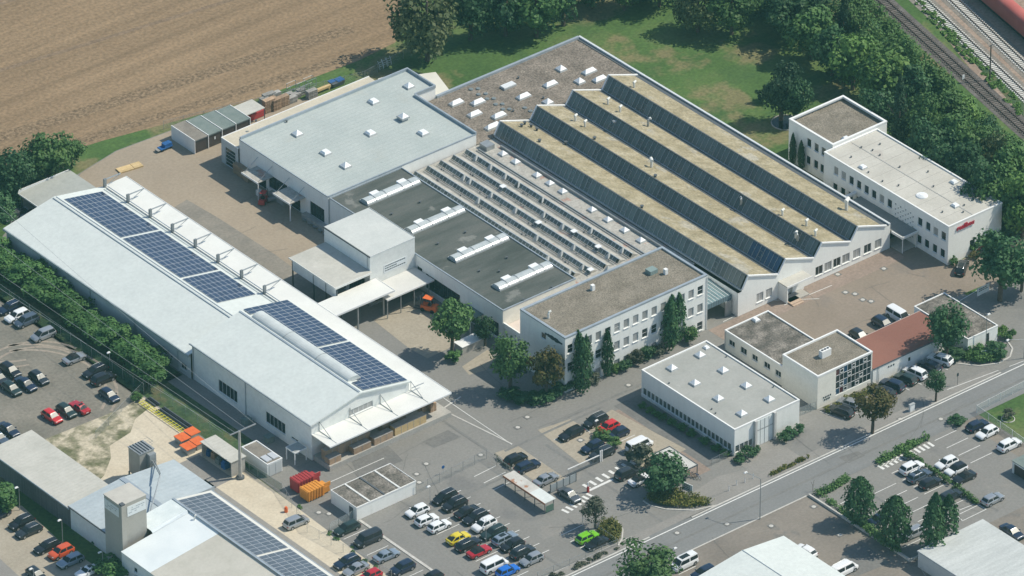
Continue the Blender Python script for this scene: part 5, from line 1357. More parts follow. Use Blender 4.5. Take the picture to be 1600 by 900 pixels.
# ------------------------------------------------------------------ vegetation
def crown_mesh(kind, seed, n=2600, leaf=.055):
    """Leaf-sized faces in clumps through a unit crown (x, y in +-.5, z 0..1)."""
    rr = random.Random(seed); b = MB(); g = rr.gauss
    def leafq(p, nv, s, st=1.0):
        nv = (Vector(nv)+Vector((g(0, .55), g(0, .55), g(0, .55)+.25))).normalized()
        a = nv.orthogonal().normalized(); a.rotate(Matrix.Rotation(rr.uniform(0, 6.28), 3, nv)); c = nv.cross(a)
        s *= rr.uniform(.6, 1.35)
        b.face([p-a*s*.5, p+c*s*.42*st, p+a*s*.55, p-c*s*.38*st])
    def shell_p(fr):
        u, v = rr.uniform(0, 6.283), rr.uniform(-1, 1); q = math.sqrt(1-v*v); return Vector((q*math.cos(u), q*math.sin(u), v))*fr
    clumps = []
    if kind in ('broad', 'broad2', 'round', 'willow', 'shrub', 'sparse'):
        nc = {'broad': 30, 'broad2': 40, 'round': 34, 'willow': 30, 'shrub': 14, 'sparse': 22}[kind]
        for _ in range(nc):
            d = shell_p(1); f = rr.uniform(.5, 1.0)
            c = Vector((d.x*.36*f, d.y*.36*f, .5+d.z*.36*f))
            if kind == 'shrub': c.z = abs(d.z)*.55*f+.22
            if c.z < .5: w = .72+.28*(c.z/.5); c.x *= w; c.y *= w
            clumps.append((c, rr.uniform(.10, .2) if kind != 'round' else rr.uniform(.12, .19)))
        clumps.append((Vector((0, 0, .42)), .22))
        for i in range(n):
            c, rad = rr.choice(clumps); d = shell_p(1); fr = rr.uniform(.55, 1.05)
            if d.z < -.3 and rr.random() < .5: d.z = -d.z
            p = c+Vector((d.x, d.y, d.z*.85))*rad*fr
            if kind == 'willow': p.z -= rr.random()**2*.25*(abs(p.x)+abs(p.y)); leafq(p, (d.x, d.y, .1), leaf, 1.0)
            else: leafq(p, d+(p-Vector((0, 0, .45)))*.9, leaf)
    elif kind in ('column', 'column3'):
        stems = [(0, 0, 1.0, .40)] if kind == 'column' else [(-.25, 0, .97, .25), (.05, .12, 1.0, .25), (.27, -.06, .93, .23)]
        for i in range(n):
            sx, sy, sh, sw = rr.choice(stems); z = rr.random()**.75; a = rr.uniform(0, 6.283)
            prof = (min(1, (z+.06)/.3))**.5*(1-(max(0, z-.42)/.58)**2.2)**.75
            lob = 1+.16*math.sin(a*5+z*9+seed)+.08*math.sin(a*11-z*17)
            rad = sw*prof*lob*rr.uniform(.62, 1.04)
            p = Vector((sx+math.cos(a)*rad, sy+math.sin(a)*rad, z*sh+g(0, .008)))
            leafq(p, (math.cos(a), math.sin(a), .35), leaf, .8)
    elif kind == 'conifer':
        for i in range(n):
            z = rr.random()**1.3; tier = math.floor(z*13)/13; fz = (z-tier)*13; a = rr.uniform(0, 6.283)
            arm = .75+.25*math.sin(a*7+tier*40+seed)
            rad = .47*(1-tier)**.8*(1-.45*fz)*arm*rr.uniform(.35, 1.0)+.01
            p = Vector((math.cos(a)*rad, math.sin(a)*rad, z*.97-.1*rad+.02))
            leafq(p, (math.cos(a)*.6, math.sin(a)*.6, .7), leaf, .7)
    return b
_leafm = {}
def crown(kind, lm, seed, n=2600, leaf=.055):
    k = (kind, lm.name, seed)
    if k not in _leafm: _leafm[k] = crown_mesh(kind, seed, n, leaf).mesh("crown", lm)
    return _leafm[k]
def trunk_mesh(seed, limbs=5):
    rr = random.Random(seed); b = MB()
    b.tube([(0, 0, 0), (.02, 0, .3), (-.01, .02, .62), (0, 0, .8)], .055, 8, r2=.022)
    for i in range(limbs):
        a = 6.283*i/limbs+rr.uniform(-.4, .4); z = rr.uniform(.3, .5)
        b.tube([(0, 0, z), (math.cos(a)*.13, math.sin(a)*.13, z+.14), (math.cos(a)*.27, math.sin(a)*.27, z+.27)], .024, 5, r2=.008)
    return b.mesh("trunk", m_bark, 60)
TRUNKS = [trunk_mesh(i) for i in range(3)]
def tree(name, label, cat, base, h, w, kind, lm, seed, clear=.18, group=None, n=2600, leaf=.055, rz=None, w2=None):
    """base: ground point; h: full height; w: crown width; clear: bare stem share."""
    base = Vector((base[0], base[1], 0))
    r = empty(name, base, label, cat, group)
    t = put("trunk", TRUNKS[seed % 3], r, (0, 0, 0), local=True); t.scale = (h*.55 if kind not in ('column', 'column3') else w*1.2, h*.55 if kind not in ('column', 'column3') else w*1.2, h*.95)
    c = put("crown", crown(kind, lm, seed, n, leaf), r, (0, 0, h*clear), local=True)
    c.scale = (w, w2 or w, h*(1-clear)); c.rotation_euler = (0, 0, rng.uniform(0, 6.28) if rz is None else rz)
    return r
def tree_px(name, label, cat, bpx, topy, wpx, kind, lm, seed, clear=.18, group=None, **kw):
    b_ = at(*bpx); h = max(1.0, z_at(b_, topy)); w = wpx/9.19*(1.3 if kind in ('column', 'column3') else 1.2)
    return tree(name, label, cat, b_, h, w, kind, lm, seed, clear, group, **kw)
def shrub(label, bpx, hgt, wpx, lm, seed, group=None, name="shrub", kind='shrub', depth=None, n=900, leaf=.09):
    b_ = at(*bpx); w = wpx/9.19*1.5; hgt *= 1.3
    o = put(name, crown(kind, lm, seed, n, leaf), None, (b_.x, b_.y, -.02), rng.uniform(0, 6.28)); o.scale = (w, depth or w, hgt)
    return tag(o, label, "shrub", group)
BT = "broadleaf_tree"
tree_px(BT, "round bright green tree by the paved court and orange tug", "tree", (706, 556), 467, 70, 'round', L_mid, 1, .2, leaf=.06)
tree_px(BT, "small dense tree wedged between round tree and dark-roofed hall", "tree", (758, 540), 489, 34, 'broad', L_dark, 2, .08)
tree_px(BT, "full green tree left of the brown-tinged tree by the office", "tree", (797, 612), 519, 68, 'broad2', L_mid, 3, .12)
tree_px(BT, "brown-tinged tree at the corner of the three-storey office", "tree", (853, 622), 539, 54, 'broad', L_brown, 4, .12, leaf=.065)
CT = "columnar_tree"
tree_px(CT, "broad three-stemmed column tree at the office's street corner", "tree", (910, 606), 519, 42, 'column3', L_dark, 5, .03, leaf=.075, rz=.9)
tree_px(CT, "slender single column tree between office windows", "tree", (949, 588), 517, 19, 'column', L_dark, 6, .03, leaf=.09, n=1400)
tree_px(CT, "tallest ragged column tree in the middle of the office front", "tree", (1052, 541), 459, 40, 'column3', L_dark, 7, .03, leaf=.075, rz=.5)
shrub("yellow-green bush at the foot of the tallest column tree", (1078, 533), 3.2, 26, L_mid, 8)
shrub("yellowish bush at the foot of the slender column tree", (961, 584), 2.0, 15, L_light, 9)
i = 0
for q in ((895, 606, 2.2, 26), (925, 598, 1.8, 26), (975, 577, 2.2, 22), (992, 569, 2.6, 24), (1010, 561, 2.6, 24), (1028, 553, 2.2, 22)):
    i += 1; shrub(("dark bush in the office front bed, %s" % ["under the triple column tree", "right of the triple column tree", "right of the slender column tree", "below the fourth office window column", "in the bed's middle", "nearest the tallest column tree"][i-1]), q[:2], q[2], q[3], [L_grey, L_dark][i % 2], 20+i % 3, "bushes along the office front")
for k, q in enumerate(((797, 622, 1.9, 30, "below the full green tree"), (815, 628, 1.7, 34, "at the tip of the corner bed"), (838, 628, 1.8, 34, "in front of the garage porch"), (858, 624, 2.0, 30, "below the brown-tinged tree"), (876, 615, 2.0, 26, "at the office's street corner"))):
    shrub("dark ground bush %s" % q[4], q[:2], q[2], q[3], L_dark, 20+k % 3, "bushes in the corner bed")
shrub("clipped bush under the round court tree", (709, 564), 1.8, 24, L_hedge, 21)
tree_px(BT, "big dark round bush-tree beside the slatted canopy", "tree", (1034, 772), 706, 76, 'round', L_dark, 10, .02, leaf=.06)
shrub("pale flowering bush behind the crossing and big bush-tree", (1000, 726), 3.6, 40, L_grey, 11)
tree_px(BT, "thin grey-leaved tree at the car park entrance", "tree", (930, 826), 772, 46, 'sparse', L_grey, 12, .12, n=1500)
tree_px(BT, "large leafy tree cut by the bottom picture edge beside the camper van", "tree", (1012, 925), 846, 92, 'broad2', L_mid, 13, .12)
tree_px(BT, "street tree with browning crown in front of the glazed cube", "tree", (1363, 677), 597, 64, 'broad', L_brown, 14, .24)
tree_px(BT, "small round street tree on the verge by the visitor bays", "tree", (1462, 627), 575, 36, 'round', L_dark, 15, .22)
tree_px(BT, "large dark tree standing before the gatehouse", "tree", (1478, 562), 466, 74, 'broad2', L_dark, 16, .12)
tree_px(BT, "wide dark tree at the right edge over parked cars", "tree", (1562, 470), 352, 92, 'broad2', L_dark, 17, .14)
tree_px(BT, "dark tree at the right edge below the red and white cars", "tree", (1596, 455), 380, 76, 'broad', L_dark, 18, .14)
for k, (q, t, w, lb) in enumerate((((1342, 818), 746, 44, "street-side columnar tree of three in the south car park"), ((1396, 854), 776, 48, "middle columnar tree of three in the south car park"), ((1466, 862), 776, 54, "columnar tree nearest the grey-roofed low hall"))):
    tree_px(CT, lb, "tree", q, t, w, 'column' if k < 2 else 'column3', L_dark, 30+k, .06, "columnar trees in the south car park", leaf=.075, rz=.3)
# hedge of bushes between the gravel lot and the warehouse
hp = [(-10, 395), (12, 412), (30, 424), (46, 437), (62, 449), (80, 461), (98, 474), (114, 487), (131, 500), (148, 513), (163, 524), (180, 536), (196, 549), (212, 561), (229, 573), (243, 586)]
for k, q in enumerate(hp):
    a = ["tall", "wide", "loose", "bright"][k % 4]
    b_ = at(q[0], q[1]+8)
    o = put("hedge_bush", crown('broad', L_hedge, 40+k % 4, 2200, .06), None, (b_.x+rng.uniform(-.5, .5), b_.y, -.1), rng.uniform(0, 6)); s_ = rng.uniform(8.2, 9.8); o.scale = (s_, s_, rng.uniform(4.0, 5.2))
    tag(o, "bush number %s along the warehouse hedge counted from the lit shed end, %s" % (["one", "two", "three", "four", "five", "six", "seven", "eight", "nine", "ten", "eleven", "twelve", "thirteen", "fourteen", "fifteen", "sixteen"][k], a), "bush", "hedge bushes beside the warehouse")
# trees at the left edge
for k, (q, t, w, kd, lm, lb) in enumerate((((75, 290), 204, 96, 'broad', L_mid, "loose bright tree behind the mossy open shed"), ((112, 262), 214, 50, 'broad2', L_mid, "smaller tree right of the loose bright tree"), ((18, 320), 230, 80, 'broad2', L_dark, "dark tree at the left edge above parked cars"), ((-8, 372), 290, 76, 'broad', L_dark, "lowest dark tree on the left picture edge"), ((38, 305), 232, 60, 'broad', L_dark, "dark tree filling the gap left of the open shed"))):
    tree_px(BT, lb, "tree", q, t, w, kd, lm, 50+k, .1, "trees at the field corner")
# trees along the lawn's top edge
top = [((668, 95), -28, 128, 'willow', L_willow, "big drooping willow-like tree at the field's end"), ((735, 62), -45, 92, 'broad2', L_dark, "dark tree right behind the big drooping tree"), ((790, 56), -40, 86, 'broad', L_dark, "dark tree second from the drooping tree"), ((838, 58), -40, 96, 'broad2', L_mid, "mid-green tree left of the lawn's notch"), ((880, 40), -60, 80, 'broad', L_dark, "dark tree behind the lawn's notch"), ((925, 12), -70, 90, 'broad2', L_dark, "tree at the top edge over the lawn's notch"), ((975, 16), -60, 80, 'broad', L_mid, "leafy tree right of the notch at the top edge"), ((1030, 10), -70, 90, 'broad2', L_dark, "dark tree left of the lawn's olive tree"), ((1090, 50), -40, 88, 'willow', L_willow, "drooping olive tree standing out onto the lawn"), ((1143, 54), -36, 96, 'broad2', L_mid, "full tree right of the drooping olive tree"), ((1200, 20), -60, 90, 'broad', L_dark, "dark tree between lawn tree and rail belt")]
for k, (q, t, w, kd, lm, lb) in enumerate(top):
    tree_px(BT, lb, "tree", q, t, w, kd, lm, 60+k % 6, .02, "trees along the lawn's far edge", leaf=.05, n=3200)
tree_px("conifer_tree", "dark cone-shaped tree on the lawn left of its companion", "tree", (1220, 188), 84, 56, 'broad2', L_conifer, 70, .0, w2=9.5)
tree_px(BT, "round tree on the lawn right of the cone-shaped one", "tree", (1243, 192), 112, 52, 'broad2', L_dark, 71, .0)
_cyp = lambda px: min(((abs(pj((63.1, y/10, 0))[0]-px), y/10) for y in range(-120, 40)))[1]
tree("conifer_tree", "slim dark cypress at the rear wing's left corner", "tree", (63.1, _cyp(1238.5)), 6.6, 1.5, 'column', L_conifer, 72, .0, leaf=.12, n=1100)
tree("conifer_tree", "slim dark cypress nearest the rear wing's windows", "tree", (63.1, _cyp(1251)), 6.2, 1.5, 'column', L_conifer, 73, .0, leaf=.12, n=1100)
shrub("dark purple bush left of the lawn's cone-shaped tree", (1192, 160), 3.2, 22, L_conifer, 26, n=900)
belt = [((1232, 60), -20, 96, 'broad2', L_dark), ((1268, 92), 4, 90, 'broad', L_mid), ((1262, 40), -50, 90, 'broad', L_dark), ((1318, 84), -12, 54, 'conifer', L_conifer), ((1300, 118), 36, 74, 'broad2', L_dark), ((1332, 140), 44, 84, 'broad', L_light), ((1352, 112), 40, 66, 'broad', L_mid), ((1330, 70), -14, 70, 'broad2', L_mid),
        ((1385, 168), 70, 104, 'broad2', L_light), ((1372, 210), 128, 70, 'broad', L_dark), ((1404, 232), 118, 62, 'conifer', L_conifer), ((1425, 180), 98, 70, 'broad', L_dark), ((1442, 232), 140, 72, 'broad2', L_mid), ((1452, 272), 178, 74, 'broad', L_dark), ((1480, 216), 140, 70, 'broad', L_mid), ((1490, 262), 172, 80, 'broad2', L_mid), ((1472, 300), 214, 70, 'broad', L_dark),
        ((1512, 312), 214, 78, 'broad2', L_dark), ((1526, 268), 184, 74, 'broad', L_mid), ((1548, 300), 206, 84, 'willow', L_willow), ((1552, 352), 246, 84, 'broad2', L_mid), ((1578, 320), 218, 80, 'broad', L_mid), ((1596, 372), 262, 84, 'broad2', L_light), ((1614, 350), 256, 90, 'broad', L_dark), ((1530, 352), 250, 70, 'broad', L_dark), ((1415, 122), 56, 60, 'broad', L_mid), ((1462, 160), 98, 60, 'broad2', L_mid), ((1500, 205), 140, 60, 'broad', L_light), ((1540, 238), 178, 58, 'broad', L_dark), ((1575, 276), 212, 62, 'broad2', L_mid)]
ordn = ["first", "second", "third", "fourth", "fifth", "sixth", "seventh", "eighth", "ninth", "tenth", "eleventh", "twelfth", "thirteenth", "fourteenth", "fifteenth", "sixteenth", "seventeenth", "eighteenth", "nineteenth", "twentieth", "twenty-first", "twenty-second", "twenty-third", "twenty-fourth", "twenty-fifth", "twenty-sixth", "twenty-seventh", "twenty-eighth", "twenty-ninth", "thirtieth"]
tone = {"leaf_dark": "dark green", "leaf_mid": "mid green", "leaf_light": "bright yellow-green", "leaf_conifer": "blackish conifer", "leaf_willow": "olive"}
belt.sort(key=lambda a: a[0][1])
for k, (q, t, w, kd, lm) in enumerate(belt):
    tree_px("conifer_tree" if kd == 'conifer' else BT, "%s tree in the rail-side tree belt, %s counted down from the top" % (tone[lm.name], ordn[k]), "tree", q, t, w, kd, lm, 80+k % 7, .02, "trees in the belt beside the railway", n=3000, leaf=.055)
# low scrub on the railway bank: nobody could count it
def scatter(name, poly, n, lm, hmax, leaf, seed=1):
    rr = random.Random(seed); b = MB(); P = [Vector((*p[:2], 0)) for p in poly]
    x0, x1 = min(p.x for p in P), max(p.x for p in P); y0, y1 = min(p.y for p in P), max(p.y for p in P)
    def inside(x, y):
        c = False
        for i in range(len(P)):
            a, d = P[i], P[i-1]
            if (a.y > y) != (d.y > y) and x < (d.x-a.x)*(y-a.y)/(d.y-a.y)+a.x: c = not c
        return c
    cl = []
    while len(cl) < max(8, n//60):
        x, y = rr.uniform(x0, x1), rr.uniform(y0, y1)
        if inside(x, y): cl.append((x, y, rr.uniform(.35, 1)))
    for _ in range(n):
        cx, cy, ch = rr.choice(cl); rad = rr.uniform(.2, 1)*hmax*.75; a = rr.uniform(0, 6.283); x, y = cx+math.cos(a)*rad, cy+math.sin(a)*rad
        if not inside(x, y): continue
        z = ch*hmax*math.sqrt(max(.02, 1-(rad/(hmax*.8))**2))*rr.uniform(.5, 1)
        nv = Vector((math.cos(a)*.5+rr.gauss(0, .5), math.sin(a)*.5+rr.gauss(0, .5), .8)).normalized(); t = nv.orthogonal().normalized(); t.rotate(Matrix.Rotation(rr.uniform(0, 6), 3, nv)); c = nv.cross(t); s_ = leaf*rr.uniform(.6, 1.3); p = Vector((x, y, z))
        b.face([p-t*s_*.5, p+c*s_*.4, p+t*s_*.5, p-c*s_*.4])
    o = b.build(name, lm); o["kind"] = "stuff"; return o
scatter("undergrowth", pxp((1320, -20), (1353, -6), (1450, 94), (1530, 172), (1600, 238), (1660, 295), (1600, 340), (1500, 220), (1400, 130)), 22000, L_mid, 2.4, .5, 1)
scatter("undergrowth", pxp((1200, -40), (1330, -20), (1420, 120), (1600, 330), (1600, 420), (1540, 390), (1460, 270), (1400, 230), (1290, 120), (1200, 40)), 12000, L_dark, 3.5, .55, 2)
scatter("undergrowth", pxp((700, -40), (1220, -60), (1230, 20), (1160, 40), (1000, 5), (900, 10), (880, 42), (740, 60)), 9000, L_dark, 3.2, .6, 3)
scatter("undergrowth", pxp((-40, 300), (30, 280), (130, 255), (60, 300), (10, 350), (-40, 380)), 3500, L_dark, 2.6, .5, 4)
scatter("track_weeds", pxp((1405, -20), (1425, -20), (1600, 165), (1600, 192)), 9000, L_light, .6, .32, 5)
scatter("flower_bed", pxp((1006, 782), (1016, 770), (1050, 765), (1085, 775), (1118, 788), (1085, 795), (1040, 793)), 4200, L_flower, 1.5, .34, 6)
scatter("flower_bed", pxp((942, 815), (964, 816), (972, 828), (970, 842), (962, 852), (930, 836)), 3200, L_flower, 1.5, .34, 7)
scatter("flower_bed", pxp((1490, 560), (1512, 552), (1560, 548), (1574, 556), (1560, 566), (1530, 570)), 3600, L_mid, 1.7, .34, 8)
scatter("flower_bed", pxp((1270, 772), (1325, 746), (1330, 752), (1290, 775), (1400, 850), (1410, 868), (1390, 862)), 5200, L_mid, 1.5, .34, 9)
scatter("flower_bed", pxp((1365, 722), (1450, 680), (1454, 688), (1372, 730)), 3000, L_mid, 1.6, .34, 10)
scatter("flower_bed", pxp((1414, 710), (1424, 712), (1532, 788), (1524, 790)), 3200, L_mid, 1.4, .32, 11)
scatter("flower_bed", pxp((1285, 642), (1320, 622), (1366, 605), (1420, 575), (1424, 580), (1370, 612), (1295, 648)), 2600, L_flower, 1.0, .3, 12)
scatter("flower_bed", pxp((1200, 742), (1262, 712), (1266, 716), (1204, 746)), 1500, L_flower, .8, .28, 13)
scatter("fence_weeds", pxp((850, 903), (965, 852), (968, 858), (870, 906)), 1200, L_grey, .7, .3, 14)
scatter("fence_weeds", pxp((772, 712), (800, 735), (806, 740), (776, 722)), 600, L_grey, .9, .3, 15)
scatter("fence_weeds", pxp((437, 768), (455, 780), (600, 893), (590, 897), (450, 790)), 700, L_mid, .5, .25, 16)
scatter("fence_weeds", pxp((0, 700), (20, 690), (160, 850), (190, 890), (175, 880), (60, 770)), 2600, L_dark, .6, .35, 17)
for k, q in enumerate(((1003, 638, 1.3, 13), (1015, 645, 1.1, 14), (1026, 650, 1.1, 14), (1037, 656, 1.2, 15), (1050, 663, 1.3, 16), (1064, 672, 1.3, 17), (1080, 681, 1.2, 17), (1100, 693, 1.2, 17), (1118, 703, 1.2, 16), (1134, 712, 1.2, 15))):
    shrub("low clipped bush under the ribbon windows of the street hall, %s from the yard end" % ordn[k], q[:2], q[2], q[3], L_hedge if k != 1 else L_light, 23+k % 2, "bushes under the ribbon windows", n=700)
for k, q in enumerate(((1155, 722, 1.5, 20, "left of the sliding gate"), (1172, 714, 2.0, 24, "just left of the gate pier"), (1181, 708, 1.5, 14, "touching the gate pier"), (1224, 690, 1.7, 18, "first right of the gate"), (1236, 683, 1.9, 22, "second right of the gate"), (1249, 677, 1.7, 16, "at the hall's street corner"))):
    shrub("round dark bush before the street hall front, %s" % q[4], q[:2], q[2], q[3], L_dark, 23+k % 2, "bushes before the street hall", n=700)
shrub("ball-shaped bush at the administration building's corner", (1490, 416), 1.9, 13, L_hedge, 26, n=700)
shrub("yellow-green ball bush below the red lettering", (1517, 394), 2.6, 22, L_hedge, 27, n=800)
shrub("reddish bush beside the black glass-roof car", (1522, 404), 1.5, 20, L_brown, 28, n=600)
shrub("white flowering bush at the gatehouse corner", (1566, 527), 2.2, 22, L_light, 29, n=800)
shrub("green bush at the tip of the gatehouse island", (1579, 530), 2.0, 18, L_mid, 29, n=800)
shrub("round bush beside the gatehouse's street wall", (1524, 556), 2.2, 30, L_hedge, 26, n=800)
shrub("dark bush behind the white notice board", (1556, 556), 2.4, 34, L_dark, 27, n=800)
shrub("low ivy-like bush beneath the gatehouse tree", (1490, 560), 2.0, 36, L_dark, 28, n=900)
shrub("bush between the two bays of dark cars in the upper lot", (938, 684), 1.7, 26, L_mid, 26, n=800)
shrub("bush beside the white van in the upper lot", (958, 698), 1.6, 22, L_mid, 27, n=800)
shrub("bush at the start of the south car park's hedge bed", (1420, 716), 1.5, 18, L_mid, 28, n=700)
shrub("dark shrubs mass left of the white hatchback on the right", (1497, 662), 1.4, 26, L_dark, 26, n=700)
shrub("ornamental shrub in a stone ring on the right lawn", (1575, 653), 1.6, 18, L_grey, 27, n=700)
shrub("big green bush at the left edge by the staff car park", (2, 795), 5.0, 58, L_hedge, 28, n=1600, leaf=.07)
shrub("green bush at the bottom edge beside the white coupe", (172, 900), 3.2, 50, L_hedge, 29, n=1200, leaf=.08)
shrub("small bush at the foot of the green fence corner", (215, 625), 1.6, 18, L_mid, 26, n=600)

# ------------------------------------------------------------------ cars
def paint(name, c, metal=0.0, rough=.3):
    return mat("paint_"+name, [c], rough=rough, metallic=metal, coat=.7, spec=.5)
PAINT = {'black': paint('black', (.012, .013, .015)), 'darkblue': paint('darkblue', (.012, .022, .05)), 'darkgrey': paint('darkgrey', (.035, .042, .048), .3),
         'green': paint('green', (.018, .035, .03)), 'greyblue': paint('greyblue', (.11, .145, .19), .4), 'silver': paint('silver', (.40, .42, .44), .5), 'grey': paint('grey', (.12, .13, .14), .4),
         'white': paint('white', (.78, .79, .79)), 'red': paint('red', (.42, .012, .022)), 'brightred': paint('brightred', (.55, .02, .02)), 'orange': paint('orange', (.60, .09, .025)),
         'yellow': paint('yellow', (.70, .56, .03)), 'lime': paint('lime', (.18, .52, .02)), 'blue': paint('blue', (.01, .14, .55)), 'fabric': mat("soft_top", [(.015, .017, .02)], rough=.85), 'silverblue': paint('silverblue', (.30, .36, .42), .4)}
# type: length, width, height, belt, bonnet height, xf windscreen base, xtf roof front, xtr roof rear, xr rear-glass base (shares of length from the nose)
CT_ = {'hatch': (4.2, 1.78, 1.47, .92, .86, .27, .44, .86, .965), 'estate': (4.72, 1.82, 1.48, .93, .86, .27, .43, .88, .97), 'saloon': (4.65, 1.81, 1.44, .93, .85, .27, .43, .70, .84),
       'suv': (4.5, 1.86, 1.66, 1.05, 1.0, .25, .41, .87, .965), 'mpv': (4.5, 1.82, 1.66, 1.0, .92, .18, .38, .89, .975), 'van': (4.95, 1.92, 1.95, 1.12, 1.05, .15, .27, .955, .985),
       'coupe': (4.3, 1.80, 1.36, .90, .84, .32, .47, .66, .84), 'beetle': (4.15, 1.80, 1.50, .95, .88, .27, .42, .72, .96)}
_cm = {}
def car_parts(kind):
    if kind in _cm: return _cm[kind]
    L, Wd, H, zb, zh, f1, f2, f3, f4 = CT_[kind]
    X = lambda s: L/2-s*L
    hw = Wd/2
    # body: lofted sections nose to tail
    st = [(0.0, .42, .60*zh, .72), (.015, .30, .78*zh, .86), (.05, .22, .90*zh, .95), (.14, .2, zh*.97, .995), (f1, .2, zb-.02, 1.0), (.5, .2, zb, 1.0), (f4-.06, .2, zb+.01, .995), (.955, .22, zb-.01, .95), (.985, .3, zb-.07, .88), (1.0, .42, .66*zb, .76)]
    b = MB(); ns = 9
    for (s_, zl, zt, k) in st:
        w = hw*k; ring_ = [(0, zl), (w*.86, zl), (w*.985, zl+.10), (w*1.0, (zl+zt)*.5), (w*.97, zt-.1), (w*.90, zt-.01), (w*.55, zt+.015), (0, zt+.02)]
        full = ring_+[(-y, z) for y, z in reversed(ring_[1:-1])]
        for y, z in full: b.v.append((X(s_), y, z))
    m_ = 14
    for i in range(len(st)-1):
        for j in range(m_):
            j2 = (j+1) % m_; b.f.append((i*m_+j, i*m_+j2, (i+1)*m_+j2, (i+1)*m_+j)); b.mi.append(0)
    b.f.append(tuple(range(m_))); b.mi.append(0); b.f.append(tuple(reversed(range((len(st)-1)*m_, len(st)*m_)))); b.mi.append(0)
    body = b.mesh("body", None, 40)
    # cabin
    wb, wt = hw*.90, hw*.70 if kind != 'van' else hw*.80
    A, Bq = X(f1), X(f2); Cq, D = X(f3), X(f4); zt = H
    c = MB(); k = 0
    mid = (Bq+Cq)/2
    base = [(A, wb*.93, zb-.03), (Bq-.1, wb, zb-.02), (Cq+.1, wb, zb-.01), (D, wb*.9, zb-.01)]
    topp = [(Bq, wt*.94, zt-.04), (mid, wt, zt), (Cq, wt*.94, zt-.05)]
    # roof skin
    rf = [(Bq, wt*.94, zt-.05), (Bq-.25, wt*.98, zt-.01), (mid, wt, zt), (Cq+.2, wt*.97, zt-.015), (Cq, wt*.93, zt-.06)]
    rr_ = []
    for x, y, z in rf: rr_.append([(x, y, z-.03), (x, y*.6, z+.02), (x, -y*.6, z+.02), (x, -y, z-.03)])
    for i in range(4):
        for j in range(3): c.face([rr_[i][j], rr_[i][j+1], rr_[i+1][j+1], rr_[i+1][j]])
    for sgn in (1, -1):
        side = [(A, wb*.93*sgn, zb-.03), (Bq, rf[0][1]*sgn, rf[0][2]-.03)]+[(x, y*sgn, z-.03) for x, y, z in rf[1:]]+[(D, wb*.9*sgn, zb-.02), ((A+D)/2, wb*sgn, zb-.03)]
        for i in range(1, len(side)-2): c.face([side[-1], side[i], side[i+1]] if sgn > 0 else [side[-1], side[i+1], side[i]])
        c.face([side[-1], side[0], side[1]] if sgn > 0 else [side[-1], side[1], side[0]])
    c.face([(A, wb*.93, zb-.03), (A, -wb*.93, zb-.03), rr_[0][3], rr_[0][2], rr_[0][1], rr_[0][0]]); c.face([(D, -wb*.9, zb-.02), (D, wb*.9, zb-.02), rr_[4][0], rr_[4][1], rr_[4][2], rr_[4][3]])
    cab = c.mesh("cabin", None, 35)
    def lerp(p, q, t): return tuple(p[i]+(q[i]-p[i])*t for i in range(3))
    g = MB(); o = .018
    p0, p1, p2, p3 = (A+o, wb*.9, zb), (A+o, -wb*.9, zb), (Bq+o, -rf[0][1]*.93, zt-.06), (Bq+o, rf[0][1]*.93, zt-.06)
    g.face([lerp(p0, p3, .06), lerp(p1, p2, .06), lerp(p1, p2, .95), lerp(p0, p3, .95)]); ws = g.mesh("windscreen", car_glass)
    g = MB(); p0, p1, p2, p3 = (D-o, -wb*.84, zb+.02), (D-o, wb*.84, zb+.02), (Cq-o, rf[4][1]*.86, zt-.08), (Cq-o, -rf[4][1]*.86, zt-.08)
    g.face([lerp(p0, p3, .12), lerp(p1, p2, .12), lerp(p1, p2, .92), lerp(p0, p3, .92)]); rw = g.mesh("rear_window", car_glass)
    sides = []
    for sgn in (1, -1):
        g = MB()
        def sp(x, t):   # point on the side glass plane
            yb_, yt_ = wb+.012, wt+.014; return (x, (yb_+(yt_-yb_)*t)*sgn, zb+(zt-.07-zb)*t)
        def slope(xb, xt, t): return xb+(xt-xb)*t
        t0, t1 = .06, .90; bp = X((f2+f3)/2*.5+.5*(f2+.02)+.05)
        xs_ = [A-.12, X((f2+f3)/2-.03), X((f2+f3)/2+.01)-.02, X(f3-.06), X(f3-.035), D+.12]
        q = [sp(slope(A-.14, Bq-.06, t0), t0), sp(xs_[1], t0), sp(xs_[1], t1), sp(slope(A-.14, Bq-.06, t1), t1)]
        g.face(q if sgn < 0 else q[::-1])
        q = [sp(xs_[2], t0), sp(slope(D+.16, Cq+.08, t0), t0), sp(slope(D+.16, Cq+.08, t1), t1), sp(xs_[2], t1)]
        g.face(q if sgn < 0 else q[::-1])
        sides.append(g.mesh("side_window", car_glass))
    wr = .33 if kind not in ('suv', 'van') else .36
    wx = (X(.19), X(.80 if kind != 'van' else .82))
    w_ = MB(); n = 16
    for s0, s1 in ((-.1, .1),):
        w_.v += [(wr*math.cos(6.2832*i/n), s, wr*math.sin(6.2832*i/n)) for s in (s0, s1) for i in range(n)]
        for i in range(n): w_.f.append((i, (i+1) % n, n+(i+1) % n, n+i)); w_.mi.append(0)
        w_.f.append(tuple(reversed(range(n)))); w_.f.append(tuple(range(n, 2*n))); w_.mi += [0, 0]
    wheel = w_.mesh("wheel", rubber, 40)
    r_ = MB(); r_.v = [(wr*.66*math.cos(6.2832*i/12), s, wr*.66*math.sin(6.2832*i/12)) for s in (-.112, .112) for i in range(12)]
    r_.f = [tuple(reversed(range(12))), tuple(range(12, 24))]; r_.mi = [0, 0]
    rimm = r_.mesh("rim", rim)
    t = MB()
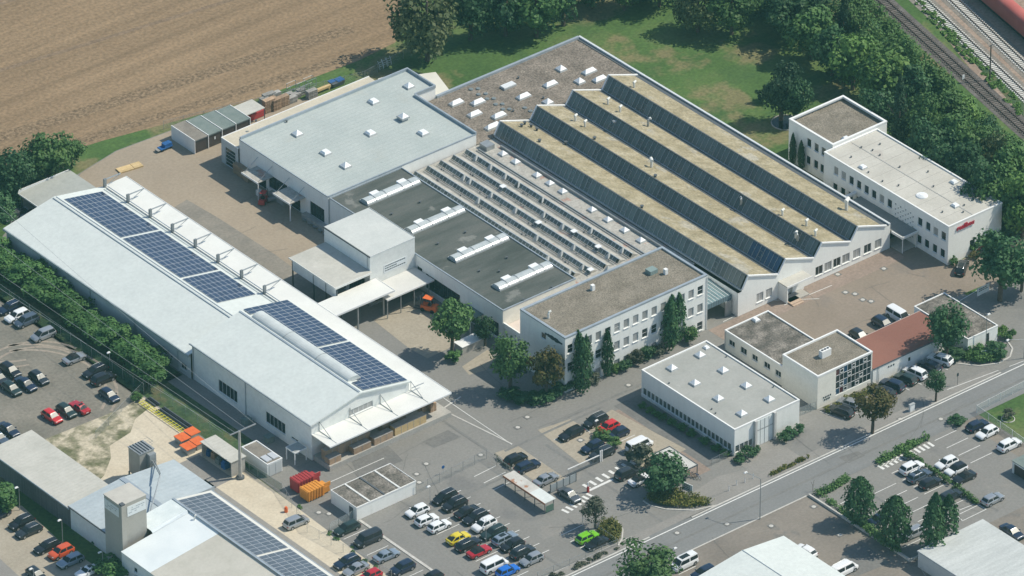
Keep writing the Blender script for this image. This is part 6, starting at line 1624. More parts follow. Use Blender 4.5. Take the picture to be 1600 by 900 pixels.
    for x in wx:
        for sgn in (1, -1):
            yy = (hw+.004)*sgn; pts = [(x+(wr+.06)*math.cos(a), yy, wr+(wr+.06)*math.sin(a)) for a in [6.2832*i/14 for i in range(14)] if math.sin(a) > -.75]
            t.face(pts if sgn < 0 else pts[::-1])
    t.box(X(.99), X(.01), -hw*.84, hw*.84, .16, .30)
    arch = t.mesh("wheel_arch", trim_black)
    hl = MB().box(X(.045), X(.012), hw*.52, hw*.82, zh*.70, zh*.82).mesh("headlight", lamp_clear); hr = MB().box(X(.045), X(.012), -hw*.82, -hw*.52, zh*.70, zh*.82).mesh("headlight", lamp_clear)
    tl = MB().box(X(.995), X(.955), hw*.60, hw*.90, zb*.72, zb*.88).mesh("tail_light", lamp_red); tr = MB().box(X(.995), X(.955), -hw*.90, -hw*.60, zb*.72, zb*.88).mesh("tail_light", lamp_red)
    pl = MB().box(X(1.003), X(.99), -.26, .26, .5, .61).mesh("number_plate", sign_board)
    rl = MB()
    for sgn in (1, -1): rl.tube([(Bq-.15, wt*.88*sgn, zt+.0), (Bq-.35, wt*.9*sgn, zt+.06), (Cq+.35, wt*.88*sgn, zt+.05), (Cq+.1, wt*.85*sgn, zt-.03)], .022, 5)
    rail = rl.mesh("roof_rail", chrome)
    sr = MB().box(mid-.35, Bq-.3, -wt*.62, wt*.62, zt+.02, zt+.035).mesh("sunroof", car_glass)
    mr = []
    for sgn in (1, -1): mr.append(MB().box(A-.32, A-.16, (wb+.02)*sgn if sgn > 0 else (-wb-.24), (wb+.24) if sgn > 0 else (-wb-.02), zb-.02, zb+.13).mesh("door_mirror", None))
    _cm[kind] = (body, cab, ws, rw, sides, wheel, rimm, wx, hw, wr, arch, (hl, hr), (tl, tr), pl, rail, sr, mr, L)
    return _cm[kind]
for k in CT_:
    for me in [car_parts(k)[0], car_parts(k)[1]]+car_parts(k)[16]:
        if not me.materials: me.materials.append(None)
        else: me.materials[0] = None
def paint_put(name, me, root, mm):
    o = put(name, me, root, (0, 0, 0), local=True)
    o.material_slots[0].link = 'OBJECT'; o.material_slots[0].material = mm; return o
ncar = 0
def car(px, py, kind, colr, head, label, top=None, rails=False, sun=False, hood=None, group="cars parked around the works", z=.65):
    global ncar
    p = at(px, py, z)
    if isinstance(head, str): ang = {'L': math.pi, 'R': 0.0, 'D': -math.pi/2, 'U': math.pi/2}[head]
    else:
        a, c = at(px, py), at(px+head[0], py+head[1]); ang = math.atan2(c.y-a.y, c.x-a.x)
    ang += random.Random(int(px*7+py)).uniform(-.035, .035)
    P = car_parts(kind)
    r = empty("parked_van" if kind == 'van' else "parked_car", (p.x, p.y, 0), label, "van" if kind == 'van' else "car", group, ang)
    pm = PAINT[colr]
    paint_put("body", P[0], r, pm); paint_put("cabin", P[1], r, PAINT[top] if top else pm)
    put("windscreen", P[2], r, local=True); put("rear_window", P[3], r, local=True)
    for s_ in P[4]: put("side_window", s_, r, local=True)
    for x in P[7]:
        for sgn in (1, -1):
            w = put("wheel", P[5], r, (x, (P[8]-.09)*sgn, P[9]), local=True); put("rim", P[6], w, (0, 0, 0), local=True)
    put("wheel_arch", P[10], r, local=True)
    for q in P[11]: put("headlight", q, r, local=True)
    for q in P[12]: put("tail_light", q, r, local=True)
    put("number_plate", P[13], r, local=True)
    if rails: put("roof_rail", P[14], r, local=True)
    if sun: put("sunroof", P[15], r, local=True)
    for q in P[16]: paint_put("door_mirror", q, r, pm)
    ncar += 1; return r
G1, G2, G3, G4, G5, G6, G7 = "cars in the gravel lot", "cars in the staff lot", "cars in the main car park", "cars in the upper lot", "visitor cars by the glazed cube", "cars in the south car park", "cars in the front yard"
for a in [
 (15, 481, 'estate', 'darkblue', 'L', "dark estate with silver roof rails at the hedge end of the gravel lot", None, True, False, G1),
 (27, 493.5, 'estate', 'white', 'L', "white estate car in the gravel lot by the green fence", None, False, False, G1),
 (41.5, 501.5, 'mpv', 'greyblue', 'L', "blue-grey people carrier next to the white estate", None, False, False, G1),
 (67.8, 523.5, 'mpv', 'silver', 'L', "silver people carrier parked alone on the gravel", None, False, False, G1),
 (116.5, 559.5, 'coupe', 'silver', 'R', "silver convertible with black soft top by the green fence", 'fabric', False, False, G1),
 (148.7, 580, 'estate', 'black', 'L', "black estate with silver roof rails by the fence lamp post", None, True, False, G1),
 (161, 592, 'suv', 'black', 'R', "black off-roader beside the black railed estate", None, False, False, G1),
 (170.6, 618, 'hatch', 'darkblue', 'D', "dark blue hatchback alone near the weedy strip", None, False, False, G1),
 (124, 636.5, 'coupe', 'red', 'U', "dark red coupe with black sunroof", None, False, True, G1),
 (103.7, 642, 'hatch', 'green', 'D', "greenish black hatchback between the two red cars", None, False, False, G1),
 (81.2, 651, 'hatch', 'brightred', 'D', "bright red small car at the gravel lot's weedy edge", None, False, False, G1),
 (60.6, 590.5, 'hatch', 'darkgrey', 'D', "dark grey hatchback at the outer end of the gravel lot's middle row", None, False, False, G1),
 (40, 600.3, 'saloon', 'darkblue', 'D', "dark saloon second from the outer end of the gravel lot's middle row", None, False, False, G1),
 (18, 607.5, 'hatch', 'green', 'D', "greenish black hatchback nearest the viewer in the gravel lot's middle row", None, False, False, G1),
 (16, 579.5, 'suv', 'black', 'D', "big black car behind the greenish hatchback in the gravel lot", None, False, False, G1),
 (-2, 591, 'hatch', 'darkgrey', 'D', "car with white sill stripe cut by the left edge in the gravel lot", None, False, False, G1),
 (13, 671.5, 'saloon', 'darkblue', 'D', "dark blue saloon behind the long board-walled shed", None, False, False, G1),
 (-3, 684, 'estate', 'greyblue', 'D', "light blue estate cut by the left edge above the long shed", None, False, False, G1),
 (22, 338, 'hatch', 'grey', 'L', "grey car in deep tree shade left of the mossy shed", None, False, False, G1),
 (43, 331, 'hatch', 'silver', 'L', "pale car half under the mossy shed roof", None, False, False, G1),
 (33.7, 817, 'suv', 'black', 'L', "black off-roader with bright roof rails in the staff lot", None, True, False, G2),
 (45, 829.5, 'estate', 'darkgrey', 'L', "dark grey estate beside the black off-roader in the staff lot", None, True, False, G2),
 (73.7, 854, 'estate', 'black', 'L', "black estate with bright roof rails next to the orange car", None, True, False, G2),
 (95.5, 863, 'suv', 'orange', 'L', "orange off-roader in the staff lot", None, False, False, G2),
 (110, 876, 'estate', 'silverblue', 'L', "silver-blue estate next to the orange off-roader", None, False, False, G2),
 (136.5, 893, 'coupe', 'white', 'L', "white car with dark glass at the bottom edge of the staff lot", None, False, True, G2),
 (57, 898, 'hatch', 'darkgrey', 'D', "dark car cut by the bottom edge of the staff lot", None, False, False, G2),
 (-2, 803, 'hatch', 'darkblue', 'L', "dark car cut by the left edge under the big bush", None, False, False, G2),
 (462.5, 816, 'mpv', 'silver', 'R', "silver people carrier alone on the sand lane", None, False, False, G3),
 (542, 825.5, 'estate', 'green', 'L', "dark green-grey estate in front of the fenced corner", None, False, False, G3),
 (575, 841.5, 'van', 'darkgrey', 'L', "dark grey minibus by the white kerb", None, False, False, G3),
 (603.5, 868, 'saloon', 'silverblue', 'R', "silver-blue saloon next to the dark minibus", None, False, False, G3),
 (542, 878, 'estate', 'darkblue', 'L', "dark blue estate at the foot of the sand lane", None, True, False, G3),
 (556, 889.5, 'saloon', 'silver', 'L', "silver saloon beside the dark blue estate on the sand", None, False, False, G3),
 (578, 900, 'hatch', 'red', 'L', "dark red car cut by the bottom edge beside the silver saloon", None, False, False, G3),
 (628.7, 888, 'suv', 'darkblue', 'L', "dark blue off-roader by the long white kerb", None, False, False, G3),
 (674, 903, 'hatch', 'black', 'L', "dark car roof at the bottom edge below the white kerb", None, False, False, G3),
 (695.6, 777.5, 'mpv', 'black', 'L', "black people carrier heading the long row of the main car park", None, True, False, G3),
 (710.6, 788.5, 'suv', 'black', 'L', "black off-roader second in the long row", None, True, False, G3),
 (730, 799.5, 'saloon', 'black', 'R', "black saloon parked nose out, third in the long row", None, False, False, G3),
 (743.7, 808.5, 'estate', 'black', 'L', "black railed estate just before the white off-roader", None, True, False, G3),
 (756.5, 820.5, 'suv', 'white', 'L', "white off-roader in the middle of the long row", None, True, False, G3),
 (771, 832, 'estate', 'green', 'L', "greenish black estate just after the white off-roader", None, True, False, G3),
 (788.7, 841.5, 'estate', 'silverblue', 'R', "silver-blue estate with a dark sunroof", None, False, True, G3),
 (800.5, 851.5, 'hatch', 'black', 'L', "black hatchback after the silver-blue estate", None, False, False, G3),
 (816.5, 863, 'suv', 'darkgrey', 'R', "dark green-grey off-roader next to the last silver hatchback", None, True, False, G3),
 (830.5, 874, 'hatch', 'silver', 'L', "silver hatchback ending the long row", None, False, False, G3),
 (652, 798.5, 'hatch', 'white', 'L', "white hatchback nose toward the viewer, first of three white ones", None, False, False, G3),
 (666.5, 812.5, 'hatch', 'white', 'R', "white hatchback in the middle of three white ones", None, False, False, G3),
 (686, 822, 'hatch', 'white', 'R', "white hatchback nearest the yellow car", None, False, False, G3),
 (716, 841, 'beetle', 'yellow', 'R', "yellow rounded small car", None, False, False, G3),
 (731.5, 850.5, 'estate', 'black', 'R', "black railed estate between yellow car and red convertible", None, True, False, G3),
 (748.5, 861.5, 'coupe', 'red', 'R', "red convertible with black soft top", 'fabric', False, False, G3),
 (772, 882.5, 'van', 'white', 'R', "white minibus in the main car park", None, False, False, G3),
 (793, 892, 'hatch', 'blue', 'R', "bright blue hatchback at the bottom edge", None, False, False, G3),
 (917.5, 839.5, 'hatch', 'lime', 'R', "lime green hatchback by the entrance bed", None, False, False, G3),
 (932.5, 848.5, 'coupe', 'black', 'L', "low black car next to the lime green hatchback", None, False, False, G3),
 (892.5, 677.5, 'estate', 'black', 'L', "black estate alone on the pale bay of the upper lot", None, False, True, G4),
 (931, 657.5, 'mpv', 'darkgrey', 'L', "dark people carrier heading the upper lot's far row", None, True, False, G4),
 (950, 667.5, 'hatch', 'brightred', 'L', "bright red hatchback in the upper lot", None, False, False, G4),
 (965, 677.5, 'hatch', 'darkblue', 'L', "dark blue hatchback right of the bright red one", None, False, False, G4),
 (925.6, 698, 'hatch', 'darkblue', 'L', "dark blue car left of the bush in the upper lot", None, False, False, G4),
 (940.6, 708.5, 'estate', 'darkgrey', 'L', "dark grey-blue estate by the sliding gate", None, True, False, G4),
 (998.7, 695, 'van', 'white', 'R', "white minibus in the upper lot beside the trellis", None, False, False, G4),
 (805.6, 717, 'hatch', 'black', 'R', "black hatchback at the fence corner of the tan bays", None, False, False, G4),
 (823.7, 728.5, 'estate', 'darkblue', 'R', "dark blue-grey estate in the tan bays", None, False, False, G4),
 (853, 749, 'saloon', 'silver', 'R', "silver saloon in the tan bays by the bicycle shelter", None, False, False, G4),
 (889.5, 773.5, 'saloon', 'grey', 'D', "mid-grey saloon beside the entrance gate and crossing", None, False, False, G4),
 (980, 739.5, 'suv', 'darkgrey', 'R', "dark off-roader by the crossing under the big bush-tree", None, False, False, G4),
 (1000, 749.5, 'coupe', 'white', 'R', "white convertible with black roof under the big bush-tree", 'fabric', False, False, G4),
 (1313.5, 642.5, 'estate', 'black', (-30, -10.5), "black estate at the visitor bays' lower end", None, True, False, G5),
 (1326, 630, 'hatch', 'silver', (-30, -10.5), "silver car half hidden by the browning street tree", None, False, False, G5),
 (1379, 612.5, 'estate', 'black', (-30, -11), "black estate just right of the browning street tree", None, True, False, G5),
 (1394, 602, 'suv', 'darkblue', (-30, -12), "dark blue off-roader in the visitor bays", None, False, False, G5),
 (1415, 591.5, 'hatch', 'green', (-30, -12), "dark green hatchback left of the white people carrier", None, False, False, G5),
 (1430, 583, 'mpv', 'white', (-30, -13), "white people carrier in the visitor bays", None, False, False, G5),
 (1453, 571.5, 'hatch', 'darkblue', (-30, -13), "dark blue hatchback between the two white cars", None, False, False, G5),
 (1469, 562, 'suv', 'white', (-30, -10), "white off-roader at the visitor bays' upper end", None, False, False, G5),
 (1380, 506.5, 'suv', 'darkblue', 'D', "blue-black off-roader beside the white minibus behind the red roof", None, False, False, G7),
 (1404, 493, 'van', 'white', 'D', "white minibus parked behind the red roof", None, False, False, G7),
 (1343.5, 525, 'hatch', 'darkgrey', 'D', "dark hatchback behind the red roof near the glazed cube", None, False, False, G7),
 (1503, 418, 'estate', 'black', (12, -26), "black car with glass roof beside the ball bush", None, True, True, G7),
 (1537, 381, 'hatch', 'red', 'L', "red car under the wide dark tree", None, False, False, G7),
 (1564, 394, 'hatch', 'white', 'L', "white car under the wide dark tree", None, False, False, G7),
 (1424.5, 731.5, 'suv', 'white', 'R', "white off-roader at the zebra end of the south car park", None, False, False, G6),
 (1436.5, 743.5, 'estate', 'greyblue', 'R', "blue-grey estate next to the white off-roader", None, True, True, G6),
 (1453.7, 754.5, 'hatch', 'black', 'R', "small black car next to the blue-grey estate", None, False, False, G6),
 (1479, 723.5, 'hatch', 'white', 'L', "white hatchback at the head of the middle bed", None, False, False, G6),
 (1493.7, 733.5, 'hatch', 'white', 'L', "white small car with black roof and bonnet", 'black', False, False, G6),
 (1506.5, 745.5, 'coupe', 'black', 'L', "low black convertible beside the two-tone small car", 'fabric', False, False, G6),
 (1486, 774.5, 'estate', 'darkgrey', 'R', "dark grey estate behind the last columnar tree", None, False, False, G6),
 (1551, 780, 'hatch', 'silver', 'R', "silver small car at the south car park's far corner", None, False, False, G6),
 (1527, 665, 'hatch', 'darkblue', 'R', "dark blue car by the fence and shrubs", None, False, False, G6),
 (1542.5, 676, 'hatch', 'white', 'L', "white hatchback by the fence, nose to the lane", None, False, False, G6),
 (1577, 695.5, 'suv', 'white', 'R', "white off-roader by the fence near the hatched bay", None, False, False, G6),
 (1425, 833.5, 'estate', 'silver', 'L', "silver estate between two columnar trees", None, True, False, G6),
 (1372, 812, 'hatch', 'darkblue', 'L', "dark car mostly hidden by the middle columnar tree", None, False, False, G6),
 (1581, 831, 'saloon', 'darkblue', 'D', "dark blue saloon beside the low grey hall's roof", None, False, False, G6),
 (1069, 879, 'van', 'white', 'L', "white camper van with dark roof rack by the bottom tree", None, True, True, G6),
 (1099, 895, 'estate', 'darkblue', 'L', "dark blue car at the white gabled roof's corner", None, False, False, G6),
 (1259, 861, 'hatch', 'white', (-24, -15), "white car half hidden behind the white gabled roof", None, False, False, G6),
 (1319, 889, 'van', 'white', 'R', "white van with roof bars at the bottom edge", None, True, False, G6),
]:
    car(a[0], a[1], a[2], a[3], a[4], a[5], a[6], a[7], a[8], None, a[9], .55 if a[2] != 'van' else .75)

# ------------------------------------------------------------------ goods, machines and street furniture
def solid(name, label, cat, b, mats, group=None, loc=(0, 0, 0), **kw):
    o = b.build(name, mats, None, **kw); return tag(o, label, cat, group)
# wrapped board packs on the loading plinth
packs = [(-58.6, -24.3, 2.4, 1.1, 3.6), (-58.3, -22.9, 9.3, 1.9, 0), (-53.6, -24.4, 3.6, 1.1, 0), (-49.3, -24.4, 3.9, 1.2, 0), (-44.9, -24.3, 6.6, 1.45, 1), (-46, -22.3, 5.0, 1.7, 0)]
for k, (x, y, L, h, t) in enumerate(packs):
    lb = ["short front pack of wrapped boards at the plinth's left end", "long rear pack of wrapped boards against the warehouse gable", "second front pack of wrapped boards on the plinth", "third front pack of wrapped boards on the plinth", "pale timber-faced crate row at the plinth's right", "rear pack of wrapped boards behind the crate row"][k]
    r = empty("board_pack", (x, y, .95), lb, "pack", "wrapped board packs on the loading plinth")
    d = 1.35 if k not in (1, 5) else 1.2
    MB().box(x, x+L, y, y+d, .97, .97+h).build("boards", cratewood if t == 1 else cardboard, r)
    MB().box(x-.02, x+L+.02, y-.02, y+d+.02, .97+h, 1.0+h).build("wrap_top", cardtop, r)
    b = MB(); n = max(2, int(L/1.3))
    for i in range(1, n): b.box(x+L*i/n-.03, x+L*i/n+.03, y-.03, y-.001, .97, .97+h)
    b.build("strap", cardtop, r)
for k, (x, y) in enumerate(((-37.2, -21.8), (-36.0, -22.6))):
    r = empty("timber_stack", (x, y, 0), ["red-brown timber stack under the canopy's outer corner, rear one", "red-brown timber stack under the canopy's outer corner, front one"][k], "stack", "timber stacks under the canopy corner")
    for i in range(3):
        for j in range(5): MB().box(x+i*.42, x+i*.42+.38, y, y+1.2, .96+j*.32, .96+j*.32+.28).build("plank", palletwood, r)
# stacks beside the yard canopy
for k in range(3):
    p = at(372+k*7.5, 271+k*5.5); r = empty("crate_stack", (p.x, p.y, 0), ["brown crate stack nearest the pale hall's rear gate", "middle brown crate stack by the first yard canopy", "brown crate stack closest to the canopy post"][k], "crates", "crate stacks by the yard canopy")
    for j in range(2): MB().box(p.x-.55, p.x+.55, p.y-.75, p.y+.75, .05+j*1.05, 1.0+j*1.05).build("crate", cardboard, r)
# pallet store behind the pale hall
rr = random.Random(9); k = 0
def pallets(px, py, n, mm, lb, L=1.2):
    p = at(px, py); r = empty("pallet_stack", (p.x, p.y, 0), lb, "pallets", "pallet stacks behind the pale hall")
    me = MB(); me.box(-L/2, L/2, -.5, .5, .1, .16)
    for x in (-L/2+.06, 0, L/2-.06): me.box(x-.06, x+.06, -.5, .5, 0, .1)
    m2 = me.mesh("pallet", mm)
    for i in range(n): put("pallet", m2, r, (rr.uniform(-.03, .03), rr.uniform(-.03, .03), i*.17), rr.uniform(-.04, .04), local=True)
for a in ((420, 174, 15, palletwood, "tallest orange-brown pallet stack beside the lean-to", 2.2), (425, 168, 12, palletwood, "orange pallet stack behind the tallest one", 1.6), (431, 171, 13, palletwood, "orange pallet stack right of the tallest one", 1.6), (443, 165, 12, palletwood, "brown pallet stack in the middle of the store", 2.0), (413, 163, 8, palletgrey, "grey pallet stack at the field side beside the lean-to", 1.6), (420, 157, 9, palletgrey, "long grey pallet stack at the field fence", 2.4), (431, 154, 8, palletgrey, "grey-green pallet stack at the fence's middle", 1.8), (455, 160, 7, palletgrey, "dark grey pallet stack among the scrap", 2.0), (462, 153, 6, palletgrey, "low grey pallet stack right of the scrap", 1.8), (470, 148, 7, palletgrey, "pale pallet stack by the scrap frames", 1.6), (450, 152, 5, palletgrey, "low pallet pile behind the brown stack", 1.8), (487, 152, 9, palletgrey, "purple-grey pallet stack near the yellow beam", 2.0)):
    pallets(*a)
for k, (a, z) in enumerate((((474, 146), 2.0), ((484, 140), 2.3), ((458, 143), 1.7))):
    p = at(*a); b = MB()
    for dx in (-1, 1):
        for dy in (-.6, .6): b.tube([(p.x+dx, p.y+dy, 0), (p.x+dx, p.y+dy, z)], .05, 5)
    for zz in (.8, z): b.tube([(p.x-1, p.y-.6, zz), (p.x+1, p.y-.6, zz), (p.x+1, p.y+.6, zz), (p.x-1, p.y+.6, zz), (p.x-1, p.y-.6, zz)], .045, 5)
    solid("scrap_frame", ["tubular steel frame among the grey pallets", "tallest tubular frame beside the field fence", "brownish tubular frame left of the others"][k], "frame", b, galv, "scrap frames behind the pale hall")
p = at(502, 144); solid("timber_beam", "pale yellow beam lying by the wing roof edge", "beam", MB().box(p.x-2, p.x+2, p.y-.3, p.y+.3, .5, .9).box(p.x-1.8, p.x-1.5, p.y-.3, p.y+.3, 0, .5).box(p.x+1.5, p.x+1.8, p.y-.3, p.y+.3, 0, .5), cratewood)
p = at(526, 133); r = empty("blue_skip", (p.x, p.y, 0), "blue open skip with folded lids behind the pale hall", "skip")
MB().frustum(p.x-1.1, p.x+1.1, p.y-.6, p.y+.6, .1, p.x-1.4, p.x+1.4, p.y-.8, p.y+.8, .9, bottom=True).build("skip_body", steel_dark, r)
MB().box(p.x-1.4, p.x-.2, p.y-.1, p.y+.9, .92, 1.0).build("lid", blue_p, r); MB().box(p.x-.1, p.x+1.4, p.y-.7, p.y+.7, .94, 1.02).build("lid", blue_p, r)
p = at(400, 184); solid("red_container", "dark red box under the lean-to edge", "container", MB().box(p.x-1.4, p.x+1.6, p.y-.5, p.y+.7, .1, 1.2).box(p.x-1.4, p.x+1.6, p.y-.5, p.y+.7, 1.22, 1.3), red_p)
# yard: timber bundle, blue trolley, forklift
a, c = at(186, 268), at(219, 258); r = empty("timber_bundle", (a+c)/2, "flat pale timber bundle lying in the yard", "timber")
r.rotation_euler = (0, 0, math.atan2((c-a).y, (c-a).x))
for i in range(3):
    put("plank", MB().box(-2.3, .5, -.85+i*.57, -.85+i*.57+.55, .02, .26).mesh("plank", cratewood), r, (0, 0, 0), local=True)
    put("plank", MB().box(.55, 2.3, -.85+i*.57, -.85+i*.57+.55, .02, .3).mesh("plank", cratewood), r, (0, 0, 0), local=True)
p = at(258, 233); r = empty("blue_trolley", (p.x, p.y, 0), "blue flat trolley with raised end by the garages", "trolley")
MB().box(p.x-1.3, p.x+1.3, p.y-.6, p.y+.6, .45, .6).build("deck", blue_p, r); MB().box(p.x-.4, p.x+1.2, p.y-.5, p.y+.5, .6, 1.2).build("load", blue_p, r); MB().box(p.x-1.9, p.x-1.3, p.y-.5, p.y+.5, .4, .5).build("ramp", palletgrey, r)
for dx in (-.9, .9):
    for dy in (-.5, .5): MB().tube([(p.x+dx, p.y+dy-.06, .22), (p.x+dx, p.y+dy+.06, .22)], .22, 10).build("wheel", rubber, r)
def truck(px, py, ang, mm, label, name="forklift", s=1.0):
    p = at(px, py, .4); r = empty(name, (p.x, p.y, 0), label, name.replace('_', ' '), None, ang)
    def pt(n, b, m_): o = put(n, b.mesh(n, m_, 40), r, (0, 0, 0), local=True); o.scale = (s, s, s)
    pt("chassis", MB().box(-1.1, .9, -.55, .55, .3, .95), mm); pt("counterweight", MB().frustum(-1.5, -.9, -.58, .58, .3, -1.35, -.9, -.5, .5, 1.1), mm)
    b = MB()
    for x in (-.7, .6):
        for y in (-.48, .48): b.tube([(x, y, .95), (x*.85, y*.9, 2.05)], .04, 5)
    pt("cage", b, steel_dark); pt("cab_roof", MB().box(-.65, .6, -.5, .5, 2.05, 2.12), mm)
    pt("seat", MB().box(-.5, -.05, -.28, .28, .95, 1.15).box(-.6, -.48, -.28, .28, 1.15, 1.6), trim_black)
    pt("mast", MB().box(.95, 1.05, -.45, -.33, .15, 2.3).box(.95, 1.05, .33, .45, .15, 2.3), steel_dark); pt("fork", MB().box(1.05, 2.1, -.35, -.22, .12, .18).box(1.05, 2.1, .22, .35, .12, .18), steel_dark)
    for x in (-.85, .6):
        for y in (-.5, .5): pt("wheel", MB().tube([(x, y-.12, .3), (x, y+.12, .3)], .3, 12), rubber)
    return r
truck(412, 313, R(35), red_p, "small red forklift with a rolled load in the yard")
p = at(425, 312); solid("rolled_load", "pale rolled load carried by the red forklift", "roll", MB().tube([(p.x-1.2, p.y-.3, .55), (p.x+1.3, p.y-.9, .55)], .38, 12), cardtop, smooth=50)
p = at(405, 305); solid("white_box", "white box standing behind the red forklift", "box", MB().box(p.x-.4, p.x+.4, p.y-.4, p.y+.4, 0, 1.0).box(p.x-.42, p.x+.42, p.y-.42, p.y+.42, 1.0, 1.06), white_trim)
truck(669, 482, R(115), orange_p, "orange tow tractor under the white porch by the court", "tow_tractor", 1.25)
p = at(655, 466); solid("load_trailer", "low trailer with wrapped goods beside the orange tractor", "trailer", MB().box(p.x-1.2, p.x+1.0, p.y-.6, p.y+.6, .4, .55).box(p.x-.9, p.x+.6, p.y-.5, p.y+.5, .55, 1.0).tube([(p.x-.8, p.y-.65, .22), (p.x-.8, p.y+.65, .22)], .22, 10).tube([(p.x+.7, p.y-.65, .22), (p.x+.7, p.y+.65, .22)], .22, 10), cardtop)
# roll-off compactors
def compactor(x0, x1, y0, y1, h, mm, label, hopper):
    r = empty("waste_container", ((x0+x1)/2, (y0+y1)/2, 0), label, "waste container", "waste containers by the sand lane")
    MB().frustum(x0, x1, y0, y1, .2, x0-.05, x1, y0-.05, y1+.05, h, bottom=True).build("body", mm, r)
    b = MB(); n = 6
    for i in range(n): x = x0+(x1-x0)*(i+.2)/n; b.box(x, x+.14, y0-.14, y1+.14, .25, h+.08)
    b.build("rib", mm, r)
    MB().frustum(x1, x1+1.3, y0+.2, y1-.2, .3, x1, x1+1.1, y0+.1, y1-.1, h*.75, bottom=True).build("press_head", mm, r)
    MB().box(x1+.1, x1+1.4, y0+.15, y0+.25, h*.7, h+.2).build("hopper_side", mm, r)
    MB().box(x0, x1+1.0, y0+.3, y0+.5, .02, .2).box(x0, x1+1.0, y1-.5, y1-.3, .02, .2).build("skid", steel_dark, r)
compactor(-67.0, -63.6, -26.6, -24.5, 2.2, red_p, "dark red ribbed waste container", True)
compactor(-67.3, -63.9, -29.6, -27.5, 2.0, orange_y, "amber orange ribbed waste container", True)
# four orange-lidded bins
for k, q in enumerate(((285, 685), (294, 699), (300, 676), (309, 691))):
    p = at(q[0], q[1], .9); r = empty("lidded_skip", (p.x, p.y, 0), ["orange-lidded skip nearest the sand, uphill one", "orange-lidded skip nearest the pale shelter, sand side", "orange-lidded skip by the black pipes, fence side", "orange-lidded skip partly behind the shelter roof"][k], "skip", "orange-lidded skips")
    MB().frustum(p.x-.8, p.x+.8, p.y-.9, p.y+.9, .1, p.x-.95, p.x+.95, p.y-1.05, p.y+1.05, 1.15, bottom=True).build("bin", galv, r)
    MB().box(p.x-1.0, p.x+1.0, p.y-1.1, p.y+1.1, 1.16, 1.24).build("lid", orange_p, r)
for k, q in enumerate(((296, 672, 306, 690), )): pass
# pipes and yellow lattice on the sand
a, c = at(221, 630), at(287, 676); t = (c-a).normalized(); nn = Vector((-t.y, t.x, 0)); b = MB()
for s_ in (-.5, 0, .5): b.tube([a+nn*s_+Vector((0, 0, .3)), c+nn*s_+Vector((0, 0, .3))], .06, 5)
for i in range(15): q = a+(c-a)*(i/14); b.tube([q-nn*.55+Vector((0, 0, .36)), q+nn*.55+Vector((0, 0, .36))], .05, 5)
solid("yellow_ladder", "long yellow steel lattice lying on the sand", "ladder", b, yellow_p)
for k, (q, w) in enumerate((((233, 623, 248, 634), 3), ((252, 640, 296, 670), 5))):
    a, c = at(q[0], q[1]), at(q[2], q[3]); t = (c-a).normalized(); nn = Vector((-t.y, t.x, 0)); r = empty("pipe_pile", (a+c)/2, ["short pile of dark pipes at the fence corner", "long pile of dark pipes beside the yellow lattice"][k], "pipes", "pipe piles by the fence")
    for i in range(w): MB().tube([a+nn*(i-w/2)*.42+Vector((0, 0, .2)), c+nn*(i-w/2)*.42+Vector((0, 0, .2))], .17, 8).build("pipe", trim_black if i % 2 else steel_dark, r)
for k, q in enumerate(((385, 657, 'two'), (420, 685, 'two'))):
    p = at(q[0], q[1], .6); b = MB().box(p.x-.7, p.x+.7, p.y-.6, p.y+.6, .05, 1.0).box(p.x-.75, p.x+.75, p.y-.65, p.y+.65, 1.0, 1.1)
    solid("plant_box", ["grey-green equipment box by the warehouse wall, further from the pergola", "grey-green equipment box next to the pergola"][k], "box", b, felt_green, "equipment boxes at the warehouse wall")
p = at(447, 800); solid("traffic_barrel", "red and white barrel behind the orange waste container", "barrel", MB().disc((p.x, p.y, 0), .3, 12, .8).disc((p.x, p.y, .8), .22, 12, .2), orange_p)
for k in range(5):
    p = at(478+k*8, 345+k*5.5); b = MB()
    b.box(p.x-.5, p.x+.5, p.y-.4, p.y+.4, .3, .4)
    for dx in (-.45, .45):
        for dy in (-.35, .35): b.tube([(p.x+dx, p.y+dy, 0), (p.x+dx, p.y+dy, .95)], .03, 4)
    b.tube([(p.x-.45, p.y-.35, .95), (p.x+.45, p.y-.35, .95)], .03, 4)
    solid("trolley", "grey hand trolley in the shade by the dark-roofed hall, %s from the yard" % ordn[k], "trolley", b, galv, "hand trolleys beside the hall")
# stacked goods inside the shelter
for k, (q, mm) in enumerate((((327, 711), blue_p), ((336, 716), palletwood), ((343, 724), felt_green), ((352, 731), blue_p), ((331, 705), cardboard))):
    p = at(*q); b = MB().box(p.x-.5, p.x+.6, p.y-.5, p.y+.5, .02, 1.0+.2*(k % 2)).box(p.x-.3, p.x+.3, p.y-.3, p.y+.3, 1.0+.2*(k % 2), 1.3+.2*(k % 2))
    solid("stored_box", ["blue drum crate at the shelter's left end", "brown crate in the shelter's opening", "green-grey crate in the shelter's middle", "blue crate at the shelter's right half", "brown carton at the back of the shelter"][k], "box", b, mm, "goods under the shelter roof")
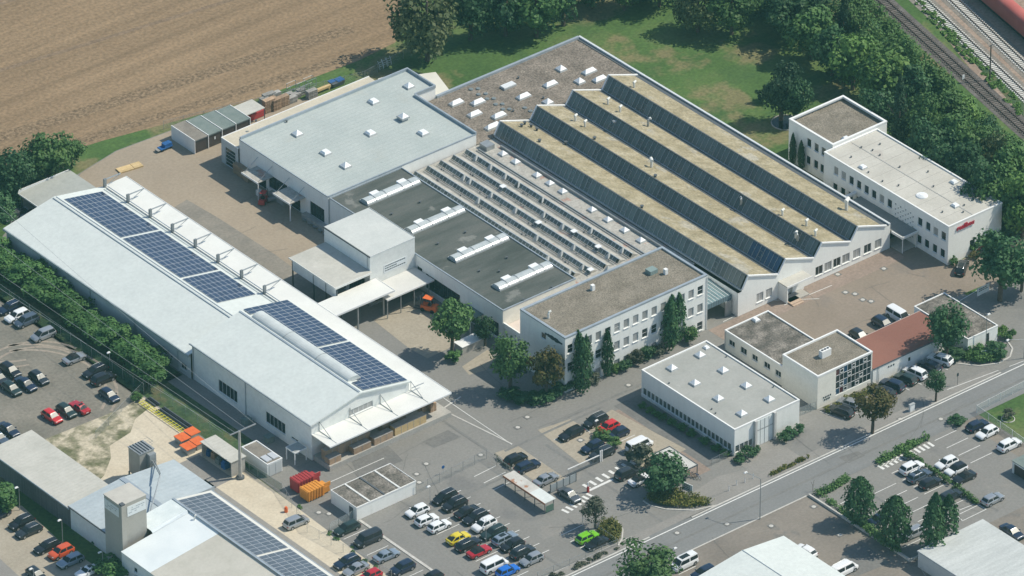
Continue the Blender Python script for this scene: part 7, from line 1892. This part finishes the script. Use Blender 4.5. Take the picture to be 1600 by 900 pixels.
# poles, lamps
def lamp(base, top, label, arm=None, style='head', r0=.08):
    b_ = at(*base); h = z_at(b_, top[1]); r = empty("street_lamp", b_, label, "street lamp", "lamp posts")
    put("pole", MB().tube([(0, 0, 0), (0, 0, h)], r0, 7, r2=r0*.6).mesh("pole", galv, 50), r, (0, 0, 0), local=True)
    ax, ay = arm or (-.5, 0)
    put("arm", MB().tube([(0, 0, h-.05), (ax*.6, ay*.6, h+.1), (ax, ay, h+.12)], .04, 5).mesh("arm", galv), r, (0, 0, 0), local=True)
    put("lamp_head", MB().frustum(ax-.35, ax+.35, ay-.16, ay+.16, h+.05, ax-.25, ax+.25, ay-.1, ay+.1, h+.22, bottom=True).mesh("lamp_head", white_trim), r, (0, 0, 0), local=True)
a = at(1187.5, 811); c = at(1165, 741, 7.6)
lamp((1187.5, 811), (1180, 748), "tall curved street lamp on the south kerb", (c.x-a.x, c.y-a.y), r0=.1)
lamp((1600, 560), (1590, 530), "tall street lamp at the right edge of the street", (-2.5, 1.5), r0=.1)
lamp((31, 797), (30, 761), "staff lot lamp post beside the big bush"); lamp((98, 848), (97, 812), "staff lot lamp post behind the orange car"); lamp((161, 890), (159.5, 862), "staff lot lamp post above the white car"); lamp((53, 910), (53, 888), "staff lot lamp post at the bottom edge")
lamp((1540, 548), (1543, 493), "slim lamp post at the gatehouse front wall", (.4, 0)); lamp((1213, 900), (1213, 862), "unused"[:0]+"lamp post hidden by the bottom edge hall", (.4, 0)) if False else None
lamp((672, 790), (671.5, 760), "thin lamp post at the head of the white cars", (-.3, 0), r0=.05); lamp((759.5, 848), (760, 810), "thin lamp post between the car rows", (-.3, 0), r0=.06); lamp((931.5, 672), (932, 658), "short round-headed lamp in the upper lot", (0.05, 0), r0=.05)
lamp((172, 578), (171.5, 551), "lamp post at the green fence by two black cars", (-.2, 0), r0=.06); lamp((1053, 892), (1052.5, 858), "lamp post behind the bottom leafy tree", (.2, 0))
p = at(*(375.6, 747)); h = 9.2; r = empty("power_pole", p, "concrete power pole with crossarm beside the shelter", "power pole")
put("pole", MB().tube([(0, 0, 0), (0, 0, h)], .32, 12, r2=.2).mesh("pole", concrete, 50), r, (0, 0, 0), local=True); put("pole_base", MB().disc((0, 0, 0), .7, 14, .35).mesh("pole_base", steel_dark), r, (0, 0, 0), local=True)
put("crossarm", MB().box(-1.9, 3.4, -.08, .08, h-.12, h+.08).mesh("crossarm", galv), r, (0, 0, 0), local=True)
wb_ = MB()
for dx, q in ((-1.8, (0, 437)), (-.9, (0, 418)), (1.2, (30, 405)), (3.2, (110, 430))):
    e = at(q[0], q[1], 9.0); e = p+(e-p)*2.2; e.z = 9.0; s0 = p+Vector((dx, 0, h+.1)); pts = []
    for i in range(17): f = i/16; v = s0+(e-s0)*f; v.z -= 1.6*4*f*(1-f)*.6; pts.append(v)
    wb_ = MB().tube(pts, .022, 4)
    put("wire", wb_.mesh("wire", mat("bare_wire", [(.35, .37, .38)], 1, .5)), r, p*0+Vector((0, 0, 0)))
a = at(1384+162, 126); b_ = at(1546.5, 125); h = z_at(b_, 70); r = empty("track_mast", b_, "wooden mast with small crossbar between the railway tracks", "mast")
put("pole", MB().tube([(0, 0, 0), (0, 0, h)], .14, 8, r2=.1).mesh("pole", mat("dark_pole", [(.09, .075, .065)], 1, .9)), r, (0, 0, 0), local=True); put("crossbar", MB().box(-.5, .6, -.05, .05, h-.2, h-.1).mesh("crossbar", steel_dark), r, (0, 0, 0), local=True)
b_ = at(1505, 129); r = empty("track_sign", b_, "small white sign board beside the dark track", "sign"); put("post", MB().tube([(0, 0, 0), (0, 0, 1.2)], .04, 5).mesh("post", galv), r, (0, 0, 0), local=True); put("board", MB().box(-.25, .25, -.02, .02, .7, 1.6).mesh("board", sign_board), r, (0, 0, 0), local=True)
# train
a, c = at(1549, -6, 3.4), at(1606, 43, 3.4); t = (c-a).normalized(); ang = math.atan2(t.y, t.x); ctr = (a+c)/2+Vector((t.y, -t.x, 0))*-1.2
r = empty("train_car", (ctr.x, ctr.y, 0), "red railway carriage at the upper right corner", "train", None, ang)
b = MB(); L = 44
prof = [(-1.45, 1.1), (-1.45, 3.2), (-1.25, 3.75), (-.7, 4.1), (0, 4.2), (.7, 4.1), (1.25, 3.75), (1.45, 3.2), (1.45, 1.1)]
for x in (-L/2, L/2): b.v += [(x, y, z) for y, z in prof]
n = len(prof)
for i in range(n-1): b.f.append((i, i+1, n+i+1, n+i)); b.mi.append(0)
b.f.append(tuple(range(n))); b.f.append(tuple(reversed(range(n, 2*n)))); b.mi += [0, 0]
put("carriage_body", b.mesh("carriage_body", mat("faded_red", [(.40, .10, .085), (.46, .13, .11)], .3, .7), 40), r, (0, 0, 0), local=True)
put("underframe", MB().box(-L/2+.3, L/2-.3, -1.2, 1.2, .35, 1.1).mesh("underframe", trim_black), r, (0, 0, 0), local=True)
for x in (-18, -12, -3, 3, 12, 18): put("bogie", MB().tube([(x, -.85, .45), (x, .85, .45)], .45, 12).mesh("bogie", steel_dark), r, (0, 0, 0), local=True)
# fences
def fence(label, pts, h=1.8, step=2.5, mm=None, post=None, pr=.035):
    P = [at(*p) if len(p) == 2 else Vector(p) for p in pts]; r = empty("wire_fence", P[0], label, "fence"); r.location.z = 0
    WORLD_POS[r.name] = Vector((P[0].x, P[0].y, 0)); b = MB(); pme = MB().tube([(0, 0, 0), (0, 0, h+.1)], pr, 5).mesh("post", post or galv)
    for a, c in zip(P[:-1], P[1:]):
        b.face([(a.x, a.y, .05), (c.x, c.y, .05), (c.x, c.y, h), (a.x, a.y, h)]); L = (c-a).length; n = max(1, round(L/step))
        for i in range(n): q = a+(c-a)*(i/n); put("post", pme, r, (q.x, q.y, 0))
        put("top_rail", MB().tube([(a.x, a.y, h), (c.x, c.y, h)], .02, 4).mesh("top_rail", post or galv), r)
    put("post", pme, r, (P[-1].x, P[-1].y, 0)); b.build("wire_mesh", mm or m_wire, r)
m_wire = mesh_mat("wire_mesh_grey", (.30, .33, .33), .16); m_wire_green = mesh_mat("wire_mesh_green", (.03, .10, .07), .5); m_clear = mesh_mat("pale_mesh_panel", (.45, .50, .49), .35)
fence("green mesh fence between gravel lot and hedge", ((-68.2, 60, 0), (-68.2, 13.5, 0)), 2.0, 3.0, m_wire_green)
fence("low wire fence along the gravel lot's weedy edge", ((150, 690-5), (228, 604)), 1.5, 4)
fence("wire fence beside the grass strip and pipe piles", ((232, 608), (348, 690)), 1.8, 3.5)
fence("wire fence between sand lane and car park bays", ((440, 768), (480, 832), (612, 905)), 1.7, 2.6)
fence("wire fence between works yard and main car park", ((650, 773), (760, 717), (808, 752)), 1.8, 2.8)
fence("tall mesh panel by the garage block", ((515, 832), (558, 809)), 1.8, 2.4, m_clear)
fence("dark-posted wire fence beside the street and entrance bed", ((840, 905), (965, 853), (928, 828), (910, 818)), 1.3, 3)
fence("short fence at the container cabin and pole", ((376, 727), (430, 762), (440, 768)), 1.6, 2.4, m_wire_green)
fence("pale mesh fence around the right lawn", ((1600, 607), (1526, 645), (1600, 697)), 1.5, 3, m_clear, white_trim, .05)
fence("wire fence along the field verge", ((-14, 79.6, 0), (24, 70.5, 0), (34, 72, 0)), 1.8, 4)
fence("wire fence beside the street hall's lane", ((1112, 728), (1136, 716)), 1.4, 2)
fence("grey gate fence between street hall and cube", ((1250, 650), (1275, 640)), 1.6, 1.2, m_clear)
# sliding gate
a, c = at(887, 745), at(938, 722); r = empty("sliding_gate", a, "white-topped sliding gate across the entrance lane", "gate"); ang = math.atan2((c-a).y, (c-a).x); L = (c-a).length; r.rotation_euler = (0, 0, ang)
put("top_rail", MB().box(0, L, -.06, .06, 1.35, 1.5).mesh("top_rail", white_trim), r, (0, 0, 0), local=True); put("bottom_rail", MB().box(0, L, -.06, .06, .15, .3).mesh("bottom_rail", steel_dark), r, (0, 0, 0), local=True)
bm_ = MB().box(-.02, .02, -.02, .02, .3, 1.35).mesh("gate_bar", galv)
for i in range(int(L/.28)): put("gate_bar", bm_, r, (.15+i*.28, 0, 0), local=True)
for x in (L, L+.35): put("gate_post", MB().box(x-.09, x+.09, -.09, .09, 0, 2.2).mesh("gate_post", white_trim), r, (0, 0, 0), local=True)
a, c = at(860, 771), at(900, 752); r = empty("panel_fence", a, "grey panelled fence beside the sliding gate", "fence"); ang = math.atan2((c-a).y, (c-a).x); L = (c-a).length; r.rotation_euler = (0, 0, ang)
for i in range(4): put("panel", MB().box(i*L/4+.06, (i+1)*L/4-.06, -.03, .03, .15, 1.6).mesh("panel", mat("panel_grey", [(.34, .37, .38)], 1, .6)), r, (0, 0, 0), local=True)
for i in range(5): put("post", MB().box(i*L/4-.06, i*L/4+.06, -.06, .06, 0, 1.75).mesh("post", steel_dark), r, (0, 0, 0), local=True)
b_ = at(918.8, 769); r = empty("barrier_post", b_, "red and white barrier post at the crossing", "post"); put("post_base", MB().box(-.16, .16, -.16, .16, 0, 1.1).mesh("post_base", red_p), r, (0, 0, 0), local=True); put("post_top", MB().tube([(0, 0, 1.1), (0, 0, 1.9)], .1, 8).mesh("post_top", white_trim), r, (0, 0, 0), local=True)
# boards and boxes
def board(name, label, px0, px1, h, z0, cat="sign", lines=3):
    a, c = at(*px0), at(*px1); ang = math.atan2((c-a).y, (c-a).x); L = (c-a).length; r = empty(name, a, label, cat, None, ang)
    put("board", MB().box(0, L, -.05, .05, z0, z0+h).mesh("board", sign_board), r, (0, 0, 0), local=True)
    for x in (.05, L-.05): put("post", MB().box(x-.05, x+.05, .06, .14, 0, z0+h).mesh("post", galv), r, (0, 0, 0), local=True)
    b = MB(); rr_ = random.Random(6)
    for k in range(lines):
        x = .3; zz = z0+h*(.75-.24*k)
        while x < L-.5: w = rr_.uniform(.15, .45); b.box(x, min(x+w, L-.2), -.07, -.05, zz, zz+h*.1); x += w+.1
    put("print", b.mesh("print", sign_dark), r, (0, 0, 0), local=True)
board("notice_board", "white entrance board with small print beside the bush-tree", (1066, 768), (1082, 775), 1.5, .5)
board("notice_board", "white company board among shrubs before the gatehouse", (1533, 561), (1558, 556), .9, .7, lines=1)
board("blue_sign_post", "white rail-like board standing at the gatehouse drive", (1527, 466), (1545, 457), 1.5, .4, "sign", 2)
b_ = at(692.5, 741); r = empty("road_sign", b_, "round blue road sign on the works fence", "sign"); put("post", MB().tube([(0, 0, 0), (0, 0, 1.7)], .03, 5).mesh("post", galv), r, (0, 0, 0), local=True)
dm = MB(); dm.v = [(.3*math.cos(6.2832*i/16), y, 1.4+.3*math.sin(6.2832*i/16)) for y in (-.03, .03) for i in range(16)]; dm.f = [tuple(range(16)), tuple(reversed(range(16, 32)))]+[(i, (i+1) % 16, 16+(i+1) % 16, 16+i) for i in range(16)]; dm.mi = [0]*18
put("disc", dm.mesh("disc", blue_p), r, (0, 0, 0), local=True)
b_ = at(1424.5, 642); r = empty("utility_cabinet", b_, "pale grey utility cabinet on the street verge", "cabinet"); put("cabinet_box", MB().box(-.5, .5, -.2, .2, 0, 1.3).mesh("cabinet_box", frame_white), r, (0, 0, 0), local=True); put("cap", MB().box(-.55, .55, -.25, .25, 1.3, 1.4).mesh("cap", curb_grey), r, (0, 0, 0), local=True)
b_ = at(1270, 768); r = empty("young_tree", b_, "bare young street tree on the south kerb", "tree"); put("trunk", MB().tube([(0, 0, 0), (0, 0, 1.1), (.05, 0, 1.4)], .04, 5).tube([(0, 0, 1.1), (-.4, 0, 2.0)], .025, 4).tube([(0, 0, 1.1), (.35, .1, 2.1)], .025, 4).mesh("trunk", m_bark), r, (0, 0, 0), local=True)
b_ = at(1496, 602); r = empty("road_post", b_, "thin dark sign post on the street verge", "post"); put("post", MB().tube([(0, 0, 0), (0, 0, 2.3)], .04, 5).mesh("post", steel_dark), r, (0, 0, 0), local=True); put("plate", MB().box(-.2, .2, -.02, .02, 1.8, 2.4).mesh("plate", sign_dark), r, (0, 0, 0), local=True)
for k, q in enumerate(((1139, 767, 1144, 760), (1151, 758, 1153, 752), (1164, 754, 1165, 747), (1177, 748, 1178, 741))):
    b_ = at(q[0], q[1]); r = empty("bollard", b_, "pale bollard at the driveway opposite the tall lamp, %s from the board" % ordn[k], "bollard", "bollards at the driveway"); put("post", MB().tube([(0, 0, 0), (0, 0, .9)], .07, 8).mesh("post", white_trim), r, (0, 0, 0), local=True); put("cap", MB().disc((0, 0, .9), .09, 8, .05).mesh("cap", galv), r, (0, 0, 0), local=True)
# pallet with boards by the steps, steps at the hall
p = at(1242, 470); solid("timber_platform", "pale timber platform at the foot of the entrance steps", "platform", MB().box(p.x-1.5, p.x+.9, p.y-.9, p.y+.9, .1, .3).box(p.x-1.5, p.x+.9, p.y-1.4, p.y-.95, .02, .2), mat("platform_wood", [(.46, .34, .25), (.54, .41, .31)], 1, .85))
# manhole covers with a pale disc in a darker square
mh_s = MB().box(-.55, .55, -.55, .55, gz(5), gz(5)+.012).mesh("cover_frame", m_patch); mh_d = MB().disc((0, 0, gz(5)+.012), .36, 16, .015).mesh("cover", m_kerb)
mh = [((1058, 833), "on the street before the bottom tree"), ((1136, 819), "on the street by the tall lamp"), ((1407, 655), "on the street below the small round tree"), ((1470, 655), "on the street further along"), ((1321, 457), "first of the pair in the front yard"), ((1336, 459.5), "second of the pair in the front yard"), ((1348, 468.5), "first of the linked pair in the front yard"), ((1361, 471), "second of the linked pair in the front yard"), ((1309, 429), "by the hall's front wall in the yard"), ((1381, 420), "before the entrance canopy"), ((982, 602), "on the lane by the street hall"), ((824, 652), "on the lane left of the upper lot"), ((809, 668), "beside the long white line"), ((751, 711), "at the fence corner"), ((666, 725), "on the yard by the fence"), ((651, 741), "near the garage block's roof corner"), ((655, 754), "inside the fence by the garage block"), ((498, 801), "left of the pair behind the garage block"), ((514, 803), "right of the pair behind the garage block"), ((1271.5, 792), "square one on the south pavement"), ((1205, 822), "on the south pavement"), ((907, 688), "between the bays of the upper lot"), ((1312, 836), "on the south drive")]
for q, lb in mh:
    b_ = at(*q); r = empty("manhole_cover", (b_.x, b_.y, .0), "pale round manhole cover "+lb, "manhole cover", "manhole covers")
    put("cover_frame", mh_s, r, (0, 0, 0), local=True); put("cover", mh_d, r, (0, 0, 0), local=True)
# bicycles in the rack beside the slatted canopy
def bicycle(px, py, label, mm):
    b_ = at(px, py); r = empty("bicycle", b_, label, "bicycle", "bicycles in the rack", R(90))
    tor = MB(); tor.tube([(.33*math.cos(6.2832*i/14), 0, .33*math.sin(6.2832*i/14)) for i in range(15)], .025, 4, cap=False); tm = tor.mesh("wheel", rubber)
    for x in (-.52, .52): put("wheel", tm, r, (x, 0, .34), local=True)
    b = MB(); b.tube([(-.52, 0, .34), (-.15, 0, .8), (.38, 0, .85), (.52, 0, .34)], .025, 4); b.tube([(-.15, 0, .8), (0, 0, .32), (.38, 0, .85)], .025, 4)
    put("frame", b.mesh("frame", mm), r, (0, 0, 0), local=True); put("handlebar", MB().tube([(.38, -.28, 1.0), (.38, .28, 1.0)], .02, 4).tube([(.38, 0, .85), (.38, 0, 1.0)], .02, 4).mesh("handlebar", steel_dark), r, (0, 0, 0), local=True); put("saddle", MB().box(-.28, -.05, -.07, .07, .92, .98).tube([(-.16, 0, .8), (-.16, 0, .92)], .015, 4).mesh("saddle", trim_black), r, (0, 0, 0), local=True)
for k, q in enumerate(((1076, 742), (1080, 744.5), (1085, 746.5), (1090, 748))): bicycle(q[0], q[1], "%s parked bicycle, %s from the bush-tree" % (["red", "grey", "dark", "blue"][k], ordn[k]), [red_p, galv, steel_dark, blue_p][k])
# white garden frames at the field's end
for k, q in enumerate(((595, 107), (601, 104), (608, 101))):
    p = at(*q); b = MB()
    for dx in (-.4, .4): b.tube([(p.x+dx, p.y-.3, 0), (p.x+dx, p.y, 1.0), (p.x+dx, p.y+.4, 1.5)], .04, 4)
    for z in (.5, .9, 1.4): b.tube([(p.x-.4, p.y-.1, z), (p.x+.4, p.y-.1, z)], .035, 4)
    solid("steel_rack", "white tubular rack on the grass behind the pale hall, %s" % ["lowest", "middle", "highest"][k], "rack", b, white_trim, "white racks on the grass")
b_ = at(1500, 0)
# stone ring on the right lawn
p = at(1575, 655); b = MB(); b.tube([(p.x+1.1*math.cos(6.2832*i/18), p.y+1.1*math.sin(6.2832*i/18), .06) for i in range(19)], .09, 5, cap=False); solid("stone_ring", "pale stone ring around the ornamental shrub", "edging", b, m_kerb)
p = at(1228, 192); solid("pond_edge", "stone ring of a small pond before the lawn trees", "pond edge", MB().tube([(p.x+2.6*math.cos(6.2832*i/24), p.y+2.6*math.sin(6.2832*i/24), .08) for i in range(25)], .12, 5, cap=False), palletgrey)
sheet("pond_water", [(p.x+2.5*math.cos(6.2832*i/24), p.y+2.5*math.sin(6.2832*i/24)) for i in range(24)], .03, mat("pond_water", [(.012, .02, .018)], 1, .1))
print("cars", ncar, "objects", len(bpy.data.objects))

# ------------------------------------------------------------------ air
hz = bpy.data.materials.new("haze_air"); hz.use_nodes = True; n = hz.node_tree.nodes; n.remove(n["Principled BSDF"])
pv = n.new("ShaderNodeVolumePrincipled"); pv.inputs["Color"].default_value = (.34, .84, .82, 1); pv.inputs["Density"].default_value = .00005; pv.inputs["Anisotropy"].default_value = 0.0
hz.node_tree.links.new(pv.outputs[0], n["Material Output"].inputs["Volume"])
o = MB().box(-3700, 3700, -3700, 3700, -1.0, 690).build("haze", hz); o["kind"] = "stuff"
